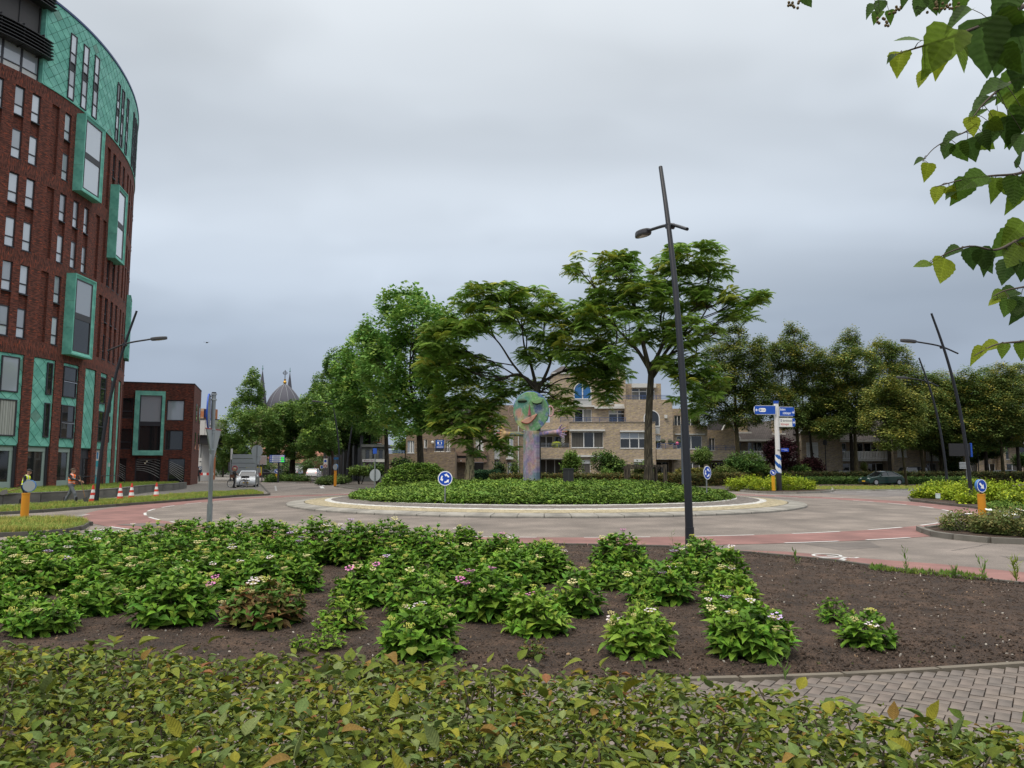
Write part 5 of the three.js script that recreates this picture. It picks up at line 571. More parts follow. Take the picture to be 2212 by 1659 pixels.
{ // far end of the street
const far = (label, u0, u1, z, v0, mat, roof) => { const A = thing('street_house', label, 'house'), x0 = xAt(u0, z), x1 = xAt(u1, z), y1 = at(1106, v0, z).y, hs = []; for (let x = x0 + 1; x < x1 - 2; x += 3) for (let y = 0.8; y + 1.6 < y1; y += 2.9) hs.push([x, x + 1.4, y, y + 1.5]); part('wall', [...wallWith(x0, x1, 0, y1, z, 0.4, hs), bx(x0, x0 + 0.3, 0, y1, z - 8, z - 0.4), bx(x1 - 0.3, x1, 0, y1, z - 8, z - 0.4)], mat, A); for (const h of hs) windowIn(A, h, z, { mats: [M.glassDark] }); part('roof', quads([[V(x0, y1, z + 0.3), V(x1, y1, z + 0.3), V(x1, y1 + 3, z - 4), V(x0, y1 + 3, z - 4)]]), roof, A); };
const redroof = std([0.32, 0.14, 0.1], 0.9), br = M.redbrick2;
far('brick house at the far left end of the tree lined street', 592, 632, -190, 985, M.tanbrick, redroof); far('white gabled house seen between the trunks down the street', 634, 654, -178, 1000, M.offwhite, redroof); far('dark red brick house behind the parked bicycles', 655, 700, -165, 985, br, redroof); far('brick row far down the street, left of the big trunk', 540, 592, -200, 990, M.brownbrick, redroof);
}
{ // church with a ribbed dome and two spires
const z = -330, A = thing('church', 'distant church with a ribbed slate dome between two thin spires', 'church'), c = at(613.5, 884, z), ap = at(613.5, 829, z).y, r = 7.5, h = ap - c.y, prof = (t) => r * Math.cos(t * PI / 2) ** 0.78, n = 12, pts = []; for (let i = 0; i <= 14; i++) pts.push([prof(i / 14), c.y + h * i / 14]);
const q = []; for (let i = 0; i < 14; i++) for (let k = 0; k < n; k++) { const P = (j, kk) => V(c.x + pts[j][0] * Math.sin(kk / n * 2 * PI), pts[j][1], z + pts[j][0] * Math.cos(kk / n * 2 * PI)); q.push([P(i, k), P(i, k + 1), P(i + 1, k + 1), P(i + 1, k)]); } const dome = part('dome', quads(q), M.slate, A);
for (let k = 0; k < n; k++) part('rib', limb(pts.map(([a, y]) => V(c.x + (a + 0.02) * Math.sin(k / n * 2 * PI), y, z + (a + 0.02) * Math.cos(k / n * 2 * PI))), pts.map(() => 0.14), 5), std([0.2, 0.21, 0.23], 0.6), dome);
part('finial', [ball(0.75, c.x, ap + 0.6, z), cyl(0.3, 0.5, 0.8, c.x, ap + 1.2, z)], std([0.6, 0.36, 0.06], 0.35, { metalness: 0.6 }), A); part('cross', [box(0.25, 4, 0.25, c.x, ap + 4, z), box(2.2, 0.25, 0.25, c.x, ap + 4.7, z), new THREE.TorusGeometry(0.8, 0.1, 6, 16).translate(c.x, ap + 4.7, z)], M.frame2, A);
part('drum', [cyl(8, 8, 9, c.x, c.y - 9, z, 12), cyl(8.3, 8.3, 0.7, c.x, c.y - 0.7, z, 12)], M.brownbrick, A); part('nave', bx(c.x - 14, c.x + 14, 0, c.y - 9, z - 40, z), M.brownbrick, A); part('nave_roof', quads([[V(c.x - 14, c.y - 9, z), V(c.x + 14, c.y - 9, z), V(c.x + 6, c.y - 4, z - 3), V(c.x - 6, c.y - 4, z - 3)]]), M.slate, A);
for (const [u, v] of [[567.5, 797], [626.5, 802]]) { const t = at(u, v, z + (u < 600 ? 4 : -12)), b = at(u, 856, z).y - 8; const s = part('spire', new THREE.ConeGeometry(2.9, t.y - b, 8).translate(t.x, (t.y + b) / 2, t.z), M.slate, A); part('tower', bx(t.x - 2.6, t.x + 2.6, 0, b, t.z - 2.6, t.z + 2.6), M.brownbrick, A); part('finial', [cyl(0.12, 0.12, 2.2, t.x, t.y - 0.6, t.z, 6), ball(0.35, t.x, t.y + 0.1, t.z)], std([0.1, 0.25, 0.22], 0.5), s); }
}
{ // beyond the annex: striped house with a white projecting box
const c = (x, y) => [410.4 + x * 0.2383, 853.3 + y * 0.2383], z = -112, P = planeAt(c, z), A = thing('striped_house', 'orange and pale striped brick house with blue windows past the annex', 'building'), w1 = P.r(105, 166, 128, 200), w2 = P.r(86, 150, 445, 740), or = std([0.42, 0.16, 0.07], 0.9), g = [], g2 = [];
for (let y = 0, i = 0; y < P.y(122); y += 0.42, i++) { const m = Math.min(y + 0.42, P.y(122)); for (const s of wallWith(P.x(30), P.x(184), y, m, z, 0.4, [w1, w2].filter((w) => w[2] < m && w[3] > y).map((w) => [w[0], w[1], y, m]))) (i % 3 ? g : g2).push(s); } part('wall', g, or, A); part('pale_course', g2, std([0.45, 0.3, 0.2], 0.9), A); part('side_wall', bx(P.x(30), P.x(184), 0, P.y(123), z - 2, z - 0.41), or, A);
const bl = std([0.015, 0.03, 0.13], 0.4); windowIn(A, w1, z, { mats: [bl], fm: bl, sill: false }); windowIn(A, w2, z, { cols: [0.5], rows: [0.5, 0.85], mats: [bl, M.glassDark], fm: bl, sill: false });
const z2 = -100, Q = planeAt(c, z2), S = thing('shop_canopy', 'white projecting upper box over a dark shop front past the annex', 'building'); part('box', [bx(Q.x(-70), Q.x(192), Q.y(362), Q.y(222), z2 - 5, z2)], M.offwhite, S); part('panel_joint', [bx(Q.x(122), Q.x(124), Q.y(362), Q.y(222), z2 + 0.001, z2 + 0.02), bx(Q.x(-70), Q.x(193), Q.y(222), Q.y(212), z2 - 5, z2 + 0.06)], M.frame2, S); part('soffit', bx(Q.x(-60), Q.x(188), Q.y(440), Q.y(364), z2 - 5, z2 - 0.3), M.black, S); part('post', [bx(Q.x(60), Q.x(72), 0, Q.y(440), z2 - 1, z2 - 0.6), bx(Q.x(-40), Q.x(60), 0, Q.y(440), z2 - 5, z2 - 4.7)], M.panelgrey, S);
}
const CLUMP = {};
{ const mk = (n, f) => merge(Array.from({ length: n }, (_, k) => f(k, rng(k * 17 + 3))));
const five = [[0, 0.25], [0.25, 1], [0.6, 0.7], [1, 0.03]];
CLUMP.plane = mk(9, (k, R) => { const g = leafGeo(0.19, 0.19, 0.12, 0.35, five); return moved(g, (R() - 0.5) * 0.6, (R() - 0.5) * 0.45, (R() - 0.5) * 0.6, R() * 6.3, -0.5 - R() * 1.3, (R() - 0.5) * 0.6); });
CLUMP.linden = mk(14, (k, R) => { const g = leafGeo(0.17, 0.13, 0.1, 0.3, [[0, 0.4], [0.35, 1], [1, 0.03]]); return moved(g, (R() - 0.5) * 0.85, (R() - 0.5) * 0.34, (R() - 0.5) * 0.85, R() * 6.3, -1.0 - R() * 0.9, (R() - 0.5) * 0.5); });
CLUMP.shrub = mk(9, (k, R) => { const g = leafGeo(0.09, 0.06, 0.15, 0.3, [[0, 0.3], [0.4, 1], [1, 0.03]]); return moved(g, (R() - 0.5) * 0.3, (R() - 0.5) * 0.2, (R() - 0.5) * 0.3, R() * 6.3, -0.3 - R() * 1.2, (R() - 0.5) * 0.6); });
CLUMP.ailanthus = mk(6, (k, R) => { const az = k * 1.05 + R() * 0.5, L = 0.42 + R() * 0.18, up = -0.1 + R() * 1.2, q = [], pt = (t) => V(0, L * (up * t - 0.6 * t * t), L * t); const pts = []; for (let i = 1; i <= 8; i++) { const t = 0.16 + i / 8 * 0.84, c = pt(t), l = 0.15 * Math.sin(PI * (0.22 + 0.72 * i / 9)) + 0.05, w = 0.042; for (const s of [-1, 1]) { const tip = c.clone().add(V(s * l, -l * 0.42, l * 0.35)), m = c.clone().lerp(tip, 0.4), off = V(0, 0, w); q.push([c.clone(), m.clone().sub(off), tip, m.clone().add(off)]); } pts.push(c); } q.push([pt(0).add(V(0.008, 0, 0)), pt(0.5).add(V(0.006, 0, 0)), pt(0.5).add(V(-0.006, 0, 0)), pt(0).add(V(-0.008, 0, 0))]); const g = quads(q); return moved(g, 0, 0, 0, az, 0, 0); });
}
const LEAF = { plane: LEAFMAT([1, 1, 1], 0.45, 0.6), ailanthus: LEAFMAT([1, 1, 1], 0.45, 0.6), linden: LEAFMAT([1, 1, 1], 0.4, 0.7), shrub: LEAFMAT([1, 1, 1], 0.3, 0.7) };
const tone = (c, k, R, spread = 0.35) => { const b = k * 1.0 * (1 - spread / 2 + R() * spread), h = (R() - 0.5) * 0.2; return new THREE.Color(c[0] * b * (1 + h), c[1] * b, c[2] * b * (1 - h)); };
function foliage(blobs, kind, { dens = 3, size = 1, color = [0.06, 0.12, 0.03], tip = null, tipShare = 0.15, seed = 1, floor = -1e9, flat = 0.5, hollow = 0.5, gap = 0.24 } = {}) {
const R = rng(seed), list = [];
for (const b of blobs) { const area = 4 * PI * (((b.r.x * b.r.y) ** 1.6 + (b.r.x * b.r.z) ** 1.6 + (b.r.y * b.r.z) ** 1.6) / 3) ** (1 / 1.6), n = Math.ceil(area * dens);
for (let i = 0; i < n; i++) { const y = R() * 2 - 1, a = R() * 2 * PI, h = Math.sqrt(1 - y * y), d = V(h * Math.cos(a), y, h * Math.sin(a)); let k = Math.cbrt(hollow + (1 - hollow) * R()); k *= 0.86 + 0.42 * vnoise3(b.c.x + d.x * 2.2 + 40, b.c.y + d.y * 2.2 + 40, b.c.z + d.z * 2.2 + 90, 3);
const p = V(b.c.x + d.x * b.r.x * k, b.c.y + d.y * b.r.y * k, b.c.z + d.z * b.r.z * k); if (p.y < floor) continue;
if (vnoise3(p.x * 0.9 + 70, p.y * 1.1 + 70, p.z * 0.9 + 170, 5) < gap) continue;   // gaps
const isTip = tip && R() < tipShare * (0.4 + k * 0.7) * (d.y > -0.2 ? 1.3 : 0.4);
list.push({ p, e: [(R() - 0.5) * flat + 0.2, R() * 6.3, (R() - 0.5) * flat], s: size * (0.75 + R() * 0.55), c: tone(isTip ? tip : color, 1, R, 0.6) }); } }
return list;
}
const treeGroups = new Map();
function tree(name, label, { u, z, base, fork, r = 0.25, blobs, kind, bark = M.bark, dens = 3, size = 1, color, tip, tipShare, seed = 1, dz = 0.8, limbs = true, group, lean = 0, rootY = 0.1, flat = 0.6, hollow = 0.5, gap = 0.24, droop = 0, category = 'tree' }) {
const foot = base ? at(base[0], base[1], z) : V(xAt(u, z), rootY, -z); if (base) foot.y = Math.min(foot.y, rootY + 1.2); else foot.y = rootY;
const T = thing(name, label, category, foot, 0, group), R = rng(seed + 900), loc = (uu, vv, d = 0) => at(uu, vv, z + d).sub(foot);
const B = blobs.map(([uu, vv, ru, rv], i) => { const d = (R() - 0.5) * 2 * dz * (ru + rv) / 2 * z / 1652, zz = z + d; return { c: loc(uu, vv, d), r: V(ru * zz / 1652, rv * zz / 1652, (ru + rv) / 2 * zz / 1652 * 1.05) }; });
const F = loc(fork[0], fork[1]), tp = smooth([V(0, -0.3, 0), V(F.x * 0.25 + (R() - 0.5) * 0.15 + lean, F.y * 0.4, F.z * 0.3), F], 6);
const wood = [limb(tp, tp.map((_, i) => r * (i === 0 ? 1.35 : i === 1 ? 1.12 : 1 - 0.38 * i / (tp.length - 1))), 9)];
part('trunk', wood, bark, T);
if (limbs) { // a few main limbs, each forking towards its share of the crown
const g = [], order = B.map((q) => [Math.atan2(q.c.y - F.y, q.c.x - F.x), q]).sort((p, q) => p[0] - q[0]).map((p) => p[1]), K = Math.max(1, Math.round(order.length / 4));
for (let k = 0; k < K; k++) { const mine = order.slice(Math.floor(k * order.length / K), Math.floor((k + 1) * order.length / K)); if (!mine.length) continue;
const c = mine.reduce((q, b) => q.add(b.c), V()).divideScalar(mine.length), s0 = F.clone().multiplyScalar(0.86 + 0.14 * R()), d = c.clone().sub(s0), wob = () => (R() - 0.5) * 0.14 * d.length();
const pts = smooth([s0, s0.clone().addScaledVector(d, 0.3).add(V(wob(), Math.abs(wob()) + 0.05 * d.length() - droop * 0.1 * d.length(), wob())), s0.clone().addScaledVector(d, 0.62).add(V(wob(), wob(), wob())), c], 6), r0 = r * (0.36 + 0.2 * R()); g.push(limb(pts, pts.map((_, i) => mix(r0, r0 * 0.25, i / (pts.length - 1))), 7));
for (const b of mine) { const i = 5 + Math.floor(R() * (pts.length - 6)), s = pts[i], e = b.c, dd = e.clone().sub(s), L = dd.length(); const bp = smooth([s, s.clone().addScaledVector(dd, 0.4).add(V((R() - 0.5) * 0.25 * L, (R() - 0.2) * 0.25 * L, (R() - 0.5) * 0.25 * L)), e], 5), r1 = Math.max(0.03, r0 * 0.45); g.push(limb(bp, bp.map((_, q) => mix(r1, 0.022, q / (bp.length - 1))), 5));
for (let j = 0; j < 4; j++) { const y = R() * 2 - 1, a = R() * 6.3, h = Math.sqrt(1 - y * y), st = bp[Math.floor(bp.length * (0.4 + 0.55 * R()))], en = V(b.c.x + b.r.x * 0.85 * h * Math.cos(a), b.c.y + b.r.y * 0.85 * y, b.c.z + b.r.z * 0.85 * h * Math.sin(a)), mm = st.clone().lerp(en, 0.5).add(V((R() - 0.5) * 0.3, 0.12, (R() - 0.5) * 0.3)); g.push(limb([st, mm, en], [0.028, 0.02, 0.008], 4)); } } }
part('limbs', g, bark, T); }
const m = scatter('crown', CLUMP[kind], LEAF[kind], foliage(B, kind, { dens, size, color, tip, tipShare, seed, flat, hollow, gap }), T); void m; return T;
}
const AIL = { kind: 'ailanthus', dens: 4.6, gap: 0.35, color: [0.235, 0.365, 0.07], tip: [0.4, 0.44, 0.07], tipShare: 0.12, dz: 1.2, flat: 0.7, droop: 0.1 };
tree('tree_of_heaven', 'spreading tree of heaven with dark limbs right behind the painted figure', { ...AIL, u: 1157, z: 46, base: [1157, 1030], fork: [1160, 830], r: 0.24, rootY: 0.9, seed: 11, bark: M.bark, blobs: [[1030, 640, 45, 26], [1085, 630, 45, 22], [1140, 645, 45, 26], [1185, 665, 35, 26], [1000, 690, 50, 36], [960, 730, 46, 40], [1055, 690, 52, 30], [1125, 695, 48, 30], [1190, 715, 36, 30], [930, 790, 28, 32], [985, 790, 46, 36], [1255, 680, 42, 32], [1290, 720, 38, 36], [1230, 745, 40, 34], [1300, 770, 32, 36], [1272, 800, 32, 36], [1308, 838, 22, 36], [1185, 832, 32, 26], [1215, 868, 24, 30], [1105, 832, 40, 18], [1050, 860, 36, 26], [1035, 800, 40, 30], [1150, 770, 30, 18], [1330, 800, 24, 30]] });
tree('tree_of_heaven', 'taller tree of heaven on the island, its trunk framed by a wooden rack', { ...AIL, u: 1402, z: 43, base: [1402, 1040], fork: [1408, 782], r: 0.27, rootY: 0.9, seed: 23, bark: std([0.2, 0.175, 0.13], 0.95, { map: M.bark.map }), blobs: [[1490, 555, 66, 34], [1540, 590, 30, 28], [1440, 590, 42, 28], [1300, 565, 66, 22], [1255, 588, 32, 14], [1360, 580, 42, 30], [1330, 625, 56, 34], [1400, 640, 50, 34], [1470, 640, 54, 34], [1530, 640, 36, 26], [1290, 682, 44, 36], [1350, 700, 48, 34], [1425, 715, 48, 34], [1482, 715, 40, 34], [1605, 640, 46, 18], [1632, 648, 18, 14], [1592, 682, 30, 14], [1440, 790, 30, 22], [1330, 752, 34, 32], [1500, 790, 34, 34], [1530, 830, 30, 34], [1502, 868, 20, 26], [1475, 842, 26, 30], [1535, 720, 26, 18]] });
tree('tree_of_heaven', 'pale patchy trunk with low drooping leaves left of the painted figure', { ...AIL, u: 1013, z: 47, base: [1013, 1035], fork: [1015, 940], r: 0.33, rootY: 0.9, seed: 37, bark: M.barkpale, blobs: [[1015, 885, 40, 40], [982, 850, 40, 38], [962, 900, 28, 32], [1055, 905, 28, 34], [1000, 935, 26, 20], [1078, 950, 16, 24], [1095, 972, 14, 10], [1022, 985, 8, 18], [940, 905, 16, 20]] });
const PLN = { kind: 'plane', dens: 8, size: 1.15, color: [0.2, 0.36, 0.085], tip: [0.34, 0.48, 0.11], tipShare: 0.2, dz: 1.3, flat: 1.2 };
tree('plane_tree', 'large plane tree with the tallest crown left of the island trees', { ...PLN, u: 910, z: 54, fork: [904, 905], r: 0.3, seed: 41, blobs: [[872, 652, 52, 26], [900, 690, 55, 44], [832, 722, 52, 44], [950, 715, 48, 48], [880, 770, 64, 46], [945, 800, 46, 46], [822, 790, 46, 46], [900, 850, 56, 46], [850, 880, 46, 40], [930, 890, 36, 36], [800, 745, 28, 36], [885, 915, 40, 20]] });
tree('plane_tree', 'plane tree with a dark slim trunk, second from the right of the plane row', { ...PLN, u: 838, z: 68, fork: [833, 905], r: 0.25, seed: 43, blobs: [[790, 762, 48, 40], [758, 800, 40, 40], [800, 830, 56, 46], [752, 850, 40, 44], [795, 892, 46, 36], [832, 918, 36, 24]] });
tree('plane_tree', 'plane tree behind the crossing pair of thin lamp posts', { ...PLN, u: 756, z: 106, fork: [755, 950], r: 0.34, seed: 47, color: [0.13, 0.24, 0.065], blobs: [[735, 790, 36, 34], [722, 835, 40, 36], [765, 880, 40, 36], [722, 870, 40, 36], [770, 840, 36, 40], [765, 915, 44, 30], [705, 905, 36, 38], [745, 930, 44, 30], [785, 935, 34, 28], [700, 945, 26, 26], [730, 960, 26, 16]] });
tree('plane_tree', 'thin brown stemmed tree beside the parking zone sign', { ...PLN, u: 719, z: 96, fork: [718, 975], r: 0.22, seed: 53, bark: std([0.17, 0.1, 0.06], 0.9, { map: M.bark.map }), color: [0.15, 0.26, 0.065], blobs: [[690, 855, 24, 22], [672, 890, 28, 34], [702, 900, 36, 36], [690, 940, 36, 30], [665, 960, 22, 26], [710, 962, 26, 20]] });
tree('street_tree', 'pale green pointed tree in front of the church dome', { ...PLN, u: 545, z: 104, fork: [545, 985], r: 0.2, seed: 59, color: [0.19, 0.31, 0.08], tip: [0.3, 0.4, 0.11], blobs: [[548, 815, 11, 18], [543, 845, 24, 24], [535, 885, 34, 32], [562, 915, 38, 32], [515, 928, 34, 36], [545, 962, 48, 32], [500, 975, 30, 32], [588, 945, 20, 36], [525, 1000, 40, 18]] });
tree('street_tree', 'broad street tree with a stout forked trunk below the church dome', { ...PLN, u: 633, z: 108, fork: [634, 965], r: 0.5, seed: 61, color: [0.15, 0.26, 0.07], blobs: [[630, 895, 34, 28], [602, 912, 30, 36], [655, 912, 30, 38], [635, 945, 40, 28], [608, 965, 30, 24], [668, 955, 22, 28], [645, 975, 30, 14]] });
tree('street_tree', 'distant tree above the roofs behind the grey sign post', { ...PLN, u: 482, z: 140, fork: [482, 1000], r: 0.2, seed: 67, color: [0.14, 0.24, 0.07], blobs: [[478, 955, 22, 26], [495, 975, 22, 24], [468, 990, 20, 18], [490, 1003, 26, 14]] });
tree('street_tree', 'light green tree between the plane trunks beside the apartment wing', { ...PLN, u: 876, z: 96, fork: [876, 985], r: 0.15, seed: 71, color: [0.22, 0.35, 0.09], blobs: [[872, 945, 20, 24], [888, 965, 18, 22], [866, 980, 16, 20], [880, 1000, 20, 14]] });
{ const far = [[505, 1008, 30, 16], [560, 1012, 34, 16], [600, 1010, 34, 16], [645, 1008, 30, 18], [680, 1005, 26, 18], [470, 1010, 20, 16], [435, 1000, 14, 18]].map(([u, v, a, b]) => ({ c: at(u, v, 150), r: V(a * 150 / 1652, b * 150 / 1652, 3) })); tag(scatter('far_trees', CLUMP.plane, LEAF.plane, foliage(far, 'plane', { dens: 3, size: 1.4, color: [0.12, 0.2, 0.06], seed: 77 }), scene), 'mass of dark street greenery at the far end of the street', 'trees'); }
const LIN = { kind: 'linden', dens: 9, size: 1.3, color: [0.16, 0.235, 0.062], tip: [0.42, 0.4, 0.09], tipShare: 0.18, dz: 1.1, flat: 0.5, group: null, hollow: 0.45 };
tree('linden_tree', 'dark pointed linden with a yellow green trunk, leftmost of the back row', { ...LIN, u: 1595, z: 86, fork: [1590, 905], r: 0.32, bark: M.barkgreen, seed: 81, blobs: [[1590, 700, 10, 20], [1585, 732, 25, 24], [1562, 770, 36, 26], [1612, 765, 31, 26], [1550, 820, 40, 36], [1610, 820, 40, 36], [1640, 800, 18, 28], [1580, 868, 50, 32], [1535, 868, 28, 36], [1640, 860, 30, 36], [1600, 903, 46, 20], [1641, 752, 12, 24], [1520, 900, 22, 22]] });
tree('linden_tree', 'linden whose pointed top rises just right of the direction sign', { ...LIN, u: 1725, z: 88, fork: [1722, 925], r: 0.26, bark: M.barkgreen, seed: 83, blobs: [[1712, 708, 9, 18], [1715, 735, 25, 24], [1692, 772, 36, 26], [1745, 770, 31, 26], [1700, 820, 40, 36], [1750, 820, 36, 36], [1680, 868, 36, 32], [1730, 868, 46, 32], [1700, 905, 36, 22], [1672, 762, 11, 22]] });
tree('linden_tree', 'slimmer linden close behind the sign post linden, bent trunk', { ...LIN, u: 1756, z: 92, fork: [1748, 925], r: 0.22, seed: 85, blobs: [[1775, 792, 31, 32], [1792, 848, 31, 36], [1775, 888, 36, 32], [1762, 918, 30, 20], [1745, 900, 30, 26]] });
tree('linden_tree', 'tall linden left of the green car, twin trunk look', { ...LIN, u: 1849, z: 88, fork: [1846, 925], r: 0.28, bark: M.barkgreen, seed: 87, blobs: [[1837, 727, 13, 16], [1830, 755, 28, 26], [1852, 790, 40, 36], [1810, 808, 36, 36], [1840, 860, 46, 36], [1800, 876, 36, 36], [1872, 850, 28, 36], [1830, 908, 46, 28], [1790, 925, 34, 22]] });
tree('linden_tree', 'dark linden trunk directly beside the twin trunk linden', { ...LIN, u: 1839, z: 94, fork: [1838, 935], r: 0.3, seed: 88, blobs: [[1815, 900, 30, 28], [1850, 915, 30, 24]] });
tree('linden_tree', 'linden behind the lighter green young tree near the green car', { ...LIN, u: 1921, z: 94, fork: [1920, 920], r: 0.28, seed: 89, blobs: [[1903, 740, 12, 14], [1900, 765, 31, 26], [1935, 775, 26, 28], [1920, 820, 46, 36], [1960, 820, 28, 36], [1900, 868, 36, 36], [1950, 880, 36, 36]] });
tree('linden_tree', 'lighter green younger linden standing on the verge right of the green car', { ...LIN, u: 1957, z: 77, fork: [1948, 965], r: 0.15, bark: M.barkgreen, seed: 91, color: [0.15, 0.21, 0.05], tip: [0.38, 0.38, 0.09], tipShare: 0.3, rootY: 0.11, blobs: [[1920, 836, 20, 22], [1900, 868, 30, 30], [1940, 866, 34, 30], [1905, 910, 40, 30], [1955, 915, 34, 32], [1930, 948, 42, 20], [1970, 880, 22, 28]] });
tree('linden_tree', 'linden with a leaning trunk over the dark van', { ...LIN, u: 1995, z: 90, fork: [1988, 960], r: 0.26, bark: M.barkgreen, seed: 92, blobs: [[2000, 830, 26, 22], [1985, 865, 34, 30], [2020, 872, 32, 32], [2000, 910, 40, 34], [1990, 948, 36, 22], [2025, 940, 28, 26]] });
[[2032, 92, 800, 'linden between the two tilted lamp posts'], [2063, 95, 815, 'dark linden just behind the nearer tilted lamp post'], [2085, 88, 795, 'linden right of the nearer tilted lamp post'], [2130, 91, 792, 'linden in front of the house with the flag'], [2165, 89, 785, 'linden beside the silver parked car at the right'], [2200, 92, 782, 'last linden of the row at the right edge of the photo']].forEach(([u, z, v, label], i) => {
const R = rng(i + 700); tree('linden_tree', label, { ...LIN, u, z, fork: [u - 3, 955], r: 0.24 + R() * 0.06, bark: i % 2 ? M.bark : M.barkgreen, seed: 93 + i, color: [0.13 + 0.03 * R(), 0.205 + 0.04 * R(), 0.058], blobs: [[u, v + 22, 18, 20], [u - 18, v + 55, 28, 30], [u + 16, v + 60, 28, 30], [u - 5, v + 98, 40, 36], [u + 18, v + 128, 30, 30], [u - 18, v + 135, 32, 30], [u, v + 160, 36, 20]] }); });
tree('linden_tree', 'linden thin trunk standing before the white balcony at the right', { ...LIN, u: 2012, z: 93, fork: [2012, 950], r: 0.14, seed: 99, blobs: [[2012, 900, 26, 30], [2005, 930, 26, 22]] });
function shrub(label, u, v, z, ru, rv, { color = [0.06, 0.11, 0.03], tip = [0.12, 0.18, 0.04], seed = 1, y0 = 0.1, dens = 26, size = 1.4, stem = true, kind = 'shrub', name = 'shrub', blobs, flat = 1, hollow = 0.5 } = {}) {
const c = at(u, v, z), foot = V(c.x, y0, c.z), T = thing(name, label, 'shrub', foot), rx = ru * z / 1652, ry = rv * z / 1652, R = rng(seed), B = [];
if (blobs) for (const b of blobs) { const p = at(b[0], b[1], z + (b[4] ?? 0)); B.push({ c: p.sub(foot), r: V(b[2] * z / 1652, b[3] * z / 1652, (b[2] + b[3]) / 2 * z / 1652) }); }
else for (let i = 0; i < 5; i++) B.push({ c: V((R() - 0.5) * rx * 1.1, c.y - y0 + (R() - 0.5) * ry * 0.7, (R() - 0.5) * rx * 0.9), r: V(rx * (0.5 + 0.25 * R()), ry * (0.55 + 0.3 * R()), rx * (0.5 + 0.25 * R())) });
const st = []; for (const b of B) st.push(limb([V(b.c.x * 0.3, 0, b.c.z * 0.3), V(b.c.x * 0.7, b.c.y * 0.5, b.c.z * 0.7), b.c], [0.05, 0.035, 0.015], 5)); part('stem', st, M.bark, T);
const m = scatter('foliage', CLUMP[kind], LEAF[kind], foliage(B, kind, { dens, size, color: color.map((c) => c * 1.5), tip: tip.map((c) => c * 1.35), tipShare: 0.25, seed, floor: 0, flat, hollow }), T); void m; return T;
}
const GR = [0.05, 0.095, 0.025], LG = [0.1, 0.17, 0.035];
shrub('bright green bush in front of the ground floor windows beside the painted figure', 1235, 1002, 80, 22, 26, { seed: 1, color: LG, dens: 14, size: 2.2 });
shrub('wide dark green bush below the left first floor window', 1318, 1005, 80, 32, 24, { seed: 2, color: GR, dens: 14, size: 2.2 });
shrub('small light bush at the foot of the wide dark bush', 1310, 1022, 76, 12, 9, { seed: 3, color: LG, dens: 18, size: 1.8 });
shrub('bush seen through the wooden rack round the trunk', 1390, 1018, 78, 22, 14, { seed: 4, color: [0.085, 0.11, 0.03], dens: 14, size: 2 });
shrub('rounded clipped tree like bush right of the black lamp post', 1513, 985, 78, 26, 16, { seed: 5, color: [0.08, 0.12, 0.03], dens: 16, size: 2 });
shrub('big glossy green bush left of the direction sign', 1608, 1005, 82, 34, 20, { seed: 6, color: [0.06, 0.12, 0.03], dens: 14, size: 2.2 });
shrub('low olive bush in the garden left of the leftmost linden', 1568, 1022, 80, 26, 14, { seed: 7, color: [0.085, 0.105, 0.03], dens: 14, size: 2 });
shrub('clipped green bush just left of the sign post foot', 1645, 1012, 84, 18, 12, { seed: 8, color: [0.08, 0.125, 0.03], dens: 14, size: 2 });
shrub('purple leaved tree behind the direction sign', 1692, 985, 86, 34, 34, { seed: 9, color: [0.03, 0.012, 0.016], tip: [0.06, 0.02, 0.03], dens: 12, size: 2.2, name: 'purple_tree' });
shrub('purple leaved bush left of the parked dark hatchback', 1752, 1005, 88, 22, 16, { seed: 10, color: [0.035, 0.014, 0.016], tip: [0.07, 0.025, 0.03], dens: 14, size: 2.2, name: 'purple_bush' });
shrub('green bush between the two purple shrubs', 1730, 1018, 86, 24, 10, { seed: 11, color: GR, dens: 14, size: 2 });
shrub('conical dark evergreen beside the entrance of the grey wing', 1078, 1012, 76, 12, 16, { seed: 12, color: [0.022, 0.045, 0.018], dens: 20, size: 1.6 });
shrub('dark bush at the far left foot of the grey wing', 872, 1002, 76, 22, 10, { seed: 13, color: [0.025, 0.05, 0.02], dens: 16, size: 2 });
shrub('tall climbing plant on the wall between the small windows', 1112, 1012, 80, 10, 18, { seed: 14, color: [0.06, 0.1, 0.03], dens: 12, size: 1.6 });
shrub('pale bushy shrubs behind the back of the round sign', 778, 1020, 84, 20, 12, { seed: 15, color: [0.11, 0.17, 0.04], dens: 16, size: 2 });
shrub('dark shrub right behind the round sign back', 815, 1016, 82, 16, 14, { seed: 16, color: [0.05, 0.1, 0.03], dens: 16, size: 2 });
shrub('low ground cover shrubs at the foot of the crossing lamp posts', 725, 1038, 84, 36, 7, { seed: 17, color: [0.06, 0.09, 0.03], dens: 18, size: 1.8 });
shrub('low green planting on the far traffic island', 612, 1036, 100, 44, 7, { seed: 18, color: [0.06, 0.11, 0.03], dens: 12, size: 2.2 });
shrub('round topped garden tree left of the flag', 2105, 985, 98, 20, 16, { seed: 19, color: [0.04, 0.075, 0.025], dens: 12, size: 2.2 });
shrub('round topped garden tree below the flag', 2140, 978, 97, 22, 12, { seed: 20, color: [0.045, 0.08, 0.025], dens: 12, size: 2.2 });
shrub('garden bushes below the right balcony', 2055, 1005, 95, 22, 12, { seed: 21, color: GR, dens: 12, size: 2.2 });
shrub('garden bush at the right edge beside the last house', 2205, 995, 95, 14, 14, { seed: 22, color: [0.06, 0.12, 0.03], dens: 12, size: 2.2 });
shrub('small potted bush on the pavement before the balconied house', 1867, 1010, 92, 7, 10, { seed: 23, color: [0.1, 0.1, 0.03], dens: 20, size: 1.4 });
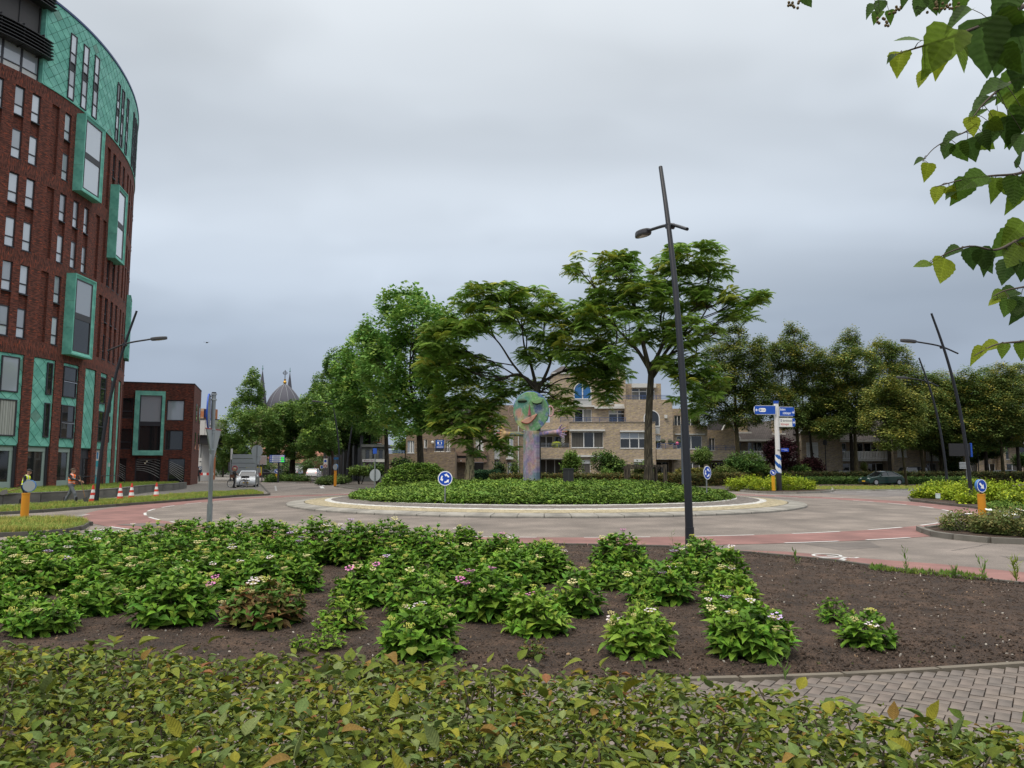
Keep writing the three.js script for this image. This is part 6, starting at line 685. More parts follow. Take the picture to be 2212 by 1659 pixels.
const YG = { color: [0.19, 0.25, 0.022], tip: [0.3, 0.35, 0.03], kind: 'shrub', dens: 30, size: 1.5, flat: 1.2 };
shrub('yellow green spirea on the small island round the direction sign', 1665, 1046, 63, 90, 14, { ...YG, seed: 31, name: 'spirea_bush', blobs: [[1590, 1047, 20, 11], [1618, 1045, 24, 14, 1], [1648, 1047, 26, 12, -1], [1672, 1046, 24, 12, 1.5], [1700, 1046, 24, 14, -0.5], [1728, 1047, 20, 12, 1], [1748, 1049, 12, 9]] });
[['yellow green spirea bush at the left tip of the right verge', 1995, 1068, 47, 22, 12], ['yellow green spirea bush, second from the tip of the right verge', 2030, 1066, 46, 24, 15], ['yellow green spirea bush behind the foot of the nearer right lamp post', 2068, 1066, 44, 26, 18], ['yellow green spirea bush between the lamp post and the right bollard', 2085, 1082, 40, 22, 16], ['yellow green spirea bush right behind the round arrow sign', 2130, 1070, 42, 30, 20], ['tall yellow green spirea bush in the back of the right verge', 2150, 1054, 52, 34, 14], ['yellow green spirea bush at the right edge, upper one', 2195, 1060, 46, 30, 18], ['yellow green spirea bush at the right edge, lower one', 2190, 1082, 38, 34, 16], ['yellow green spirea behind the second right lamp post', 2030, 1052, 56, 36, 10], ['yellow green spirea filling the middle of the right verge', 2105, 1052, 50, 36, 12]].forEach(([l, u, v, z, a, b], i) => shrub(l, u, v, z, a, b, { ...YG, seed: 40 + i, name: 'spirea_bush', color: i > 6 ? [0.15, 0.21, 0.03] : YG.color }));
[['low green ground cover below the spirea right of the bollard', 2165, 1100, 35, 40, 10], ['low green ground cover at the right edge below the spirea', 2205, 1108, 33, 30, 10]].forEach(([l, u, v, z, a, b], i) => shrub(l, u, v, z, a, b, { seed: 60 + i, color: [0.1, 0.17, 0.03], dens: 40, size: 1.1, name: 'ground_cover' }));
function hedge(label, pts, w, h, color, tip, seed, n, name = 'hedge', y0 = 0.1) {
const c = new THREE.CatmullRomCurve3(pts.map(([x, z]) => V(x, y0, z)), false, 'catmullrom', 0.1), T = thing(name, label, 'hedge'), R = rng(seed), list = [], L = c.getLength();
for (let i = 0; i < n; i++) { const t = R(), p = c.getPointAt(t), d = c.getTangentAt(t), s = V(-d.z, 0, d.x), top = R() < 0.4, k = (R() - 0.5) * w, side = R() < 0.5 ? -1 : 1, y = top ? h * (0.94 + 0.08 * fbm(t * L * 0.7, 3, 0, seed, 3)) : R() * h; list.push({ p: p.clone().addScaledVector(s, top ? k : side * w / 2 * (0.9 + 0.15 * R())).add(V(0, y, 0)), e: [(R() - 0.5) * 1.6, R() * 6.3, (R() - 0.5) * 1.6], s: 1 + R() * 0.7, c: tone(R() < 0.22 ? tip : color, 1.5, R, 0.7) }); }
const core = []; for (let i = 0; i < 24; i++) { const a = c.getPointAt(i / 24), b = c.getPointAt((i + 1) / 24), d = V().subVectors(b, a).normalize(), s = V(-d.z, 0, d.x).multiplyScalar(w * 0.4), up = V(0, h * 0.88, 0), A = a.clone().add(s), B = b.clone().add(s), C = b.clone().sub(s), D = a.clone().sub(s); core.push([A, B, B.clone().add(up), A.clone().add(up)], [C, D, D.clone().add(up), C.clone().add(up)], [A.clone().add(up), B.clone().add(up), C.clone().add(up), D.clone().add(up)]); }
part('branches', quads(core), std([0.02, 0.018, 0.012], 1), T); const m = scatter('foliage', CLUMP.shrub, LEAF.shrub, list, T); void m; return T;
}
hedge('long clipped dark hedge running along the back street to the right', [[20, -84.4], [34, -84.8], [60, -86.2], [90, -88]], 1.1, 1.15, [0.045, 0.058, 0.022], [0.1, 0.075, 0.03], 5, 16000);
hedge('red tinged hedge between the island and the apartment gardens', [[-2, -72], [12, -73], [22, -78], [27, -84]], 0.9, 1.05, [0.075, 0.085, 0.028], [0.19, 0.13, 0.045], 6, 9000);
hedge('clipped dark green box hedge at the entrance of the grey wing', [[-4, -73], [-1.2, -73]], 1.2, 1.35, [0.025, 0.06, 0.03], [0.04, 0.08, 0.035], 7, 1800, 'box_hedge');
hedge('low bright ground cover strip along the back hedge', [[18, -82.6], [34, -83], [50, -83.8]], 1.6, 0.6, [0.06, 0.11, 0.03], [0.1, 0.16, 0.04], 8, 6000, 'ground_cover');
hedge('low olive garden hedge in front of the balcony left of the lamp post', [[16.5, -76.5], [19, -76.8]], 1.0, 1.5, [0.12, 0.12, 0.03], [0.2, 0.17, 0.04], 9, 1500, 'garden_hedge');
{ const T = thing('rose_bush', 'low rose bushes with white blooms round the yellow bollard', 'rose', [15.5, 0.1, -24]), R = rng(12), B = []; for (let i = 0; i < 46; i++) { const t = R(), x = mix(-2.4, 9, t), z = mix(2.2, -2.5, R()) + (x < 0 ? 1.3 : 0.4 - x * 0.25); if (!inPoly(RISL, 15.5 + x, -24 + z) || !inPoly(RISL, 15.2 + x, -24.2 + z) || !inPoly(RISL, 15.5 + x, -23.5 + z)) continue; B.push({ c: V(x, 0.14 + 0.1 * R(), z), r: V(0.5, 0.22 + R() * 0.1, 0.5) }); }
const st = B.map((b) => limb([V(b.c.x, 0, b.c.z), b.c], [0.02, 0.01], 4)); part('stem', st, M.bark, T);
const m = scatter('foliage', CLUMP.shrub, LEAF.shrub, foliage(B, 'shrub', { dens: 60, size: 0.85, color: [0.13, 0.17, 0.05], tip: [0.24, 0.22, 0.08], tipShare: 0.3, seed: 3, floor: 0 }), T); void m;
const petal = merge([0, 1, 2, 3, 4].map((k) => moved(leafGeo(0.045, 0.045, 0.2, -0.5, [[0, 0.4], [0.5, 1], [1, 0.4]]), 0, 0, 0, k * 1.257, 0.9, 0))); for (let i = 0; i < 58; i++) { const b = B[Math.floor(R() * B.length)], a = R() * 6.3, f = part('bloom', petal, M.whitepaint, T); f.position.set(b.c.x + b.r.x * 0.9 * Math.cos(a) * R(), b.c.y + b.r.y * (1.0 + 0.3 * R()), b.c.z + b.r.z * (0.2 + 0.9 * R())); f.scale.setScalar(1.5 + R() * 1.2); f.rotation.set((R() - 0.5) * 0.8, R() * 6, (R() - 0.5) * 0.8); } }
function makeLamp(label, yaw = 0) {
const T = thing('street_lamp', label, 'street lamp'), k = [[0, 0], [0.1, 2.5], [0.34, 5.0], [0.72, 7.2], [1.12, 8.8], [1.55, 10.25]].map(([x, y]) => V(x, y, 0)), p = smooth(k, 6);
part('pole', limb(p, p.map((_, i) => mix(0.1, 0.055, i / (p.length - 1))), 12), M.lampmetal, T); part('base_collar', [cyl(0.115, 0.108, 0.5, 0, -0.02, 0, 16)], M.lampmetal, T);
part('access_door', box(0.012, 0.42, 0.09, 0.098, 1.1, 0), M.lampmetal, T);
const piv = new THREE.Matrix4().makeTranslation(1.02, 0, 0).multiply(new THREE.Matrix4().makeRotationY(yaw)).multiply(new THREE.Matrix4().makeTranslation(-0.82, 0, 0)), tu = (g) => { g.applyMatrix4(piv); return g; }; const a = V(0.72 - 0.75, 8.05, 0.1), b = V(0.9, 8.45, 0.1), c = V(2.3, 8.72, 0.1); part('arm', tu(limb(smooth([a, b, c], 6), Array(13).fill(0.045), 10)), M.lampmetal, T);
part('clamp', tu(cyl(0.085, 0.085, 0.22, 0, -0.11, 0, 12).rotateX(PI / 2).translate(0.84, 8.4, 0.06)), M.lampmetal, T);
const s = new THREE.Shape(); s.moveTo(0, -0.06); s.bezierCurveTo(0.2, -0.19, 0.55, -0.17, 0.78, -0.03); s.lineTo(0.78, 0.03); s.bezierCurveTo(0.55, 0.17, 0.2, 0.19, 0, 0.06); s.lineTo(0, -0.06);
const h = part('lamp_head', tu(new THREE.ExtrudeGeometry(s, { depth: 0.08, bevelThickness: 0.04, bevelSize: 0.03, bevelSegments: 2 }).rotateX(-PI / 2).rotateZ(0.1).translate(2.26, 8.66, 0.1)), std([0.05, 0.05, 0.055], 0.5), T); part('lens', tu(new THREE.ExtrudeGeometry(shapeOf([[0.2, -0.09], [0.62, -0.06], [0.62, 0.06], [0.2, 0.09]]), { depth: 0.02, bevelEnabled: false }).rotateX(-PI / 2).rotateZ(0.1).translate(2.26, 8.615, 0.1)), std([0.5, 0.5, 0.48], 0.2), h); return T;
}
const lampN = makeLamp('nearest tall black lamp post rising from the hydrangea bed', 0.13), lamp0 = makeLamp('tilted black lamp post on the grass verge before the tower');
const leanTo = (x, z, tx, tz) => Math.atan2(-(tz - z), tx - x);
{ const put = (o, u, z, tx, tz, label, sc = 1) => { const x = xAt(u, z); const l = o ?? copyOf(lamp0, label); l.position.set(x, 0.05, -z); l.rotation.y = leanTo(x, -z, tx, tz); l.scale.setScalar(sc); return l; };
put(lampN, 1486, 19.0, CX - 0.3, CZ); put(lamp0, 213, 40.3, CX, CZ); put(null, 2094, 41, CX, CZ, 'tilted black lamp post behind the right arrow sign', 1.0); put(null, 2044, 58, -30, -62, 'tilted black lamp post further back on the right verge', 1.0);
put(null, 735, 92, -70, -94, 'thin lamp post leaning left before the plane trees', 1.12); put(null, 749, 91, 30, -93, 'thin lamp post leaning right, crossing the other lamp post', 1.12); put(null, 714, 128, -90, -130, 'distant lamp post beside the brown tree trunk', 1.0); put(null, 600, 160, 60, -165, 'distant lamp post among the street trees above the blue sign board', 1.0); }
{ const f = thing('garden_lamp', 'slim dark post standing right behind the painted figure', 'lamp post', [xAt(1166, 44), 0.9, -44]); part('pole', cyl(0.07, 0.06, 4.3, 0, 0, 0, 10), M.lampmetal, f); part('cap', cyl(0.075, 0.075, 0.08, 0, 4.3, 0, 10), M.frame2, f);
const g = thing('garden_lamp', 'slim grey post half hidden by the nearest lamp post', 'lamp post', [xAt(1474, 52), 0.3, -52]); part('pole', cyl(0.08, 0.06, 4.6, 0, 0, 0, 10), std([0.1, 0.12, 0.15], 0.5), g); part('bracket', [box(0.2, 0.05, 0.05, -0.05, 3.0, 0), box(0.2, 0.05, 0.05, -0.05, 1.5, 0)], M.galv, g);
const h = thing('garden_lamp', 'thin dark lamp post before the gabled brick house end', 'lamp post', [xAt(1784, 93), 0.1, -93]); part('pole', cyl(0.07, 0.05, 4.6, 0, 0, 0, 8), M.lampmetal, h); part('lamp_head', [cyl(0.2, 0.28, 0.4, 0, 4.5, 0, 10), ball(0.25, 0, 4.95, 0, 8)], M.frame2, h);
const k = thing('garden_lamp', 'old fashioned lamp post before the garden tree at the right', 'lamp post', [xAt(2113, 95), 0.1, -95]); part('pole', cyl(0.07, 0.05, 4.2, 0, 0, 0, 8), M.lampmetal, k); part('lamp_head', [cyl(0.1, 0.3, 0.45, 0, 4.2, 0, 8), new THREE.ConeGeometry(0.36, 0.25, 8).translate(0, 4.78, 0)], M.frame2, k); }
const discFace = (r, y, z, tx) => { const d = new THREE.CircleGeometry(r, 32).translate(0, y, z); return d; };
const roundaboutTex = canvasTex(256, 256, (g, w) => { g.fillStyle = '#fff'; g.fillRect(0, 0, w, w); g.fillStyle = '#0c46b0'; g.beginPath(); g.arc(128, 128, 117, 0, 7); g.fill(); g.strokeStyle = g.fillStyle = '#fff'; for (let k = 0; k < 3; k++) { const a = k * 2 * PI / 3 - 0.3; g.lineWidth = 26; g.beginPath(); g.arc(128, 128, 66, a, a - 0.95, true); g.stroke(); const pt = (r, t) => [128 + r * Math.cos(t), 128 + r * Math.sin(t)]; g.beginPath(); g.moveTo(...pt(36, a - 0.9)); g.lineTo(...pt(98, a - 0.9)); g.lineTo(...pt(70, a - 1.55)); g.closePath(); g.fill(); } });
const arrowTex = canvasTex(256, 256, (g, w) => { g.fillStyle = '#fff'; g.fillRect(0, 0, w, w); g.fillStyle = '#0c46b0'; g.beginPath(); g.arc(128, 128, 116, 0, 7); g.fill(); g.translate(128, 128); g.rotate(PI / 4); g.fillStyle = '#fff'; g.beginPath(); g.moveTo(-78, -21); g.lineTo(8, -21); g.lineTo(2, -58); g.lineTo(82, 0); g.lineTo(2, 58); g.lineTo(8, 21); g.lineTo(-78, 21); g.closePath(); g.fill(); });
function roundSign(name, label, p, turn, r, map, poleH, opts = {}) {
const T = thing(name, label, 'road sign', p, turn); const disc = part('sign_plate', new THREE.CylinderGeometry(r, r, 0.025, 36).rotateX(PI / 2).translate(0, poleH, 0.05), map ? M.signback : M.signback, T); if (map) part('sign_face', discFace(r - 0.004, poleH, 0.0645), std([1, 1, 1], 0.4, { map }), disc); part('rim', new THREE.TorusGeometry(r, 0.012, 6, 40).translate(0, poleH, 0.05), M.signback, disc);
part('pole', cyl(0.03, 0.03, poleH + (opts.extra ?? 0.15), 0, 0, 0, 10), M.galv, T); return T;
}
roundSign('roundabout_sign', 'round blue roundabout sign in the ivy at the left front of the island', [xAt(962, 32.2), 0.55, -32.2], 0.08, 0.3, roundaboutTex, 0.96);
roundSign('roundabout_sign', 'round blue roundabout sign in the ivy at the right of the island', [xAt(1525, 35.5), 0.6, -35.5], 0.75, 0.31, roundaboutTex, 1.12);
{ const T = roundSign('roundabout_sign', 'grey back of a round sign at the left of the island, small blue plate above', [xAt(810, 40.5), 0.62, -40.5], PI - 0.3, 0.31, roundaboutTex, 0.93, { extra: 1.4 }); part('number_plate', box(0.22, 0.28, 0.02, 0, 2.2, -0.03), M.signblue, T); }
function bollard(label, p, turn, { r = 0.2, h = 0.85, w = 0.21, sx = 0, map = arrowTex, mat = M.yellow } = {}) {
const T = thing('traffic_bollard', label, 'bollard', p, turn); const b = new THREE.CylinderGeometry(w / 2, w / 2 * 1.04, h, 20); part('post', [b.translate(0, h / 2, 0), cyl(w / 2 * 1.06, w / 2 * 1.06, 0.05, 0, h, 0, 20)], mat, T); part('foot', cyl(w / 2 * 0.8, w / 2 * 0.8, 0.06, 0, -0.06, 0, 16), M.black, T);
const s = part('sign_plate', new THREE.CylinderGeometry(r, r, 0.09, 36).rotateX(PI / 2).translate(sx, h + 0.09 + r, 0), std([0.05, 0.17, 0.42], 0.45), T); part('sign_face', discFace(r * 0.985, h + 0.09 + r, 0.046).translate(sx, 0, 0), std([1, 1, 1], 0.4, { map }), s); part('sign_back', discFace(r * 0.93, 0, 0).rotateY(PI).translate(sx, h + 0.09 + r, -0.0465), M.signback, s); part('socket', cyl(0.045, 0.045, 0.1, 0, h + 0.02, 0, 10), M.black, T); return T;
}
bollard('yellow bollard with a round arrow sign among the roses at the right', [xAt(2115, 25.2), 0.12, -25.2], 0.35, { r: 0.215, h: 0.95, w: 0.235 });
bollard('yellow bollard seen from behind on the left traffic island', [xAt(60.5, 28), 0.1, -28], PI + 0.25, { r: 0.215, h: 0.9, w: 0.26, sx: -0.1 });
bollard('yellow bollard with a small arrow sign on the island under the direction sign', [xAt(1669, 61), 0.12, -61], -0.1, { r: 0.23, h: 1.1, w: 0.27, mat: M.orangeYellow });
bollard('slim yellow bollard left of the ivy island, grey sign back', [xAt(725, 75), 0.12, -75], PI - 0.5, { r: 0.3, h: 1.45, w: 0.26 });
bollard('tiny distant bollard in front of the stout street tree', [xAt(598, 99), 0.12, -99], 0.4, { r: 0.3, h: 0.9, w: 0.3, mat: M.orangeYellow });
{ const z = 61.6, p = V(xAt(1681, z), 0.1, -z), T = thing('direction_sign', 'tall white direction sign post with blue boards and a blue striped foot', 'direction sign', p), px = z / 1652, Y = (v) => at(1681, v, z).y - 0.1, top = Y(872);
part('pole', cyl(0.19, 0.19, top, 0, 0, 0, 18), M.whitepaint, T); part('pole_cap', cyl(0.205, 0.205, 0.22, 0, top, 0, 18), M.signblue, T); part('pole_foot', cyl(0.225, 0.225, Y(1022), 0, 0, 0, 18), M.black, T); part('striped_sleeve', (() => { const h0 = Y(1022), h1 = Y(982), g = new THREE.CylinderGeometry(0.23, 0.23, h1 - h0, 24, 1, true).translate(0, (h0 + h1) / 2, 0); return g; })(), std([1, 1, 1], 0.5, { map: canvasTex(128, 128, (g, w) => { g.fillStyle = '#e9ecec'; g.fillRect(0, 0, w, w); g.fillStyle = '#1457a8'; for (let k = -3; k < 5; k++) { g.beginPath(); g.moveTo(0, k * 60); g.lineTo(128, k * 60 + 128); g.lineTo(128, k * 60 + 156); g.lineTo(0, k * 60 + 28); g.fill(); } }) }), T);
const board = (name, left, v0, v1, u0, u1, draw, turn) => { const h = Y(v0) - Y(v1), w = (u1 - u0) * px, g = new THREE.Group(); g.name = name; g.position.set(left ? -0.12 : 0.12, (Y(v0) + Y(v1)) / 2, 0.2); g.rotation.y = turn; T.add(g); const sgn = left ? -1 : 1, c = 0.25 * h; const s = new THREE.Shape(); s.moveTo(0, -h / 2); s.lineTo(sgn * (w - c), -h / 2); s.quadraticCurveTo(sgn * w, -h * 0.35, sgn * w, 0); s.quadraticCurveTo(sgn * w, h * 0.35, sgn * (w - c), h / 2); s.lineTo(0, h / 2); s.lineTo(0, -h / 2); part('board_box', new THREE.ExtrudeGeometry(s, { depth: 0.18, bevelEnabled: false }).translate(0, 0, -0.09), std([0.6, 0.63, 0.64], 0.4), g);
const f = new THREE.PlaneGeometry(w * 0.94, h * 0.9).translate(sgn * w * 0.5, 0, 0.094); part('board_face', f, std([1, 1, 1], 0.45, { map: canvasTex(320, 128, draw) }), g); };
board('board_left', true, 876.4, 896, 1630, 1677, (g, w, h) => { g.fillStyle = '#0f4fb4'; g.fillRect(0, 0, w, h); g.strokeStyle = '#fff'; g.lineWidth = 9; g.beginPath(); g.moveTo(52, 64); g.lineTo(16, 64); g.moveTo(32, 44); g.lineTo(14, 64); g.lineTo(32, 84); g.stroke(); g.fillStyle = '#fff'; g.beginPath(); g.roundRect(62, 34, 110, 60, 22); g.fill(); g.fillStyle = '#0f4fb4'; g.fillRect(72, 46, 28, 36); g.fillStyle = '#fff'; g.font = 'bold 30px sans-serif'; g.fillText('P', 76, 75); g.fillStyle = '#222'; g.font = 'bold 26px sans-serif'; g.fillText('route', 103, 73, 64); }, 0.0);
T.children[T.children.length - 1].scale.x = 1.0;
board('board_right', false, 879, 899.8, 1684, 1719.5, (g, w, h) => { g.fillStyle = '#0f4fb4'; g.fillRect(0, 0, w, h); g.fillStyle = '#fff'; g.font = 'bold 46px sans-serif'; g.fillText('Andere', 10, 50, 120); g.fillText('richtingen', 66, 104, 176); g.strokeStyle = '#fff'; g.lineWidth = 9; g.beginPath(); g.moveTo(262, 76); g.lineTo(304, 76); g.moveTo(286, 56); g.lineTo(306, 76); g.lineTo(286, 96); g.stroke(); }, 0.12);
board('board_lower', false, 903, 922.6, 1684, 1720, (g, w, h) => { g.fillStyle = '#e6e8df'; g.fillRect(0, 0, w, h); g.fillStyle = '#0f4fb4'; g.fillRect(262, 0, 58, h); g.fillStyle = '#22335c'; g.fillRect(12, 18, 30, 34); g.fillStyle = '#fff'; g.font = 'bold 28px sans-serif'; g.fillText('H', 17, 45); g.fillStyle = '#33333a'; g.font = 'bold 42px sans-serif'; g.fillText('Bernhoven', 58, 54, 196); g.fillStyle = '#b3202a'; g.fillText('Nijmegen', 12, 108, 180); g.strokeStyle = '#fff'; g.lineWidth = 9; g.beginPath(); g.moveTo(272, 64); g.lineTo(308, 64); g.moveTo(290, 44); g.lineTo(310, 64); g.lineTo(290, 84); g.stroke(); }, 0.12);
const st = thing('street_name_sign', 'small blue street name plate on the direction sign post', 'street sign', [xAt(1694, z), Y(972) + 0.1, -z + 0.25], 0.1); part('plate', box(0.64, 0.28, 0.03), M.signblue, st); part('lettering', new THREE.PlaneGeometry(0.6, 0.25).translate(0, 0, 0.017), std([1, 1, 1], 0.5, { map: canvasTex(256, 100, (g, w, h) => { g.fillStyle = '#1540b5'; g.fillRect(0, 0, w, h); g.fillStyle = '#dfe6ff'; for (let i = 0; i < 15; i++) g.fillRect(14 + i * 13, 22 + (i % 3) * 2, 8, 18 - (i % 4) * 2); for (let i = 0; i < 9; i++) g.fillRect(112 + i * 13, 60 + (i % 2) * 3, 8, 17 - (i % 3) * 2); }) }), st); part('bracket', box(0.3, 0.04, 0.05, -0.42, 0, -0.1), M.galv, st); }
{ const z = 17.6, T = thing('sign_post', 'grey galvanised sign post with signs seen edge on, beyond the hydrangeas', 'sign post', [xAt(458, z), 0.02, -z]), Y = (v) => at(460, v, z).y - 0.02; T.rotation.z = 0.006; const top = Y(850);
part('pole', [cyl(0.062, 0.062, 1.15, 0, 0, 0, 18), cyl(0.048, 0.048, top - 1.15, 0, 1.15, 0, 18)], M.galv, T); part('pole_cap', cyl(0.05, 0.05, 0.03, 0, top, 0, 18), M.black, T);
const r = (Y(852) - Y(925)) / 2, s = part('round_sign', new THREE.CylinderGeometry(r, r, 0.028, 40).rotateZ(PI / 2).rotateY(0.29).translate(-0.1, Y(888), 0.03), std([0.02, 0.12, 0.5], 0.4), T); part('rim', new THREE.TorusGeometry(r, 0.018, 6, 40).rotateY(PI / 2 + 0.29).translate(-0.095, Y(888), 0.03), M.signblue, s); part('sign_back', new THREE.CircleGeometry(r * 0.96, 36).rotateY(PI / 2 + 0.29).translate(-0.084, Y(888), 0.034), M.signback, s);
const tri = part('triangle_sign', new THREE.ExtrudeGeometry(shapeOf([[-0.45, 0], [0.45, 0], [0, -0.78]]), { depth: 0.025, bevelEnabled: false }).rotateY(PI / 2 + 0.02).translate(-0.02, Y(927), -0.075), M.signback, T); part('edge', [new THREE.ExtrudeGeometry(shapeOf([[-0.46, 0.012], [0.46, 0.012], [0.46, -0.012], [-0.46, -0.012]]), { depth: 0.032, bevelEnabled: false }).rotateY(PI / 2 + 0.02).translate(-0.024, Y(927), -0.075)], std([0.3, 0.05, 0.05], 0.5), tri);
part('clamp', [850, 862, 926, 932, 970].map((v) => cyl(0.068, 0.068, 0.03, 0, Y(v + 3), 0, 14)).concat([box(0.1, 0.035, 0.03, -0.06, Y(856), 0.02), box(0.1, 0.035, 0.03, -0.06, Y(920), 0.02)]), M.signback, T); }
{ const z = 70, T = thing('sign_pair', 'grey round and triangular sign backs on a thin pole left of the street', 'road sign', [xAt(554, z), 0.1, -z]), Y = (v) => at(554, v, z).y - 0.1; part('pole', cyl(0.045, 0.045, Y(962), 0, 0, 0, 10), M.galv, T); const r = (Y(962) - Y(987)) / 2; part('round_sign', new THREE.CylinderGeometry(r, r, 0.03, 32).rotateX(PI / 2).translate(0, Y(974), -0.06), M.signback, T); part('triangle_sign', new THREE.ExtrudeGeometry(shapeOf([[-0.46, 0], [0.46, 0], [0, -0.85]]), { depth: 0.03, bevelEnabled: false }).translate(0, Y(987), -0.09), M.signback, T);
const S = thing('sign_post', 'thin grey pole close right of the round and triangular sign backs', 'sign post', [xAt(560, 73), 0.1, -73]); part('pole', cyl(0.045, 0.045, 2.9, 0, 0, 0, 8), M.galv, S); part('pole_cap', cyl(0.05, 0.05, 0.04, 0, 2.9, 0, 8), M.black, S); }
{ const z = 78, T = thing('sign_board', 'grey back of a stacked direction sign behind the cyclist', 'direction sign', [xAt(528, z), 0.1, -z]), Y = (v) => at(528, v, z).y - 0.1; part('pole', cyl(0.07, 0.07, Y(980), 0, 0, 0, 10), M.frame, T); for (let k = 0; k < 5; k++) part('panel', box(2.5, 0.42, 0.06, 0, Y(981) - 0.22 - k * 0.46, 0.1), M.signback, T); part('pole_sleeve', cyl(0.12, 0.12, 1.3, 0, 0, 0, 12), M.black, T); part('weight_sign', [box(0.7, 0.75, 0.04, -0.9, Y(1012), 0.1)], M.offwhite, T); part('weight_ring', new THREE.TorusGeometry(0.24, 0.05, 8, 24).translate(-0.9, Y(1012), 0.13), std([0.45, 0.06, 0.06], 0.5), T); }
{ const z = 84, T = thing('warning_board', 'grey board with a yellow edge and two red lamps on the pavement', 'sign board', [xAt(549, z), 0.1, -z]), Y = (v) => at(549, v, z).y - 0.1, X = (u) => xAt(u, z) - xAt(549, z); part('board', bx(X(534), X(564), Y(1026), Y(1010), -0.05, 0), M.signback, T); part('border', [bx(X(533), X(565), Y(1026.5), Y(1025), -0.06, 0.02), bx(X(533), X(565), Y(1010), Y(1008.5), -0.06, 0.02), bx(X(532.5), X(534), Y(1026.5), Y(1008.5), -0.06, 0.02), bx(X(564), X(565.5), Y(1026.5), Y(1008.5), -0.06, 0.02)], std([0.75, 0.6, 0.02], 0.5), T); part('warning_lamp', [cyl(0.2, 0.2, 0.06, 0, 0, 0, 12).rotateX(PI / 2).translate(X(561.5), Y(1024.5), 0.05), cyl(0.12, 0.12, 0.06, 0, 0, 0, 12).rotateX(PI / 2).translate(X(536), Y(1024.5), 0.05)], std([0.6, 0.07, 0.01], 0.4), T); part('leg', [bx(X(538), X(539.5), 0, Y(1026), -0.1, -0.06), bx(X(559), X(560.5), 0, Y(1026), -0.1, -0.06)], M.frame2, T); }
{ const z = 93, T = thing('parking_board', 'blue electronic parking board with white rows and green digits', 'parking sign', [xAt(602, z), 0.1, -z]), Y = (v) => at(602, v, z).y - 0.1, X = (u) => xAt(u, z) - xAt(602, z); part('pole', cyl(0.11, 0.11, Y(990), 0, 0, 0, 12), M.frame, T); const b = part('board', bx(X(583), X(615.5), Y(999), Y(983), 0.02, 0.22), M.signblue, T); for (let k = 0; k < 4; k++) { const y1 = Y(983.8 + k * 3.8), y0 = Y(986.6 + k * 3.8); part('row', bx(X(588), X(615), y0, y1, 0.22, 0.232), std([0.62, 0.66, 0.72], 0.5), b); part('row_text', [0, 1, 2, 3, 4, 5, 6].map((i) => bx(X(592 + i * 1.9), X(593.3 + i * 1.9), mix(y0, y1, 0.28), mix(y0, y1, 0.72), 0.232, 0.236)), std([0.1, 0.12, 0.2], 0.6), b); if (k) part('green_digits', bx(X(608), X(614.6), mix(y0, y1, 0.08), mix(y0, y1, 0.92), 0.232, 0.24), std([0.0, 0.25, 0.02], 0.5, { emissive: new THREE.Color(0.05, 0.75, 0.06), emissiveIntensity: 0.8 }), b).name = 'led_digits'; part('arrow', bx(X(584.5), X(586.5), mix(y0, y1, 0.2), mix(y0, y1, 0.8), 0.22, 0.23), M.offwhite, b); } }
{ const z = 120, T = thing('zone_sign', 'tall white parking zone sign by the brown tree trunk', 'road sign', [xAt(703, z), 0.1, -z]), Y = (v) => at(703, v, z).y - 0.1, X = (u) => xAt(u, z) - xAt(703, z); part('plate', bx(X(699), X(707.5), Y(1011), Y(990.5), 0, 0.04), M.offwhite, T); part('parking_disc', new THREE.CircleGeometry(0.2, 20).scale(0.95, 1, 1).translate(0, Y(996), 0.045), M.signblue, T); part('speed_ring', new THREE.TorusGeometry(0.2, 0.05, 6, 20).translate(0, Y(1006.3), 0.05), std([0.35, 0.04, 0.04], 0.5), T); part('pole', cyl(0.045, 0.045, Y(1000), 0.1, 0, -0.03, 8), M.galv, T);
const S = thing('parking_sign', 'small blue and white parking sign left of the zone sign', 'road sign', [xAt(695, z), 0.1, -z]), ys = Y(1009); part('plate', box(0.42, 0.5, 0.03, 0, ys, 0), M.offwhite, S); part('panel', box(0.3, 0.38, 0.01, 0.02, ys, 0.022), M.signblue, S); part('pole', cyl(0.04, 0.04, ys, 0, 0, -0.03, 8), M.galv, S);
const Q = thing('street_name_sign', 'pale blue street name plate right of the brown tree trunk', 'street sign', [xAt(725, 104), 0.1, -104]); part('plate', box(0.95, 0.3, 0.03, 0, 3.0, 0), std([0.04, 0.2, 0.5], 0.5), Q); part('pole', cyl(0.045, 0.045, 2.9, 0, 0, -0.03, 8), M.galv, Q); }
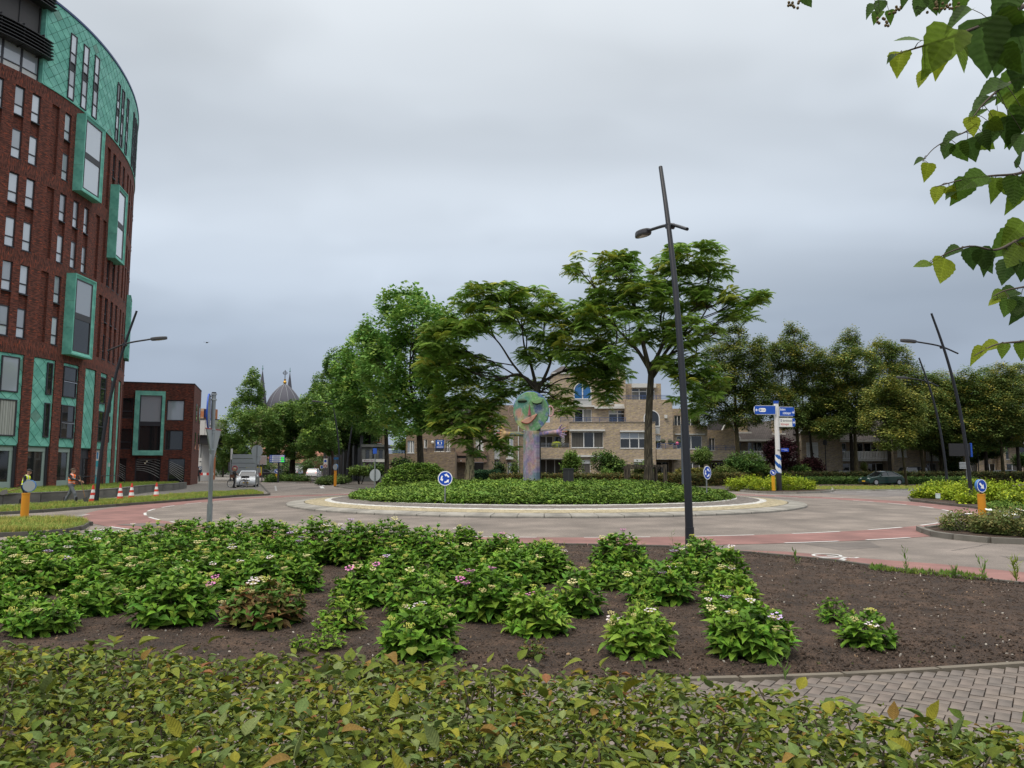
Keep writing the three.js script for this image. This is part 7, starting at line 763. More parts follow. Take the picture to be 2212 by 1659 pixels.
{ const z = 98, mk = (label, u, v0, v1, u1, mat, cat, nm) => { const Y = (v) => at(u, v, z).y, a = xAt(u, z), b = xAt(u1, z), T = thing(nm, label, cat, [0, 0, 0]); part('plate', bx(a, b, Y(v1), Y(v0), -z, -z + 0.12), mat, T); part('bracket', bx(a - 1.2, a, Y(v0) - 0.08, Y(v0) - 0.02, -z, -z + 0.05), M.frame, T); return T; };
const d = mk('black hanging shop sign with white diamond print beside the annex', 414.5, 978, 1002, 424.5, M.black, 'shop sign', 'shop_sign'); const p = at(419.5, 992, z - 0.2); part('diamond', new THREE.PlaneGeometry(0.36, 0.36).rotateZ(PI / 4).translate(p.x, p.y, p.z + 0.01), M.offwhite, d); part('print', [0, 1, 2].map((k) => new THREE.PlaneGeometry(0.3, 0.07).rotateZ(-0.7).translate(p.x - 0.08 + k * 0.08, p.y + 0.5 - k * 0.07, p.z + 0.01)), M.offwhite, d);
mk('small white hanging shop sign past the annex', 425, 989, 996, 436, M.offwhite, 'shop sign', 'shop_sign'); mk('white shop sign with dark print below the other hanging signs', 425, 999, 1007, 435, M.offwhite, 'shop sign', 'shop_sign'); const g = mk('blue parking garage sign at the shop front', 429, 1008, 1020, 437, std([0.03, 0.09, 0.2], 0.5), 'parking sign', 'parking_sign'); const q = at(433, 1014, z - 0.2); part('letter', [bx(q.x - 0.14, q.x - 0.06, q.y - 0.25, q.y + 0.25, q.z, q.z + 0.02), new THREE.TorusGeometry(0.11, 0.035, 6, 16).translate(q.x + 0.02, q.y + 0.12, q.z + 0.01)], M.offwhite, g); }
{ const z = 100, T = thing('road_barrier', 'red and white striped barrier on the pavement past the annex', 'barrier', [xAt(439.5, z), 0.1, -z]); for (let k = 0; k < 6; k++) part('stripe', box(0.46, 0.34, 0.04, -1.15 + k * 0.46, 0.95, 0), k % 2 ? M.whitepaint : std([0.5, 0.03, 0.03], 0.5), T); for (const x of [-0.9, 0.9]) part('leg', [box(0.06, 0.95, 0.06, x, 0.47, 0), box(0.06, 0.05, 0.6, x, 0.03, 0)], M.galv, T); }
{ const z = 92, T = thing('street_pole', 'thin pole with a narrow sign edge on, left of the cyclist', 'sign post', [xAt(498, z), 0.1, -z]); part('pole', cyl(0.05, 0.05, 4, 0, 0, 0, 8), M.galv, T); part('plate', box(0.05, 1.3, 0.5, 0.1, 3.4, 0), M.offwhite, T); const D = thing('digital_board', 'dark rectangular board on the pavement behind the thin pole', 'sign board', [xAt(511, 100), 0.1, -100]); part('board', box(2.1, 1.15, 0.15, 0, 1.9, 0), M.frame, D); part('stand', [box(0.12, 1.4, 0.12, -0.7, 0.7, 0), box(0.12, 1.4, 0.12, 0.7, 0.7, 0)], M.frame2, D); 
const P = thing('poster_board', 'framed poster panel on a post beyond the yellow edged board', 'sign board', [xAt(567, 96), 0.1, -96]); part('frame', box(1.0, 1.15, 0.1, 0, 2.7, 0), M.panelgrey, P); part('poster', box(0.86, 0.98, 0.02, 0, 2.7, 0.06), std([0.3, 0.25, 0.24], 0.6), P); part('post', box(0.12, 2.2, 0.1, 0, 1.1, 0), M.frame2, P); }
{ const z = 80, X = (u) => xAt(u, z), Y = (v) => at(2080, v, z).y, T = thing('gantry_sign', 'large dark sign back with a blue edge behind the nearer right lamp post', 'direction sign'); part('board', bx(X(2052), X(2098), Y(985), Y(958), -z - 0.1, -z), M.black, T); part('edge', bx(X(2098), X(2101), Y(987), Y(957), -z - 0.12, -z + 0.1), M.signblue, T); part('slatted_back', [0, 1, 2, 3, 4].map((k) => bx(X(2074), X(2092), Y(1000 + k * 3) - 0.02, Y(998.2 + k * 3), -z - 0.2, -z - 0.1)), M.signback, T); part('pole', bx(X(2088), X(2090), 0, Y(985), -z - 0.25, -z - 0.12), M.galv, T); }
{ const T = thing('traffic_cone', 'leftmost of the four red and white cones, nearest the lamp post', 'traffic cone'), ringAt = (y0, y1) => { const r = (y) => mix(0.155, 0.035, y / 0.78); return new THREE.CylinderGeometry(r(y1), r(y0), y1 - y0, 20).translate(0, (y0 + y1) / 2 + 0.04, 0); }, red = std([0.62, 0.045, 0.025], 0.5); part('base', [box(0.42, 0.04, 0.42, 0, 0.02, 0)], red, T); part('cone', [[0, 0.14], [0.3, 0.42], [0.56, 0.78]].map(([a, b]) => ringAt(a, b)), red, T); part('white_band', [[0.14, 0.3], [0.42, 0.56]].map(([a, b]) => ringAt(a, b)), M.whitepaint, T);
const put = (o, u, v, l) => { const p = gr(u, v, 0.1); const c = o ?? copyOf(T, l); c.position.set(p.x, 0.12, p.z); }; put(T, 199.5, 1086); put(null, 259, 1080.5, 'second red and white cone from the left, on the verge'); put(null, 283.5, 1078.5, 'third red and white cone from the left, on the verge'); put(null, 337, 1076, 'rightmost red and white cone, alone on the verge'); for (const o of scene.children) if (/^traffic_cone/.test(o.name)) o.scale.setScalar(1.12); }
{ const z = 41.5, T = thing('tree_rack', 'weathered wooden rack of posts and rails round the right island trunk', 'tree support'), X = (u) => xAt(u, z); for (const [u, v] of [[1357, 1003], [1436, 1003]]) part('post', limb([V(X(u), 0.9, -z), V(X(u) + 0.02, at(u, v, z).y, -z)], [0.11, 0.1], 8), M.wood, T); part('rail', [bx(X(1354), X(1439), at(1400, 1009, z).y, at(1400, 1004, z).y, -z - 0.2, -z - 0.11)], M.wood, T); part('rail', [bx(X(1354), X(1439), at(1400, 1013, z).y, at(1400, 1009.5, z).y, -z - 1.9, -z - 1.8)], M.wood, T); part('post', [rod(V(X(1362), 0.9, -z - 1.85), V(X(1362), at(1362, 1006, z).y, -z - 1.85), 0.1), rod(V(X(1430), 0.9, -z - 1.85), V(X(1430), at(1430, 1006, z).y, -z - 1.85), 0.1)], M.wood, T); }
{ const z = 39, a = xAt(1217, z), b = xAt(1239, z), y1 = at(1228, 1014, z).y, T = thing('cabinet', 'black electrical cabinet in the ivy right of the painted figure', 'cabinet'); part('body', bx(a, b, 0.8, y1, -z - 0.35, -z), M.black, T); part('lid', bx(a - 0.03, b + 0.03, y1, y1 + 0.05, -z - 0.4, -z + 0.03), M.frame, T); part('door_gap', bx((a + b) / 2 - 0.01, (a + b) / 2 + 0.01, 0.85, y1 - 0.03, -z, -z + 0.006), M.frame2, T); const S = thing('island_slab', 'small pale slab lying in the ivy between figure and cabinet', 'slab', [xAt(1212, 38.5), 1.06, -38.5]); part('slab', box(0.7, 0.06, 0.3), M.concrete, S); part('plinth', box(0.55, 0.3, 0.22, 0, -0.15, 0), M.concrete, S); }
{ const p = at(447, 740, 60), T = thing('bird', 'tiny bird flying in the grey sky right of the tower', 'bird', p); const w = (s) => quads([[V(0, 0, 0.04), V(s * 0.16, 0.05, 0.02), V(s * 0.16, 0.05, -0.05), V(0, 0, -0.06)], [V(s * 0.16, 0.05, 0.02), V(s * 0.32, 0.02, -0.02), V(s * 0.32, 0.02, -0.04), V(s * 0.16, 0.05, -0.05)]]); part('body', ball(0.055, 0, 0, 0, 8).scale(1.9, 0.9, 0.9), M.frame, T); part('wing', w(1), M.frame, T); part('wing', w(-1), M.frame, T); }
{ const p = gr(2163, 1097, 0.2); const T = thing('marker_box', 'small pale cabinet in the ground cover right of the bollard', 'cabinet', [p.x, 0.1, p.z - 5]); part('body', box(0.18, 0.22, 0.12, 0, 0.42, 0), std([0.5, 0.62, 0.6], 0.6), T); part('lid', box(0.2, 0.025, 0.14, 0, 0.54, 0), M.offwhite, T); }
function field(caps, cell, k, base = null) {   // tapered capsules joined smoothly -> one surface
const lo = V(1e9, 1e9, 1e9), hi = V(-1e9, -1e9, -1e9); for (const c of caps) for (const [p, r] of [[c.a, c.ra], [c.b, c.rb]]) { lo.min(p.clone().subScalar(r + 3 * cell)); hi.max(p.clone().addScalar(r + 3 * cell)); }
const mid = lo.clone().add(hi).multiplyScalar(0.5), size = Math.max(hi.x - lo.x, hi.y - lo.y, hi.z - lo.z), n = Math.ceil(size / cell) + 2, half = n / 2, mc = new MarchingCubes(n, new THREE.MeshBasicMaterial(), false, false, 260000), f = new Float32Array(n * n * n), d = V(), ab = V();
for (const c of caps) { ab.subVectors(c.b, c.a); const L2 = Math.max(1e-9, ab.lengthSq()), R = Math.max(c.ra, c.rb) + 5 * k, b0 = c.a.clone().min(c.b).subScalar(R), b1 = c.a.clone().max(c.b).addScalar(R), ix = (v, m) => Math.floor((v - m) / cell + half), cl = (i) => Math.min(n - 1, Math.max(0, i)); const sx = c.sx ?? 1, sz = c.sz ?? 1;
for (let z = cl(ix(b0.z, mid.z)); z <= cl(ix(b1.z, mid.z) + 1); z++) for (let y = cl(ix(b0.y, mid.y)); y <= cl(ix(b1.y, mid.y) + 1); y++) for (let x = cl(ix(b0.x, mid.x)); x <= cl(ix(b1.x, mid.x) + 1); x++) { d.set((x - half) * cell + mid.x - c.a.x, (y - half) * cell + mid.y - c.a.y, (z - half) * cell + mid.z - c.a.z); const t = clamp(d.dot(ab) / L2), r = mix(c.ra, c.rb, t); d.addScaledVector(ab, -t); if (sx !== 1 || sz !== 1) { d.x /= sx; d.z /= sz; } const D = d.length() - r; if (D < 5 * k) f[(z * n + y) * n + x] += Math.exp(-D / k); } }
mc.isolation = 0; for (let i = 0; i < f.length; i++) mc.field[i] = f[i] > 0 ? k * Math.log(f[i]) : -5 * k; mc.update();
const P = mc.positionArray.slice(0, mc.count * 3), N = mc.normalArray.slice(0, mc.count * 3), C = new Float32Array(P.length); for (let i = 0; i < P.length; i += 3) { P[i] = P[i] * half * cell + mid.x; P[i + 1] = P[i + 1] * half * cell + mid.y; P[i + 2] = P[i + 2] * half * cell + mid.z; }
const own = new Uint16Array(P.length / 3), p = V(); for (let i = 0; i < own.length; i++) { let best = 1e9; caps.forEach((c, j) => { p.set(P[i * 3], P[i * 3 + 1], P[i * 3 + 2]).sub(c.a); ab.subVectors(c.b, c.a); const t = clamp(p.dot(ab) / Math.max(1e-9, ab.lengthSq())); p.addScaledVector(ab, -t); if (c.sx || c.sz) { p.x /= c.sx ?? 1; p.z /= c.sz ?? 1; } const D = p.length() - mix(c.ra, c.rb, t); if (D < best) { best = D; own[i] = j; } }); const col = caps[own[i]].c ?? [1, 1, 1]; C.set(col, i * 3); }
const g = new THREE.BufferGeometry(); g.setAttribute('position', new THREE.BufferAttribute(P, 3)); g.setAttribute('normal', new THREE.BufferAttribute(N, 3)); g.setAttribute('color', new THREE.BufferAttribute(C, 3)); g.setAttribute('uv', new THREE.BufferAttribute(new Float32Array(own.length * 2), 2)); g.userData.own = own; return g;
}
function shell(g, keep, off) { const P = g.attributes.position, N = g.attributes.normal, p = [], n = []; for (let i = 0; i < P.count; i += 3) { if (![0, 1, 2].every((k) => keep(g.userData.own[i + k], V().fromBufferAttribute(P, i + k)))) continue; for (let k = 0; k < 3; k++) { p.push(P.getX(i + k) + N.getX(i + k) * off, P.getY(i + k) + N.getY(i + k) * off, P.getZ(i + k) + N.getZ(i + k) * off); n.push(N.getX(i + k), N.getY(i + k), N.getZ(i + k)); } } const o = new THREE.BufferGeometry(); o.setAttribute('position', new THREE.Float32BufferAttribute(p, 3)); o.setAttribute('normal', new THREE.Float32BufferAttribute(n, 3)); return o; }
const cap = (a, b, ra, rb, c, o = {}) => ({ a: V(...a), b: V(...b), ra, rb, c, ...o });
{ const z = 41, foot = V(xAt(1148, z), 0.85, -z), T = thing('painted_figure', 'tall painted figure with a round smiling face and spread arms on the island', 'sculpture', foot), px = z / 1652, cv = (x, y) => { const p = at(x * 0.16602 + 1107.1, y * 0.16602 + 772.3, z); return p.sub(foot); };
const pal = [[0.45, 0.36, 0.52], [0.24, 0.42, 0.30], [0.58, 0.40, 0.42], [0.24, 0.28, 0.50], [0.70, 0.55, 0.24], [0.34, 0.30, 0.48], [0.5, 0.42, 0.44], [0.22, 0.42, 0.40]];
const paint = (seed, main, amt, reds) => tex(512, 512, (u, v) => { let c = main.slice(); for (let i = 0; i < 11; i++) { const q = pal[reds ? reds[i % reds.length] : i % 8], m = sstep(0.54, 0.72, fbm(u * 4.6 + i * 7.1, v * 5.6 + i * 3.3, 0, seed + i, 5)) * amt; c = c.map((x, k) => mix(x, q[k], m)); } const g = 0.86 + 0.28 * fbm(u * 26, v * 60, 0, seed + 40, 3); const w = 0.12 + sstep(0.5, 0.75, fbm(u * 24, v * 24, 0, seed + 60, 4)) * 0.4; return c.map((x) => mix(x * g * 1.12, 0.66, w)); });
const bodyM = std([1, 1, 1], 0.8, { map: paint(5, [0.53, 0.48, 0.57], 0.45), bumpMap: M.concrete.map, bumpScale: 0.01 }); bodyM.map.repeat.set(0.7, 0.28);
const headTex = tex(512, 512, (u, v) => { const n = (s, f = 3) => fbm(u * f + s, v * f + s * 2, 0, s, 4); let c = [0.25, 0.47, 0.27]; const put = (col, cx, cy, r, a = 1) => { const d = Math.hypot(u - cx, v - cy) + (n(cx * 50 + 3 | 0, 6) - 0.5) * 0.3; const m = sstep(r, r * 0.25, d) * a; c = c.map((x, k) => mix(x, col[k], m)); };
put([0.33, 0.55, 0.28], 0.5, 0.95, 0.5); put([0.22, 0.46, 0.40], 0.2, 0.75, 0.35); put([0.68, 0.55, 0.34], 0.2, 0.34, 0.2, 0.7); put([0.66, 0.42, 0.37], 0.16, 0.46, 0.15, 0.8); put([0.18, 0.24, 0.45], 0.72, 0.62, 0.22, 0.9); put([0.16, 0.25, 0.5], 0.8, 0.22, 0.16, 0.9); put([0.6, 0.44, 0.47], 0.45, 0.34, 0.22, 0.7); put([0.6, 0.6, 0.28], 0.25, 0.18, 0.2, 0.7); put([0.7, 0.42, 0.4], 0.42, 0.06, 0.16, 0.7); put([0.2, 0.25, 0.42], 0.12, 0.3, 0.12, 0.6); put([0.19, 0.3, 0.5], 0.96, 0.42, 0.12, 0.8); put([0.14, 0.24, 0.55], 0.8, 0.93, 0.14, 0.9); put([0.35, 0.5, 0.36], 0.78, 0.42, 0.2, 0.7);
const g = 0.84 + 0.3 * fbm(u * 30, v * 50, 0, 5, 3), w = 0.2 + sstep(0.48, 0.72, fbm(u * 22, v * 22, 0, 65, 4)) * 0.35, l = (c[0] + c[1] + c[2]) / 3; return c.map((x) => mix(mix(l, x, 0.85) * g * 1.22, 0.68, w)); });
const w = 33.2 * px, top = cv(0, 962).y, hexa = [[-w / 2, -0.1], [-w * 0.36, 0.16], [0.03, 0.3], [w * 0.34, 0.2], [w / 2, -0.1], [w * 0.3, -0.34], [-w * 0.3, -0.34]]; const bs = new THREE.ExtrudeGeometry(shapeOf(hexa.map(([x, y]) => [x, y])), { depth: top + 0.3, bevelEnabled: true, bevelSize: 0.02, bevelThickness: 0.02, bevelSegments: 2 }).rotateX(-PI / 2).translate(0, -0.3, 0);
{ const P = bs.attributes.position, uv = bs.attributes.uv; for (let i = 0; i < P.count; i++) uv.setXY(i, P.getX(i) * 0.9 + P.getZ(i) * 0.6 + 0.4, P.getY(i)); } part('column', bs, bodyM, T); part('edge_strip', [rod(V(0.03, 0, 0.315), V(0.03, top, 0.315), 0.018, 0.018, 5), rod(V(-w * 0.36, 0, 0.185), V(-w * 0.36, top, 0.185), 0.014, 0.014, 5)], std([0.4, 0.38, 0.46], 0.8), T);
const hc = cv(238, 708), rx = 0.915, ry = 1.035, H = new THREE.Group(); H.name = 'head'; H.position.set(hc.x, hc.y, 0.24); H.rotation.x = 0.06; H.rotation.y = -0.05; T.add(H);
const hs = new THREE.Shape(); for (let i = 0; i <= 48; i++) { const a = i / 48 * 2 * PI, r = 1 + 0.012 * Math.sin(3 * a + 1); i ? hs.lineTo(Math.cos(a) * rx * r, Math.sin(a) * ry * r) : hs.moveTo(rx, 0); }
const hg = new THREE.ExtrudeGeometry(hs, { depth: 0.16, bevelSize: 0.03, bevelThickness: 0.04, bevelSegments: 3, curveSegments: 48 }).translate(0, 0, -0.12); { const P = hg.attributes.position, uv = hg.attributes.uv; for (let i = 0; i < P.count; i++) uv.setXY(i, P.getX(i) / (2 * rx) + 0.5, P.getY(i) / (2 * ry) + 0.5); } part('face', hg, std([1, 1, 1], 0.8, { map: headTex, bumpMap: M.concrete.map, bumpScale: 0.012 }), H);
const rimPts = []; for (let i = 0; i <= 40; i++) { const a = -0.5 + i / 40 * 3.4; rimPts.push(V(Math.cos(a) * (rx + 0.03), Math.sin(a) * (ry + 0.03), -0.02)); } part('rim', limb(rimPts, rimPts.map(() => 0.035), 6), std([0.06, 0.12, 0.3], 0.7), H);
const fx = (x, y) => [(x - 238) * 0.16602 * px, -(y - 708) * 0.16602 * px];
const brow = (pts, depth, m, n) => part(n, new THREE.ExtrudeGeometry(shapeOf(pts.map((p) => fx(...p))), { depth, bevelSize: 0.01, bevelThickness: 0.01, bevelSegments: 1 }).translate(0, 0, 0.07), m, H);
brow([[72, 575], [80, 562], [180, 562], [186, 575], [160, 592], [78, 592]], 0.03, std([0.02, 0.035, 0.02], 0.8), 'eye'); brow([[68, 566], [78, 545], [150, 540], [186, 562]], 0.1, std([0.13, 0.2, 0.13], 0.8), 'eyelid'); brow([[246, 566], [300, 560], [345, 548], [392, 542], [388, 566], [365, 590], [320, 602], [280, 598], [255, 585]], 0.14, std([0.2, 0.34, 0.16], 0.8), 'eyelid'); brow([[252, 588], [320, 606], [372, 590], [378, 600], [322, 616], [262, 604]], 0.04, std([0.02, 0.035, 0.03], 0.8), 'eye');
{ const a = fx(220, 605), b = fx(200, 755), c = fx(240, 755); part('nose', quads([[V(a[0], a[1], 0.08), V(b[0], b[1], 0.08), V((b[0] + c[0]) / 2, b[1], 0.36), V(a[0], a[1], 0.09)], [V(a[0], a[1], 0.09), V((b[0] + c[0]) / 2, b[1], 0.36), V(c[0], c[1], 0.08), V(a[0], a[1], 0.08)], [V(b[0], b[1], 0.08), V(c[0], c[1], 0.08), V((b[0] + c[0]) / 2, b[1], 0.36), V((b[0] + c[0]) / 2, b[1], 0.36)]]), std([0.42, 0.13, 0.16], 0.75), H); }
const smile = []; for (let i = 0; i <= 14; i++) { const t = i / 14, a = [mix(115, 318, t), mix(835, 738, t) + 62 * Math.sin(t * PI) ]; smile.push(a); } for (let i = 14; i >= 0; i--) { const t = i / 14; smile.push([mix(115, 318, t), mix(835, 738, t) - 4 * Math.sin(t * PI)]); } part('mouth', new THREE.ExtrudeGeometry(shapeOf(smile.map((p) => fx(...p))), { depth: 0.1, bevelSize: 0.015, bevelThickness: 0.02, bevelSegments: 1 }).translate(0, 0, 0.06), std([0.55, 0.3, 0.22], 0.75), H); const lip = smile.slice(0, 15).map((p) => V(...fx(p[0] + 1, p[1] + 4), 0.16)); part('lip', limb(lip, lip.map(() => 0.025), 6), std([0.28, 0.05, 0.05], 0.75), H);
for (const s of [-1, 1]) { const e = []; for (let i = 0; i <= 20; i++) { const a = -2.5 + i / 20 * 5; e.push(V(s * (rx + 0.03 + 0.1 + 0.15 * Math.cos(a)), 0.02 + 0.27 * Math.sin(a), -0.02)); } part('ear', limb(e, e.map(() => 0.035), 8), s > 0 ? std([0.55, 0.3, 0.3], 0.75) : std([0.3, 0.2, 0.17], 0.75), H); }
const arm = (s, shoulder, hand, pc, hcol) => { const S = V(...shoulder), Hn = V(...hand), L = [], dx = s; L.push(cap(S.toArray(), Hn.toArray(), 0.14, 0.11, pc)); const palm = Hn.clone().add(V(dx * 0.2, 0.01, 0)); L.push(cap(Hn.toArray(), palm.toArray(), 0.11, 0.13, hcol)); [[1.15, 0.34], [0.55, 0.42], [0.12, 0.45], [-0.25, 0.42], [-0.62, 0.36]].forEach(([a, l], i) => { const b = palm.clone().add(V(dx * 0.04, (2 - i) * 0.05, 0)), m = b.clone().add(V(dx * Math.cos(a) * l * 0.5, Math.sin(a) * l * 0.5, 0.03)), e = m.clone().add(V(dx * Math.cos(a * 0.8) * l * 0.5, Math.sin(a * 0.8) * l * 0.5, 0.06)); L.push(cap(b.toArray(), m.toArray(), 0.05, 0.042, hcol), cap(m.toArray(), e.toArray(), 0.042, 0.028, i === 2 ? [0.5, 0.2, 0.1] : hcol)); });
const g = field(L, 0.026, 0.02), uv = g.attributes.uv, P = g.attributes.position, C = g.attributes.color; for (let i = 0; i < P.count; i++) { const k = 0.7 + 0.6 * vnoise3(P.getX(i) * 7 + 50, P.getY(i) * 7 + 50, P.getZ(i) * 7 + 50, 1), q = pal[Math.floor(vnoise3(P.getX(i) * 4 + 20, P.getY(i) * 4 + 90, P.getZ(i) * 4, 2) * 7.99)], m = 0.4; uv.setXY(i, P.getX(i), P.getY(i)); C.setXYZ(i, mix(C.getX(i), q[0] ** 2.2, m) * k, mix(C.getY(i), q[1] ** 2.2, m) * k, mix(C.getZ(i), q[2] ** 2.2, m) * k); } part('arm', g, std([1, 1, 1], 0.8, { vertexColors: true }), T); };
const y0 = cv(0, 1000).y; arm(-1, [-0.42, y0 + 0.02, 0], [-1.18, y0 + 0.02, 0.1], [0.17, 0.23, 0.12], [0.5, 0.33, 0.1]); arm(1, [0.42, y0 + 0.02, 0], [1.2, y0 + 0.1, 0.1], [0.28, 0.23, 0.4], [0.34, 0.24, 0.42]);
}
const SKIN = [0.36, 0.2, 0.14];
function person(label, p, turn, o) {
const T = thing('person', label, 'person', p, turn), { top = [0.02, 0.02, 0.022], legs = [0.02, 0.02, 0.025], shoe = [0.015, 0.015, 0.015], hair = [0.05, 0.03, 0.02], bend = 0, scale = 1, feet = [[0.05, 0.1], [-0.05, -0.1]], hands = [[0.12, 0.95, 0.26], [0.05, 0.9, -0.26]], head = 0, cell = 0.016, sleeves = top } = o;
const hip = V(0, 0.93, 0), chest = V(bend * 0.42, 1.36 - bend * bend * 0.1, 0), neck = chest.clone().add(V(bend * 0.14, 0.13, 0)), hd = neck.clone().add(V(0.05 + bend * 0.12, 0.14, 0)), C = [];
C.push(cap([0, 0.95, -0.06], [0, 0.95, 0.06], 0.13, 0.13, legs), cap([0, 1.02, 0], [chest.x * 0.55, 1.18, 0], 0.135, 0.14, top, { sz: 1.18 }), cap([chest.x * 0.55, 1.18, 0], chest.toArray(), 0.14, 0.15, top, { sz: 1.3 }), cap([chest.x, chest.y + 0.04, -0.15], [chest.x, chest.y + 0.04, 0.15], 0.08, 0.08, top), cap(neck.clone().add(V(0, -0.06, 0)).toArray(), hd.toArray(), 0.06, 0.058, SKIN));
[1, -1].forEach((s, i) => { const [fx, fz] = feet[i], f = V(fx, 0.09, s * 0.1 + fz * 0), k = V(fx * 0.55 + 0.05, 0.51, s * 0.1); C.push(cap([0, 0.92, s * 0.09], k.toArray(), 0.1, 0.066, legs), cap(k.toArray(), [f.x - 0.02, 0.12, f.z], 0.066, 0.05, o.boots && 1 ? legs : legs), cap([f.x - 0.02, o.boots ? 0.3 : 0.12, f.z], [f.x - 0.03, 0.06, f.z], 0.06, 0.05, shoe), cap([f.x - 0.04, 0.05, f.z], [f.x + 0.16, 0.04, f.z], 0.05, 0.042, shoe));
const sh = V(chest.x, chest.y + 0.05, s * 0.2), h = V(...hands[i]), e = sh.clone().add(h).multiplyScalar(0.5).add(V(-0.1, -0.06, s * 0.05)); C.push(cap(sh.toArray(), e.toArray(), 0.062, 0.05, sleeves), cap(e.toArray(), h.clone().lerp(e, 0.12).toArray(), 0.05, 0.036, sleeves)); });
const g = field(C, cell, 0.018);
const F = [cap(hd.clone().add(V(-0.01, 0.035, 0)).toArray(), hd.clone().add(V(-0.015, 0.05, 0)).toArray(), 0.092, 0.095, SKIN, { sz: 0.84 }), cap(hd.clone().add(V(0.035, -0.05, 0)).toArray(), hd.clone().add(V(0.02, 0.02, 0)).toArray(), 0.055, 0.07, SKIN, { sz: 0.85 }), cap(hd.clone().add(V(0.085, 0.02, 0)).toArray(), hd.clone().add(V(0.102, -0.012, 0)).toArray(), 0.011, 0.016, SKIN), cap(hd.clone().add(V(0.07, -0.05, -0.018)).toArray(), hd.clone().add(V(0.07, -0.05, 0.018)).toArray(), 0.01, 0.01, [0.3, 0.1, 0.08]), ...[1, -1].map((s) => cap(hd.clone().add(V(0, 0.02, s * 0.078)).toArray(), hd.clone().add(V(-0.01, -0.01, s * 0.08)).toArray(), 0.022, 0.016, SKIN)), ...[1, -1].map((s) => cap(hd.clone().add(V(0.078, 0.028, s * 0.03)).toArray(), hd.clone().add(V(0.079, 0.028, s * 0.034)).toArray(), 0.009, 0.009, [0.02, 0.015, 0.012]))];
const parts = [g, field(F, cell > 0.02 ? 0.012 : 0.007, 0.008)];
[1, -1].forEach((s, i) => { const h = V(...hands[i]), sh = V(chest.x, chest.y, s * 0.2), d = h.clone().sub(sh).normalize(), sd = V(0, 0, s), up = V().crossVectors(d, sd).normalize(), L = [cap(h.clone().addScaledVector(d, -0.03).toArray(), h.clone().addScaledVector(d, 0.045).toArray(), 0.03, 0.036, SKIN)]; for (let k = 0; k < 4; k++) { const b = h.clone().addScaledVector(d, 0.06).addScaledVector(up, (k - 1.5) * 0.02), m = b.clone().addScaledVector(d, 0.035 - Math.abs(k - 1.5) * 0.004).addScaledVector(sd, -0.012), e = m.clone().addScaledVector(d, 0.018).addScaledVector(sd, -0.03); L.push(cap(b.toArray(), m.toArray(), 0.0095, 0.009, SKIN), cap(m.toArray(), e.toArray(), 0.009, 0.0075, SKIN)); } const t0 = h.clone().addScaledVector(up, 0.025), t1 = t0.clone().addScaledVector(d, 0.03).addScaledVector(up, 0.022).addScaledVector(sd, -0.012); L.push(cap(t0.toArray(), t1.toArray(), 0.012, 0.011, SKIN), cap(t1.toArray(), t1.clone().addScaledVector(d, 0.026).addScaledVector(sd, -0.014).toArray(), 0.011, 0.008, SKIN)); parts.push(field(L, cell > 0.02 ? 0.01 : 0.006, 0.005)); });
part('body', merge(parts), std([1, 1, 1], 0.85, { vertexColors: true }), T);
const hm = std(hair, 0.8), hg = new THREE.SphereGeometry(0.112, 18, 12, 0, 2 * PI, 0, 1.75).scale(1, 1.02, 0.88).rotateZ(0.35).translate(hd.x - 0.022, hd.y + 0.052, 0); if (!o.cap) part('hair', o.long ? [hg, new THREE.CapsuleGeometry(0.07, 0.16, 4, 10).translate(hd.x - 0.08, hd.y - 0.08, 0)] : hg, hm, T); else { const c = part('cap', [new THREE.SphereGeometry(0.118, 18, 10, 0, 2 * PI, 0, 1.45).scale(1, 0.95, 0.9).translate(hd.x - 0.012, hd.y + 0.06, 0), moved(new THREE.CylinderGeometry(0.075, 0.08, 0.012, 16).scale(1.1, 1, 1), hd.x + 0.1, hd.y + 0.085, 0, 0, 0, -0.12)], std([0.015, 0.015, 0.017], 0.85), T); void c; }
if (o.vest) { const torso = new Set([1, 2, 3]); const vg = shell(g, (j, q) => torso.has(j) && q.y > 0.98 && Math.abs(q.z) < 0.235 && q.y < chest.y + 0.16, 0.02), v = part('vest', vg, std(o.vest, 0.7), T); const band = (a, b) => shell(g, (j, q) => torso.has(j) && q.y > a && q.y < b && Math.abs(q.z) < 0.235, 0.024), grey = std([0.55, 0.56, 0.56], 0.4); part('reflective_band', [band(1.06, 1.12), band(1.24, 1.3), shell(g, (j, q) => torso.has(j) && Math.abs(Math.abs(q.z) - 0.1) < 0.03 && q.y > 1.28, 0.023)].filter((b) => b.attributes.position.count), grey, v); }
T.scale.setScalar(scale); return T;
}
const holdAt = (T, x, y, z) => { T.updateMatrixWorld(); return V(x, y, z).applyMatrix4(T.matrixWorld); };
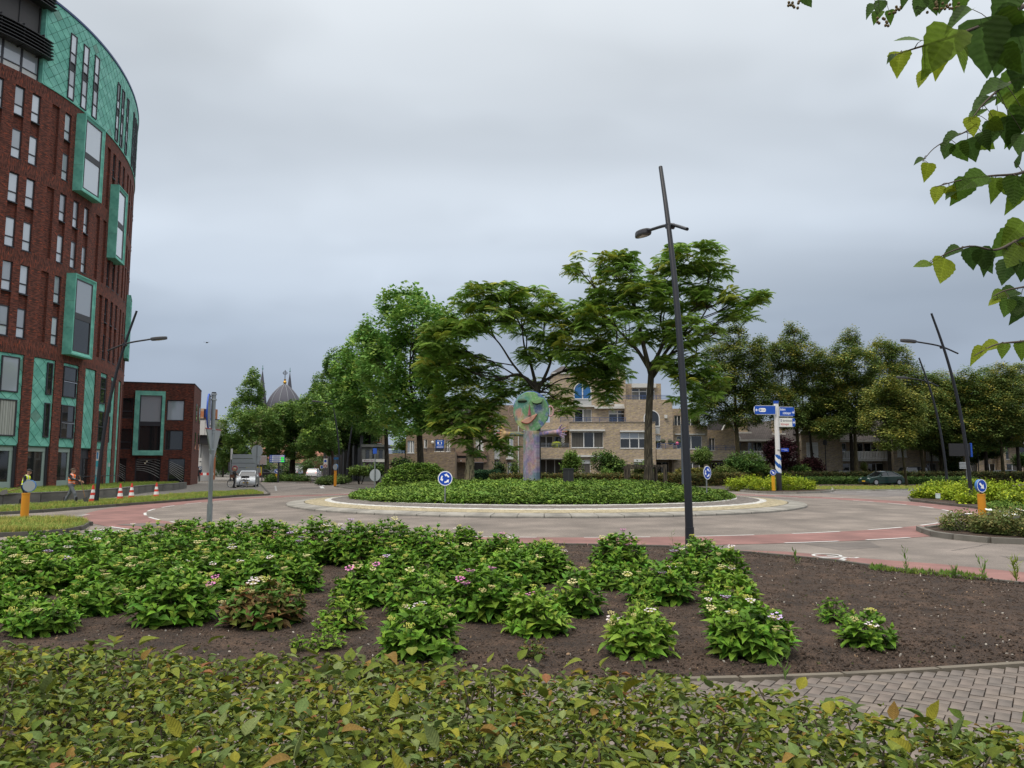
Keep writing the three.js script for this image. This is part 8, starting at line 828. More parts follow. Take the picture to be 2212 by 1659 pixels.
{ const p1 = gr(50, 1094, 0.1); const a = person('person in a yellow vest and dark cap at the wall, holding a shovel low', V(p1.x, 0.1, p1.z), 0.15, { vest: [0.8, 0.95, 0.015], cap: true, legs: [0.012, 0.012, 0.016], top: [0.014, 0.014, 0.016], bend: 0.18, hands: [[0.3, 1.05, 0.2], [0.28, 0.98, -0.16]], feet: [[0.14, 0], [-0.16, 0]], boots: true });
const p2 = gr(152, 1088, 0.1), b = person('person in an orange vest and grey trousers striding right with a shovel', V(p2.x, 0.1, p2.z), 0.0, { vest: [1.0, 0.18, 0.02], legs: [0.13, 0.14, 0.16], top: [0.012, 0.012, 0.014], hair: [0.06, 0.035, 0.02], feet: [[0.36, 0], [-0.34, 0]], hands: [[0.5, 1.16, 0.2], [0.42, 1.1, -0.2]], boots: true, scale: 1.02 });
const shovel = (label, top, foot, dirv) => { const T = thing('shovel', label, 'shovel'), d = V().subVectors(foot, top), n = d.clone().normalize(); part('shaft', rod(top, foot, 0.02, 0.02, 8), std([0.2, 0.11, 0.05], 0.7), T); part('grip', rod(top.clone().add(dirv.clone().multiplyScalar(-0.06)), top.clone().add(dirv.clone().multiplyScalar(0.06)), 0.018, 0.018, 8), M.black, T); const s = shapeOf([[-0.11, 0], [-0.12, -0.2], [-0.06, -0.31], [0, -0.34], [0.06, -0.31], [0.12, -0.2], [0.11, 0]]), g = new THREE.ExtrudeGeometry(s, { depth: 0.012, bevelEnabled: false }); g.applyQuaternion(new THREE.Quaternion().setFromUnitVectors(V(0, -1, 0), n)).translate(foot.x, foot.y, foot.z); part('blade', g, std([0.08, 0.075, 0.07], 0.5, { metalness: 0.4 }), T); return T; };
const h1 = holdAt(a, 0.34, 1.0, 0.02), h1b = holdAt(a, -0.62, 0.72, 0.25); shovel('shovel carried low by the person in the yellow vest', h1.clone().add(V(0.15, 0.05, 0)), h1b, V(0, 1, 0)); const h2 = holdAt(b, 0.52, 1.2, 0.21), f2 = holdAt(b, 0.86, 0.32, 0.24); shovel('long shovel held upright by the person in the orange vest', h2.clone().add(V(-0.02, 0.2, 0)), f2, V(1, 0, 0)); }
{ const pz = (u, z) => V(xAt(u, z), 0.1, -z); person('left one of two people in black walking past the annex', pz(418, 97), -PI / 2 - 0.2, { cell: 0.024, legs: [0.03, 0.03, 0.035], shoe: [0.5, 0.5, 0.5], feet: [[0.18, 0], [-0.18, 0]] }); person('right one of two people in black walking past the annex', pz(429, 97), -PI / 2 + 0.1, { cell: 0.024, feet: [[0.14, 0], [-0.14, 0]], shoe: [0.12, 0.12, 0.12] });
person('seated person in a checked shirt by the window beside the green bush', V(xAt(1342, 83), -0.25, -83), -PI / 2 + 0.3, { cell: 0.024, top: [0.22, 0.22, 0.22], hair: [0.09, 0.05, 0.03] });
const w = person('person with fair tied hair in black beside a bicycle, brown shoulder bag', V(xAt(507, 69.5), 0.1, -69.5), -0.1, { cell: 0.02, hair: [0.42, 0.27, 0.12], long: true, hands: [[0.3, 1.28, 0.15], [0.28, 1.1, -0.2]], feet: [[0.1, 0], [-0.08, 0]] }); const q = holdAt(w, -0.08, 1.05, 0.24); const bag = thing('shoulder_bag', 'brown leather bag hanging from the shoulder of the person by the bicycle', 'bag', q); part('body', [box(0.36, 0.28, 0.12, 0, 0, 0)], std([0.16, 0.065, 0.035], 0.6), bag); part('flap', box(0.37, 0.12, 0.14, 0, 0.09, 0), std([0.13, 0.05, 0.03], 0.6), bag); part('strap', limb(smooth([V(-0.15, 0.12, 0), V(0.05, 0.42, -0.05), V(0.15, 0.12, 0)], 6), Array(13).fill(0.012), 5), std([0.1, 0.04, 0.02], 0.6), bag); }
{ const B = thing('bicycle', 'light framed city bicycle beside the person in black', 'bicycle'); for (const x of [-0.53, 0.53]) { const w = part('wheel', new THREE.TorusGeometry(0.33, 0.02, 8, 32).translate(x, 0.35, 0), M.rubber, B); part('rim', [new THREE.TorusGeometry(0.305, 0.012, 6, 32).translate(x, 0.35, 0), ...[0, 1, 2, 3, 4, 5, 6, 7].map((k) => rod(V(x, 0.35, 0), V(x + 0.3 * Math.cos(k * PI / 4), 0.35 + 0.3 * Math.sin(k * PI / 4), 0), 0.003, 0.003, 3))], M.chrome, w); }
const fm = std([0.5, 0.5, 0.5], 0.4, { metalness: 0.4 }); part('frame', [rod(V(-0.53, 0.35, 0), V(-0.05, 0.32, 0), 0.016), rod(V(-0.05, 0.32, 0), V(-0.2, 0.86, 0), 0.018), rod(V(-0.05, 0.34, 0), V(0.36, 0.82, 0), 0.02), rod(V(-0.53, 0.35, 0), V(-0.17, 0.75, 0), 0.012), rod(V(0.53, 0.35, 0), V(0.34, 0.92, 0), 0.016)], fm, B); part('saddle', new THREE.SphereGeometry(0.12, 12, 8).scale(1.1, 0.4, 0.75).translate(-0.22, 0.93, 0), M.black, B); part('handlebar', [rod(V(0.34, 0.92, 0), V(0.32, 1.08, 0), 0.014), rod(V(0.3, 1.08, -0.3), V(0.3, 1.08, 0.3), 0.014)], M.chrome, B); part('mudguard', [-0.53, 0.53].map((x) => new THREE.TorusGeometry(0.365, 0.012, 5, 20, 2.2).rotateZ(0.5).translate(x, 0.35, 0)), M.frame, B); part('carrier', [bx(-0.8, -0.35, 0.73, 0.755, -0.07, 0.07)], M.frame, B); part('basket', bx(0.4, 0.72, 0.85, 1.05, -0.16, 0.16), std([0.03, 0.03, 0.03], 0.9), B); part('crank', [new THREE.TorusGeometry(0.09, 0.012, 5, 16).translate(-0.05, 0.32, 0.03), rod(V(-0.05, 0.32, 0.06), V(0.08, 0.22, 0.06), 0.012)], M.chrome, B);
B.position.set(xAt(511, 70), 0.1, -70.3); B.rotation.y = 0.12; copyOf(B, 'second bicycle parked across the nose of the white hatchback', V(xAt(530, 71), 0.1, -71.2), -1.0); [[694, 138, 0.6, 'leftmost of the bicycles parked by the zone sign'], [701, 137, 0.9, 'middle one of the bicycles parked by the zone sign'], [709, 136, 0.7, 'rightmost of the bicycles parked by the zone sign'], [664, 160, 0.4, 'bicycle parked down the street left of the white car']].forEach(([u, z, t, l]) => copyOf(B, l, V(xAt(u, z), 0.1, -z), t)); }
function car(label, p, turn, { L = 4.0, W = 1.72, H = 1.48, color = [0.6, 0.6, 0.62], kind = 'hatch', plate = true, rearLit = false, glass = M.glassDark } = {}) {
const T = thing('parked_car', label, 'car', p, turn), paint = phys(color, 0.32, { clearcoat: 1, clearcoatRoughness: 0.06, metalness: 0.15 }), h = L / 2, belt = H * 0.62, wr = 0.31, wx = [h - 0.78, -h + 0.74];
const nose = kind === 'van' ? 0.72 : 0.56; const s = new THREE.Shape(); s.moveTo(-h, 0.34); s.lineTo(wx[1] - wr - 0.06, 0.2); s.absarc(wx[1], 0.3, wr + 0.05, PI, 0, true); s.lineTo(wx[0] - wr - 0.05, 0.2); s.absarc(wx[0], 0.3, wr + 0.05, PI, 0, true); s.lineTo(h - 0.08, 0.24); s.quadraticCurveTo(h, 0.3, h, 0.48); s.quadraticCurveTo(h - 0.03, 0.66, h - 0.2, nose * H * 0.9 + 0.02); s.lineTo(h - 1.05, belt - 0.02); s.lineTo(-h + (kind === 'liftback' ? 0.55 : 0.1), belt + 0.02); s.quadraticCurveTo(-h - 0.03, belt - 0.2, -h, 0.34);
const bev = 0.07, body = new THREE.ExtrudeGeometry(s, { depth: W - 2 * bev, bevelSize: bev * 0.7, bevelThickness: bev, bevelSegments: 3, curveSegments: 10 }).translate(0, 0, -W / 2 + bev); part('body', body, paint, T);
const rb = kind === 'van' ? 0.12 : kind === 'suv' ? 0.22 : kind === 'liftback' ? 0.95 : 0.32, f0 = h - 1.0, f1 = h - (kind === 'van' ? 1.55 : 1.85), r1 = -h + rb + (kind === 'liftback' ? 0.3 : 0.3), r0 = -h + (kind === 'liftback' ? 0.28 : 0.12), yb = belt - 0.02, yt = H, wb = W / 2 - 0.06, wt = W / 2 - 0.23;
const P = (x, y, w) => [V(x, y, w), V(x, y, -w)], A = P(f0, yb, wb), B = P(f1, yt - 0.06, wt), C = P(r1, yt - 0.07, wt), D = P(r0, yb, wb); part('windscreen', quads([[A[1], B[1], B[0], A[0]].reverse().map((q) => q), ]), glass, T); part('rear_window', quads([[D[0], C[0], C[1], D[1]].reverse()]), glass, T);
for (const k of [0, 1]) { const q = [A[k], B[k], C[k], D[k]]; part('side_window', quads([k ? q.slice().reverse() : q].map((w) => w.slice())), glass, T); const z = k ? -1 : 1; part('pillar', [rod(A[k], B[k], 0.045, 0.045, 5), rod(D[k], C[k], 0.06, 0.06, 5), rod(V(mix(f0, r0, 0.45), yb, z * wb), V(mix(f1, r1, 0.35), yt - 0.06, z * wt), 0.04, 0.04, 5)], paint, T); part('mirror', ball(0.09, f0 - 0.25, yb + 0.07, z * (W / 2 + 0.06), 8), paint, T); part('door_seam', [box(0.012, belt - 0.36, 0.012, mix(f0, r0, 0.42), (belt + 0.36) / 2, z * (W / 2 + 0.001)), box(L * 0.5, 0.03, 0.02, -0.1, 0.45, z * (W / 2 + 0.004))], M.black, T); }
const roof = new THREE.ExtrudeGeometry(shapeOf([[f1 + 0.06, 0], [f1 - 0.3, 0.06], [r1 + 0.3, 0.06], [r1 - 0.06, 0]]), { depth: wt * 2 - 0.06, bevelSize: 0.025, bevelThickness: 0.05, bevelSegments: 2 }).translate(0, yt - 0.085, -wt + 0.03); part('roof', roof, paint, T);
for (const x of wx) for (const z of [-1, 1]) { const w = part('wheel', new THREE.CylinderGeometry(wr, wr, 0.2, 24).rotateX(PI / 2).translate(x, wr, z * (W / 2 - 0.11)), M.rubber, T); part('rim', new THREE.CylinderGeometry(wr * 0.66, wr * 0.66, 0.02, 18).rotateX(PI / 2).translate(x, wr, z * (W / 2 - 0.006)), std([0.42, 0.43, 0.44], 0.4, { metalness: 0.5 }), w); }
for (const z of [-1, 1]) { part('headlight', new THREE.SphereGeometry(0.15, 12, 8).scale(0.7, 0.6, 1.3).translate(h - 0.13, 0.66, z * (W / 2 - 0.3)), phys([0.6, 0.62, 0.65], 0.1, { clearcoat: 1 }), T); part('tail_light', box(0.1, 0.3, 0.2, -h + 0.03, belt - 0.22, z * (W / 2 - 0.17)), rearLit ? std([0.6, 0.02, 0.01], 0.3, { emissive: new THREE.Color(0.9, 0.06, 0.02), emissiveIntensity: 1.2 }) : std([0.3, 0.01, 0.01], 0.3), T); }
part('grille', [box(0.05, 0.1, W * 0.42, h - 0.01, 0.62, 0), box(0.05, 0.16, W * 0.7, h - 0.02, 0.36, 0)], M.black, T); if (plate) { const y = std([0.75, 0.45, 0.02], 0.5); part('number_plate', box(0.02, 0.11, 0.5, h + 0.045, 0.42, 0), y, T); part('number_plate', box(0.02, 0.11, 0.5, -h - 0.03, 0.62, 0), y, T); } part('underbody', box(L - 0.5, 0.14, W - 0.3, 0, 0.24, 0), M.black, T); return T;
}
const carAt = (u, z, y = 0.02) => V(xAt(u, z), y, -z);
car('white hatchback facing the camera at the left of the far street', carAt(537, 73.5, 0.1), -PI / 2 + 0.22, { color: [0.72, 0.73, 0.75], L: 3.6, W: 1.72, H: 1.52 });
car('dark green family car driving left behind the verge', carAt(1903, 79, 0.12), PI + 0.22, { color: [0.008, 0.045, 0.038], L: 4.2, W: 1.72, H: 1.42, kind: 'liftback' });
car('dark hatchback parked half behind the hedge, left of the twin trunks', carAt(1806, 90, 0.12), PI + 0.3, { color: [0.02, 0.02, 0.025], L: 3.9 });
car('dark people carrier parked behind the hedge between linden trunks', carAt(1982, 91, 0.12), 0.15, { color: [0.015, 0.018, 0.022], L: 4.5, H: 1.85, kind: 'van' });
car('silver grey car parked behind the hedge at the right', carAt(2160, 93, 0.12), PI + 0.2, { color: [0.3, 0.34, 0.4], L: 4.2 });
car('black car parked along the far street behind the yellow edged board', carAt(572, 128), 0.5, { color: [0.015, 0.015, 0.02], H: 1.6, kind: 'suv' });
car('grey car parked down the far street behind the blue parking board', carAt(602, 150), 0.6, { color: [0.3, 0.31, 0.33], H: 1.55 });
car('small blue grey car driving away with lit tail lights', carAt(652.5, 172), PI / 2 + 0.1, { color: [0.25, 0.3, 0.4], L: 4.0, rearLit: true });
car('white car driving away with lit tail lights, nearest one down the street', carAt(679, 139), PI / 2 + 0.05, { color: [0.7, 0.7, 0.71], L: 4.4, W: 1.85, H: 1.62, kind: 'suv', rearLit: true });
const serr = (n) => { const a = []; for (let i = 0; i <= n; i++) { const t = i / n; a.push([t, Math.max(0.02, Math.sin(PI * Math.pow(t, 0.72)) * (1 - 0.12 * t) * (i % 2 ? 1.04 : 0.94))]); } a[0][1] = 0.08; a[n][1] = 0.02; return a; };
const veinTex = tex(128, 256, (u, v) => { const c = Math.abs(u - 0.5) * 2, rib = Math.exp(-((c / 0.05) ** 2)), w = ((v * 9 - c * 1.6) % 1 + 1) % 1, vein = Math.exp(-(((w - 0.5) / 0.11) ** 2)) * 0.8, b = 0.9 + 0.1 * rib + 0.04 * vein + (fbm(u * 8, v * 16, 0, 3, 3) - 0.5) * 0.22; return [b, b, b * 0.95]; });
const veinBump = tex(128, 256, (u, v) => { const c = Math.abs(u - 0.5) * 2, w = ((v * 9 - c * 1.6) % 1 + 1) % 1; return 0.5 + 0.5 * Math.cos((w - 0.5) * 2 * PI) * 0.6 - 0.4 * Math.exp(-((c / 0.07) ** 2)); }, false);
const hydMat = (c) => LEAFMAT(c, 0.28, 0.5, { map: veinTex, bumpMap: veinBump, bumpScale: 0.002, specularIntensity: 0.15 });
const HYD = { green: [[0.165, 0.32, 0.04], [0.215, 0.39, 0.05], [0.125, 0.26, 0.038], [0.29, 0.47, 0.065]].map(hydMat), red: [[0.26, 0.15, 0.07], [0.19, 0.22, 0.055], [0.13, 0.27, 0.05], [0.3, 0.2, 0.09]].map(hydMat), lime: [[0.24, 0.41, 0.055], [0.31, 0.48, 0.07], [0.18, 0.33, 0.045], [0.35, 0.45, 0.08]].map(hydMat) };
const hydLeaf = [0, 1, 2].map((k) => leafGeo(1, 0.56 + 0.05 * k, 0.16 + 0.06 * k, 0.18 + 0.16 * k, serr(9))), hydInst = leafGeo(1, 0.58, 0.2, 0.3, serr(6)), hydInstMat = hydMat([1, 1, 1]);
const budGeo = (() => { const R = rng(8), l = []; for (let i = 0; i < 26; i++) { const a = R() * 6.3, r = Math.sqrt(R()) * 0.055; l.push(new THREE.IcosahedronGeometry(0.006 + 0.003 * R(), 0).translate(Math.cos(a) * r, 0.004 - r * 0.12, Math.sin(a) * r)); } for (let i = 0; i < 6; i++) { const a = i * 1.05; l.push(rod(V(0, -0.05, 0), V(Math.cos(a) * 0.05, -0.004, Math.sin(a) * 0.05), 0.002, 0.0015, 3)); } return merge(l); })();
const floretGeo = (() => { const l = []; for (let k = 0; k < 7; k++) { const a = k * 0.9 + 0.2, r = 0.055 + 0.014 * (k % 2); for (let p = 0; p < 4; p++) l.push(moved(moved(leafGeo(0.021, 0.024, 0.1, 0.1, [[0, 0.2], [0.55, 1], [1, 0.4]]), 0, 0, 0, p * PI / 2 + k, 1.35, 0), Math.cos(a) * r, 0.012 + 0.006 * (k % 3), Math.sin(a) * r)); } return merge(l); })();
const budMats = [std([0.46, 0.45, 0.09], 0.8), std([0.52, 0.46, 0.2], 0.8), std([0.16, 0.07, 0.14], 0.8)], floretMats = { cream: std([0.5, 0.46, 0.22], 0.7), white: std([0.6, 0.53, 0.54], 0.7), pink: std([0.60, 0.2, 0.42], 0.7), lilac: std([0.47, 0.36, 0.58], 0.7) };
let bushNo = 0;
function hydrangea(label, u, v, wpx, vtop, { tone: tn = 'green', flower = 'cream', nf = 6, parts = 70, seed, deep = 1, lean = 0 } = {}) {
const base = gr(u, v, 0.06), z = -base.z, wid = 1.13 * wpx * z / 1652, h = Math.max(0.12, at(u, vtop, z + wid * 0.15).y - 0.06), foot = base.clone(); foot.z -= wid * 0.32 * deep; foot.x = xAt(u, -foot.z);
const T = thing('hydrangea_bush', label, 'hydrangea', foot, 0, 'hydrangeas in the soil bed'), R = rng(seed ?? (900 + bushNo++)), rx = wid / 2, mats = HYD[tn], stems = [], rest = [], leaves = [], L0 = 0.145 * clamp(h / 0.45, 0.6, 1.08);
const shoots = Math.round(clamp(rx * rx * 280 + 10, 7, 110)), tips = [];
for (let i = 0; i < shoots; i++) { // shoot tips spread over a dome
const el = Math.acos(1 - R() * 0.96), a = i * 2.39996 + R() * 0.5, k = 0.8 + R() * 0.22, tip = V(Math.sin(el) * Math.cos(a) * rx * k * 0.86 + lean * rx, h * (0.2 + 0.72 * Math.cos(el) * k) + 0.02, Math.sin(el) * Math.sin(a) * rx * k * 0.86 * deep), rt = V(tip.x * 0.18, 0, tip.z * 0.18), mid = V(tip.x * 0.7, tip.y * 0.55, tip.z * 0.7);
stems.push(limb([rt, mid, tip], [0.006, 0.005, 0.004], 4)); const d = V().subVectors(tip, mid).normalize().lerp(V(0, 1, 0), 0.45).normalize(); tips.push([tip, d]);
const pairs = 4 + Math.floor(R() * 2); for (let p = 0; p < pairs; p++) { const o = tip.clone().addScaledVector(d, 0.012 - p * 0.045 - p * p * 0.012); if (o.y < 0.03) continue; for (let s = 0; s < 2; s++) { const spin = p * PI / 2 + s * PI + i * 1.3 + (R() - 0.5) * 0.5, open = 0.55 + p * 0.32 + (R() - 0.5) * 0.4, len = L0 * (0.55 + 0.3 * Math.min(p, 2) / 2 + 0.35 * R() ** 1.2) * (p === 0 ? 0.62 : 1); leaves.push({ o, d, spin, open: Math.min(open, 1.9), len, out: tip.lengthSq() + o.y * 0.4 + (o.z > 0 ? 0.2 : 0) + R() * 0.15, age: p }); } } }
part('stem', stems, std([0.13, 0.14, 0.05], 0.9), T);
const ax = V(0, 1, 0), q = new THREE.Quaternion(), q2 = new THREE.Quaternion(), q3 = new THREE.Quaternion(); leaves.sort((a, b) => b.out - a.out);
leaves.forEach((l, i) => { q.setFromUnitVectors(ax, l.d); q2.setFromAxisAngle(ax, l.spin); q3.setFromAxisAngle(V(1, 0, 0), -l.open); const Q = q.clone().multiply(q2).multiply(q3), mi = Math.min(3, Math.floor(R() * 3 + (l.age === 0 ? 1.2 : 0)));
if (i < parts) { const m = part('leaf', hydLeaf[i % 3], mats[mi], T); m.position.copy(l.o); m.quaternion.copy(Q); m.scale.setScalar(l.len); }
else { const c = mats[mi].color; rest.push({ p: l.o, q: Q, s: l.len, c: new THREE.Color(c.r * (0.8 + 0.4 * R()), c.g * (0.8 + 0.4 * R()), c.b) }); } });
if (rest.length) scatter('foliage', hydInst, hydInstMat, rest, T);
nf = Math.round(nf * 1.6); if (nf > 2) flower = [...[flower].flat().slice(0, 3), 'bud', 'bud', 'bud', 'bud']; const cand = tips.filter(([t]) => t.y > h * 0.45).sort((a, b) => b[0].y + b[0].z * 0.5 * R() - a[0].y - a[0].z * 0.5 * R());
for (let i = 0, nn = Math.min(nf, cand.length); i < nn; i++) { const [t, d] = cand.splice(Math.floor(R() * cand.length * 0.8), 1)[0], kind = Array.isArray(flower) ? flower[i % flower.length] : flower, pos = t.clone().addScaledVector(d, 0.055 + 0.03 * R()), f = new THREE.Group(); f.name = 'flower_head'; f.position.copy(pos); f.rotation.set((R() - 0.2) * 0.5, R() * 6, (R() - 0.5) * 0.5); f.scale.setScalar(0.6 + 0.4 * R()); T.add(f); part('buds', budGeo, kind === 'pink' || kind === 'lilac' ? budMats[2] : budMats[i % 2], f); if (kind !== 'bud') part('florets', floretGeo, floretMats[kind], f); }
return T;
}
{ const B = 'bud', W = 'white', P = 'pink', Li = 'lilac', Cr = 'cream';
const list = [
['hydrangea bush at the left edge, half cut off by the frame', 5, 1352, 150, 1255, { nf: 4, flower: B }], ['low hydrangea bush near the left edge, nearest the hedge there', 112, 1382, 165, 1292, { nf: 4, flower: [B, Cr] }],
['hydrangea bush behind and between the two leftmost front bushes', 225, 1338, 150, 1248, { nf: 6, flower: [B, B, Cr] }], ['large green hydrangea bush with one pink flower at its left side', 395, 1364, 205, 1228, { nf: 8, flower: [B, Cr, P], parts: 110 }],
['reddish leaved hydrangea bush left of the open soil gap', 582, 1366, 185, 1255, { tone: 'red', nf: 6, flower: [Cr, W], parts: 110 }], ['tiny hydrangea seedling by the hedge left of the pale white flowered bush', 655, 1415, 40, 1382, { nf: 0, tone: 'lime', parts: 30 }],
['small straggly hydrangea close to the hedge, left of the white flowered bush', 716, 1412, 82, 1352, { tone: 'lime', nf: 0, parts: 50 }], ['small light green hydrangea behind the straggly one', 745, 1372, 110, 1296, { tone: 'lime', nf: 1, flower: B, parts: 60 }],
['round front hydrangea bush with one white flower in its middle', 915, 1436, 185, 1306, { tone: 'green', nf: 5, flower: [W, B, B, Cr], parts: 160, seed: 77 }], ['very small reddish hydrangea alone on the soil', 1151, 1432, 62, 1386, { tone: 'red', nf: 0, parts: 40 }],
['light green hydrangea bush right of the pair of pink flowers', 1155, 1385, 150, 1276, { tone: 'lime', nf: 3, flower: [B, P], parts: 130 }], ['front hydrangea bush with white flowers on top, right of the tiny plant', 1375, 1428, 155, 1318, { tone: 'lime', nf: 5, flower: [W, B, B], parts: 140 }],
['small hydrangea close behind the white topped front bush', 1385, 1342, 80, 1286, { tone: 'lime', nf: 0, parts: 50 }], ['big front hydrangea bush with a lilac pink flower at its upper right', 1600, 1432, 195, 1298, { nf: 9, flower: [Li, Cr, W, B, B], parts: 170, seed: 91, lean: 0.05 }],
['rightmost front hydrangea bush standing alone on open soil', 1852, 1412, 120, 1318, { nf: 3, flower: [W, B], parts: 130 }], ['little hydrangea just behind the rightmost front bush', 1786, 1352, 76, 1294, { nf: 0, parts: 60 }],
['hydrangea bush at the left end of the middle clump', 795, 1318, 150, 1222, { nf: 7, flower: [B, Cr, P] }], ['hydrangea bush in front of the middle clump, left of the pink flowers', 905, 1345, 160, 1240, { nf: 6, flower: [B, B, Cr] }],
['hydrangea bush in the middle clump carrying two bright pink flowers', 1050, 1355, 190, 1222, { nf: 7, flower: [P, P, B, Cr], parts: 110 }], ['tall hydrangea bush at the right end of the middle clump', 1245, 1342, 110, 1222, { nf: 4, flower: [B, Cr] }],
['hydrangea bush behind the left of the middle clump', 850, 1268, 150, 1182, { nf: 6, flower: [B, Li] }], ['hydrangea bush at the back of the middle clump, centre', 985, 1282, 160, 1175, { nf: 6, flower: [B, Cr] }], ['hydrangea bush at the back of the middle clump, right of centre', 1100, 1290, 150, 1180, { nf: 5, flower: [B, Cr, W] }], ['hydrangea bush behind the tall right bush of the middle clump', 1180, 1270, 120, 1168, { nf: 5, flower: [Cr, W] }],
['dark hydrangea bush left of the nearest lamp post, front one', 1420, 1312, 165, 1212, { nf: 6, flower: [Cr, Li] }], ['hydrangea bush with two pink flowers on the soil behind the front right bushes', 1335, 1252, 140, 1150, { nf: 6, flower: [P, P, Cr, W] }], ['low hydrangea bush below the pink flowered one', 1310, 1282, 110, 1216, { nf: 2, flower: B }],
['hydrangea bush hiding the foot of the nearest lamp post', 1505, 1262, 150, 1160, { nf: 7, flower: [W, Cr, Li] }], ['hydrangea bush right of the lamp post foot', 1560, 1290, 110, 1180, { nf: 5, flower: [W, B] }], ['spreading hydrangea bush in front of the lamp post foot', 1570, 1318, 120, 1232, { nf: 2, flower: [B, Cr], tone: 'lime' }], ['hydrangea bush with a pale pink flower behind the big front right bush', 1545, 1345, 90, 1275, { nf: 2, flower: [P, W] }],
['hydrangea bush in the left block, second row by the left edge', 30, 1300, 150, 1205, { nf: 5, flower: [B, Cr] }], ['hydrangea bush in the left block with a lilac flower, second row', 120, 1292, 150, 1195, { nf: 6, flower: [Li, B] }], ['hydrangea bush in the left block, second row, third from the edge', 240, 1290, 160, 1190, { nf: 6, flower: [B, Cr] }], ['hydrangea bush in the left block, second row centre', 350, 1296, 150, 1192, { nf: 7, flower: [B, Cr] }], ['hydrangea bush in the left block behind the large green front bush', 460, 1305, 150, 1190, { nf: 7, flower: [B, Cr, W] }], ['hydrangea bush in the left block beside the soil gap, second row', 570, 1302, 160, 1196, { nf: 7, flower: [B, W] }], ['hydrangea bush at the right end of the left block, by the soil gap', 650, 1290, 110, 1200, { nf: 3, flower: [B, Cr] }],
['hydrangea bush in the left block, third row by the left edge', 45, 1248, 160, 1160, { nf: 6, flower: [B, Cr] }], ['hydrangea bush in the left block, third row, second from the edge', 165, 1242, 160, 1150, { nf: 7, flower: [B, W] }], ['hydrangea bush in the left block, third row, third from the edge', 285, 1245, 160, 1155, { nf: 7, flower: [B, Cr] }], ['hydrangea bush in the left block, third row centre', 400, 1246, 150, 1150, { nf: 7, flower: [B, Cr] }], ['hydrangea bush in the left block, third row right of centre', 515, 1248, 150, 1152, { nf: 7, flower: [W, B] }], ['hydrangea bush in the left block, third row near the gap', 615, 1246, 140, 1158, { nf: 7, flower: [B, Cr, Li] }],
['back row hydrangea bush at the left end, before the traffic island', 110, 1205, 150, 1148, { nf: 5, flower: [B, Cr] }], ['back row hydrangea bush left of the tall back bushes', 230, 1205, 150, 1142, { nf: 5, flower: [B] }], ['back row hydrangea bush, first of the tall ones', 335, 1215, 150, 1128, { nf: 7, flower: [B, W] }], ['back row hydrangea bush just left of the galvanised sign post', 425, 1212, 140, 1116, { nf: 6, flower: [B, Cr] }], ['back row hydrangea bush hiding the foot of the galvanised sign post', 510, 1212, 140, 1112, { nf: 6, flower: [B, Cr] }], ['back row hydrangea bush right of the galvanised sign post', 590, 1214, 140, 1120, { nf: 6, flower: [B, Cr] }], ['back row hydrangea bush with lilac flowers before the ring road', 690, 1225, 150, 1112, { nf: 8, flower: [Li, W, B] }], ['back row hydrangea bush with violet flowers right of the lilac one', 765, 1228, 130, 1122, { nf: 8, flower: [Li, W, B] }], ['back row hydrangea bush with one tall spike at the centre', 845, 1222, 140, 1112, { nf: 6, flower: [B, Cr] }], ['back row hydrangea bush right of the tall spike', 925, 1222, 140, 1128, { nf: 6, flower: [P, B, Cr] }], ['back row hydrangea bush near its right end', 1000, 1225, 120, 1136, { nf: 6, flower: [Cr, W] }], ['last back row hydrangea bush on the right, lower than its neighbours', 1085, 1235, 130, 1154, { nf: 4, flower: [Cr, W, P] }], ['reddish tipped hydrangea bush beside the open kerb right of the back row', 1165, 1240, 100, 1166, { nf: 3, flower: [W, Cr], tone: 'green' }]];
list.forEach(([l, u, v, w, t, o], i) => hydrangea(l, u, v, w, t, { parts: v < 1260 ? 46 : 76, ...o, seed: o.seed ?? 400 + i * 7 })); }
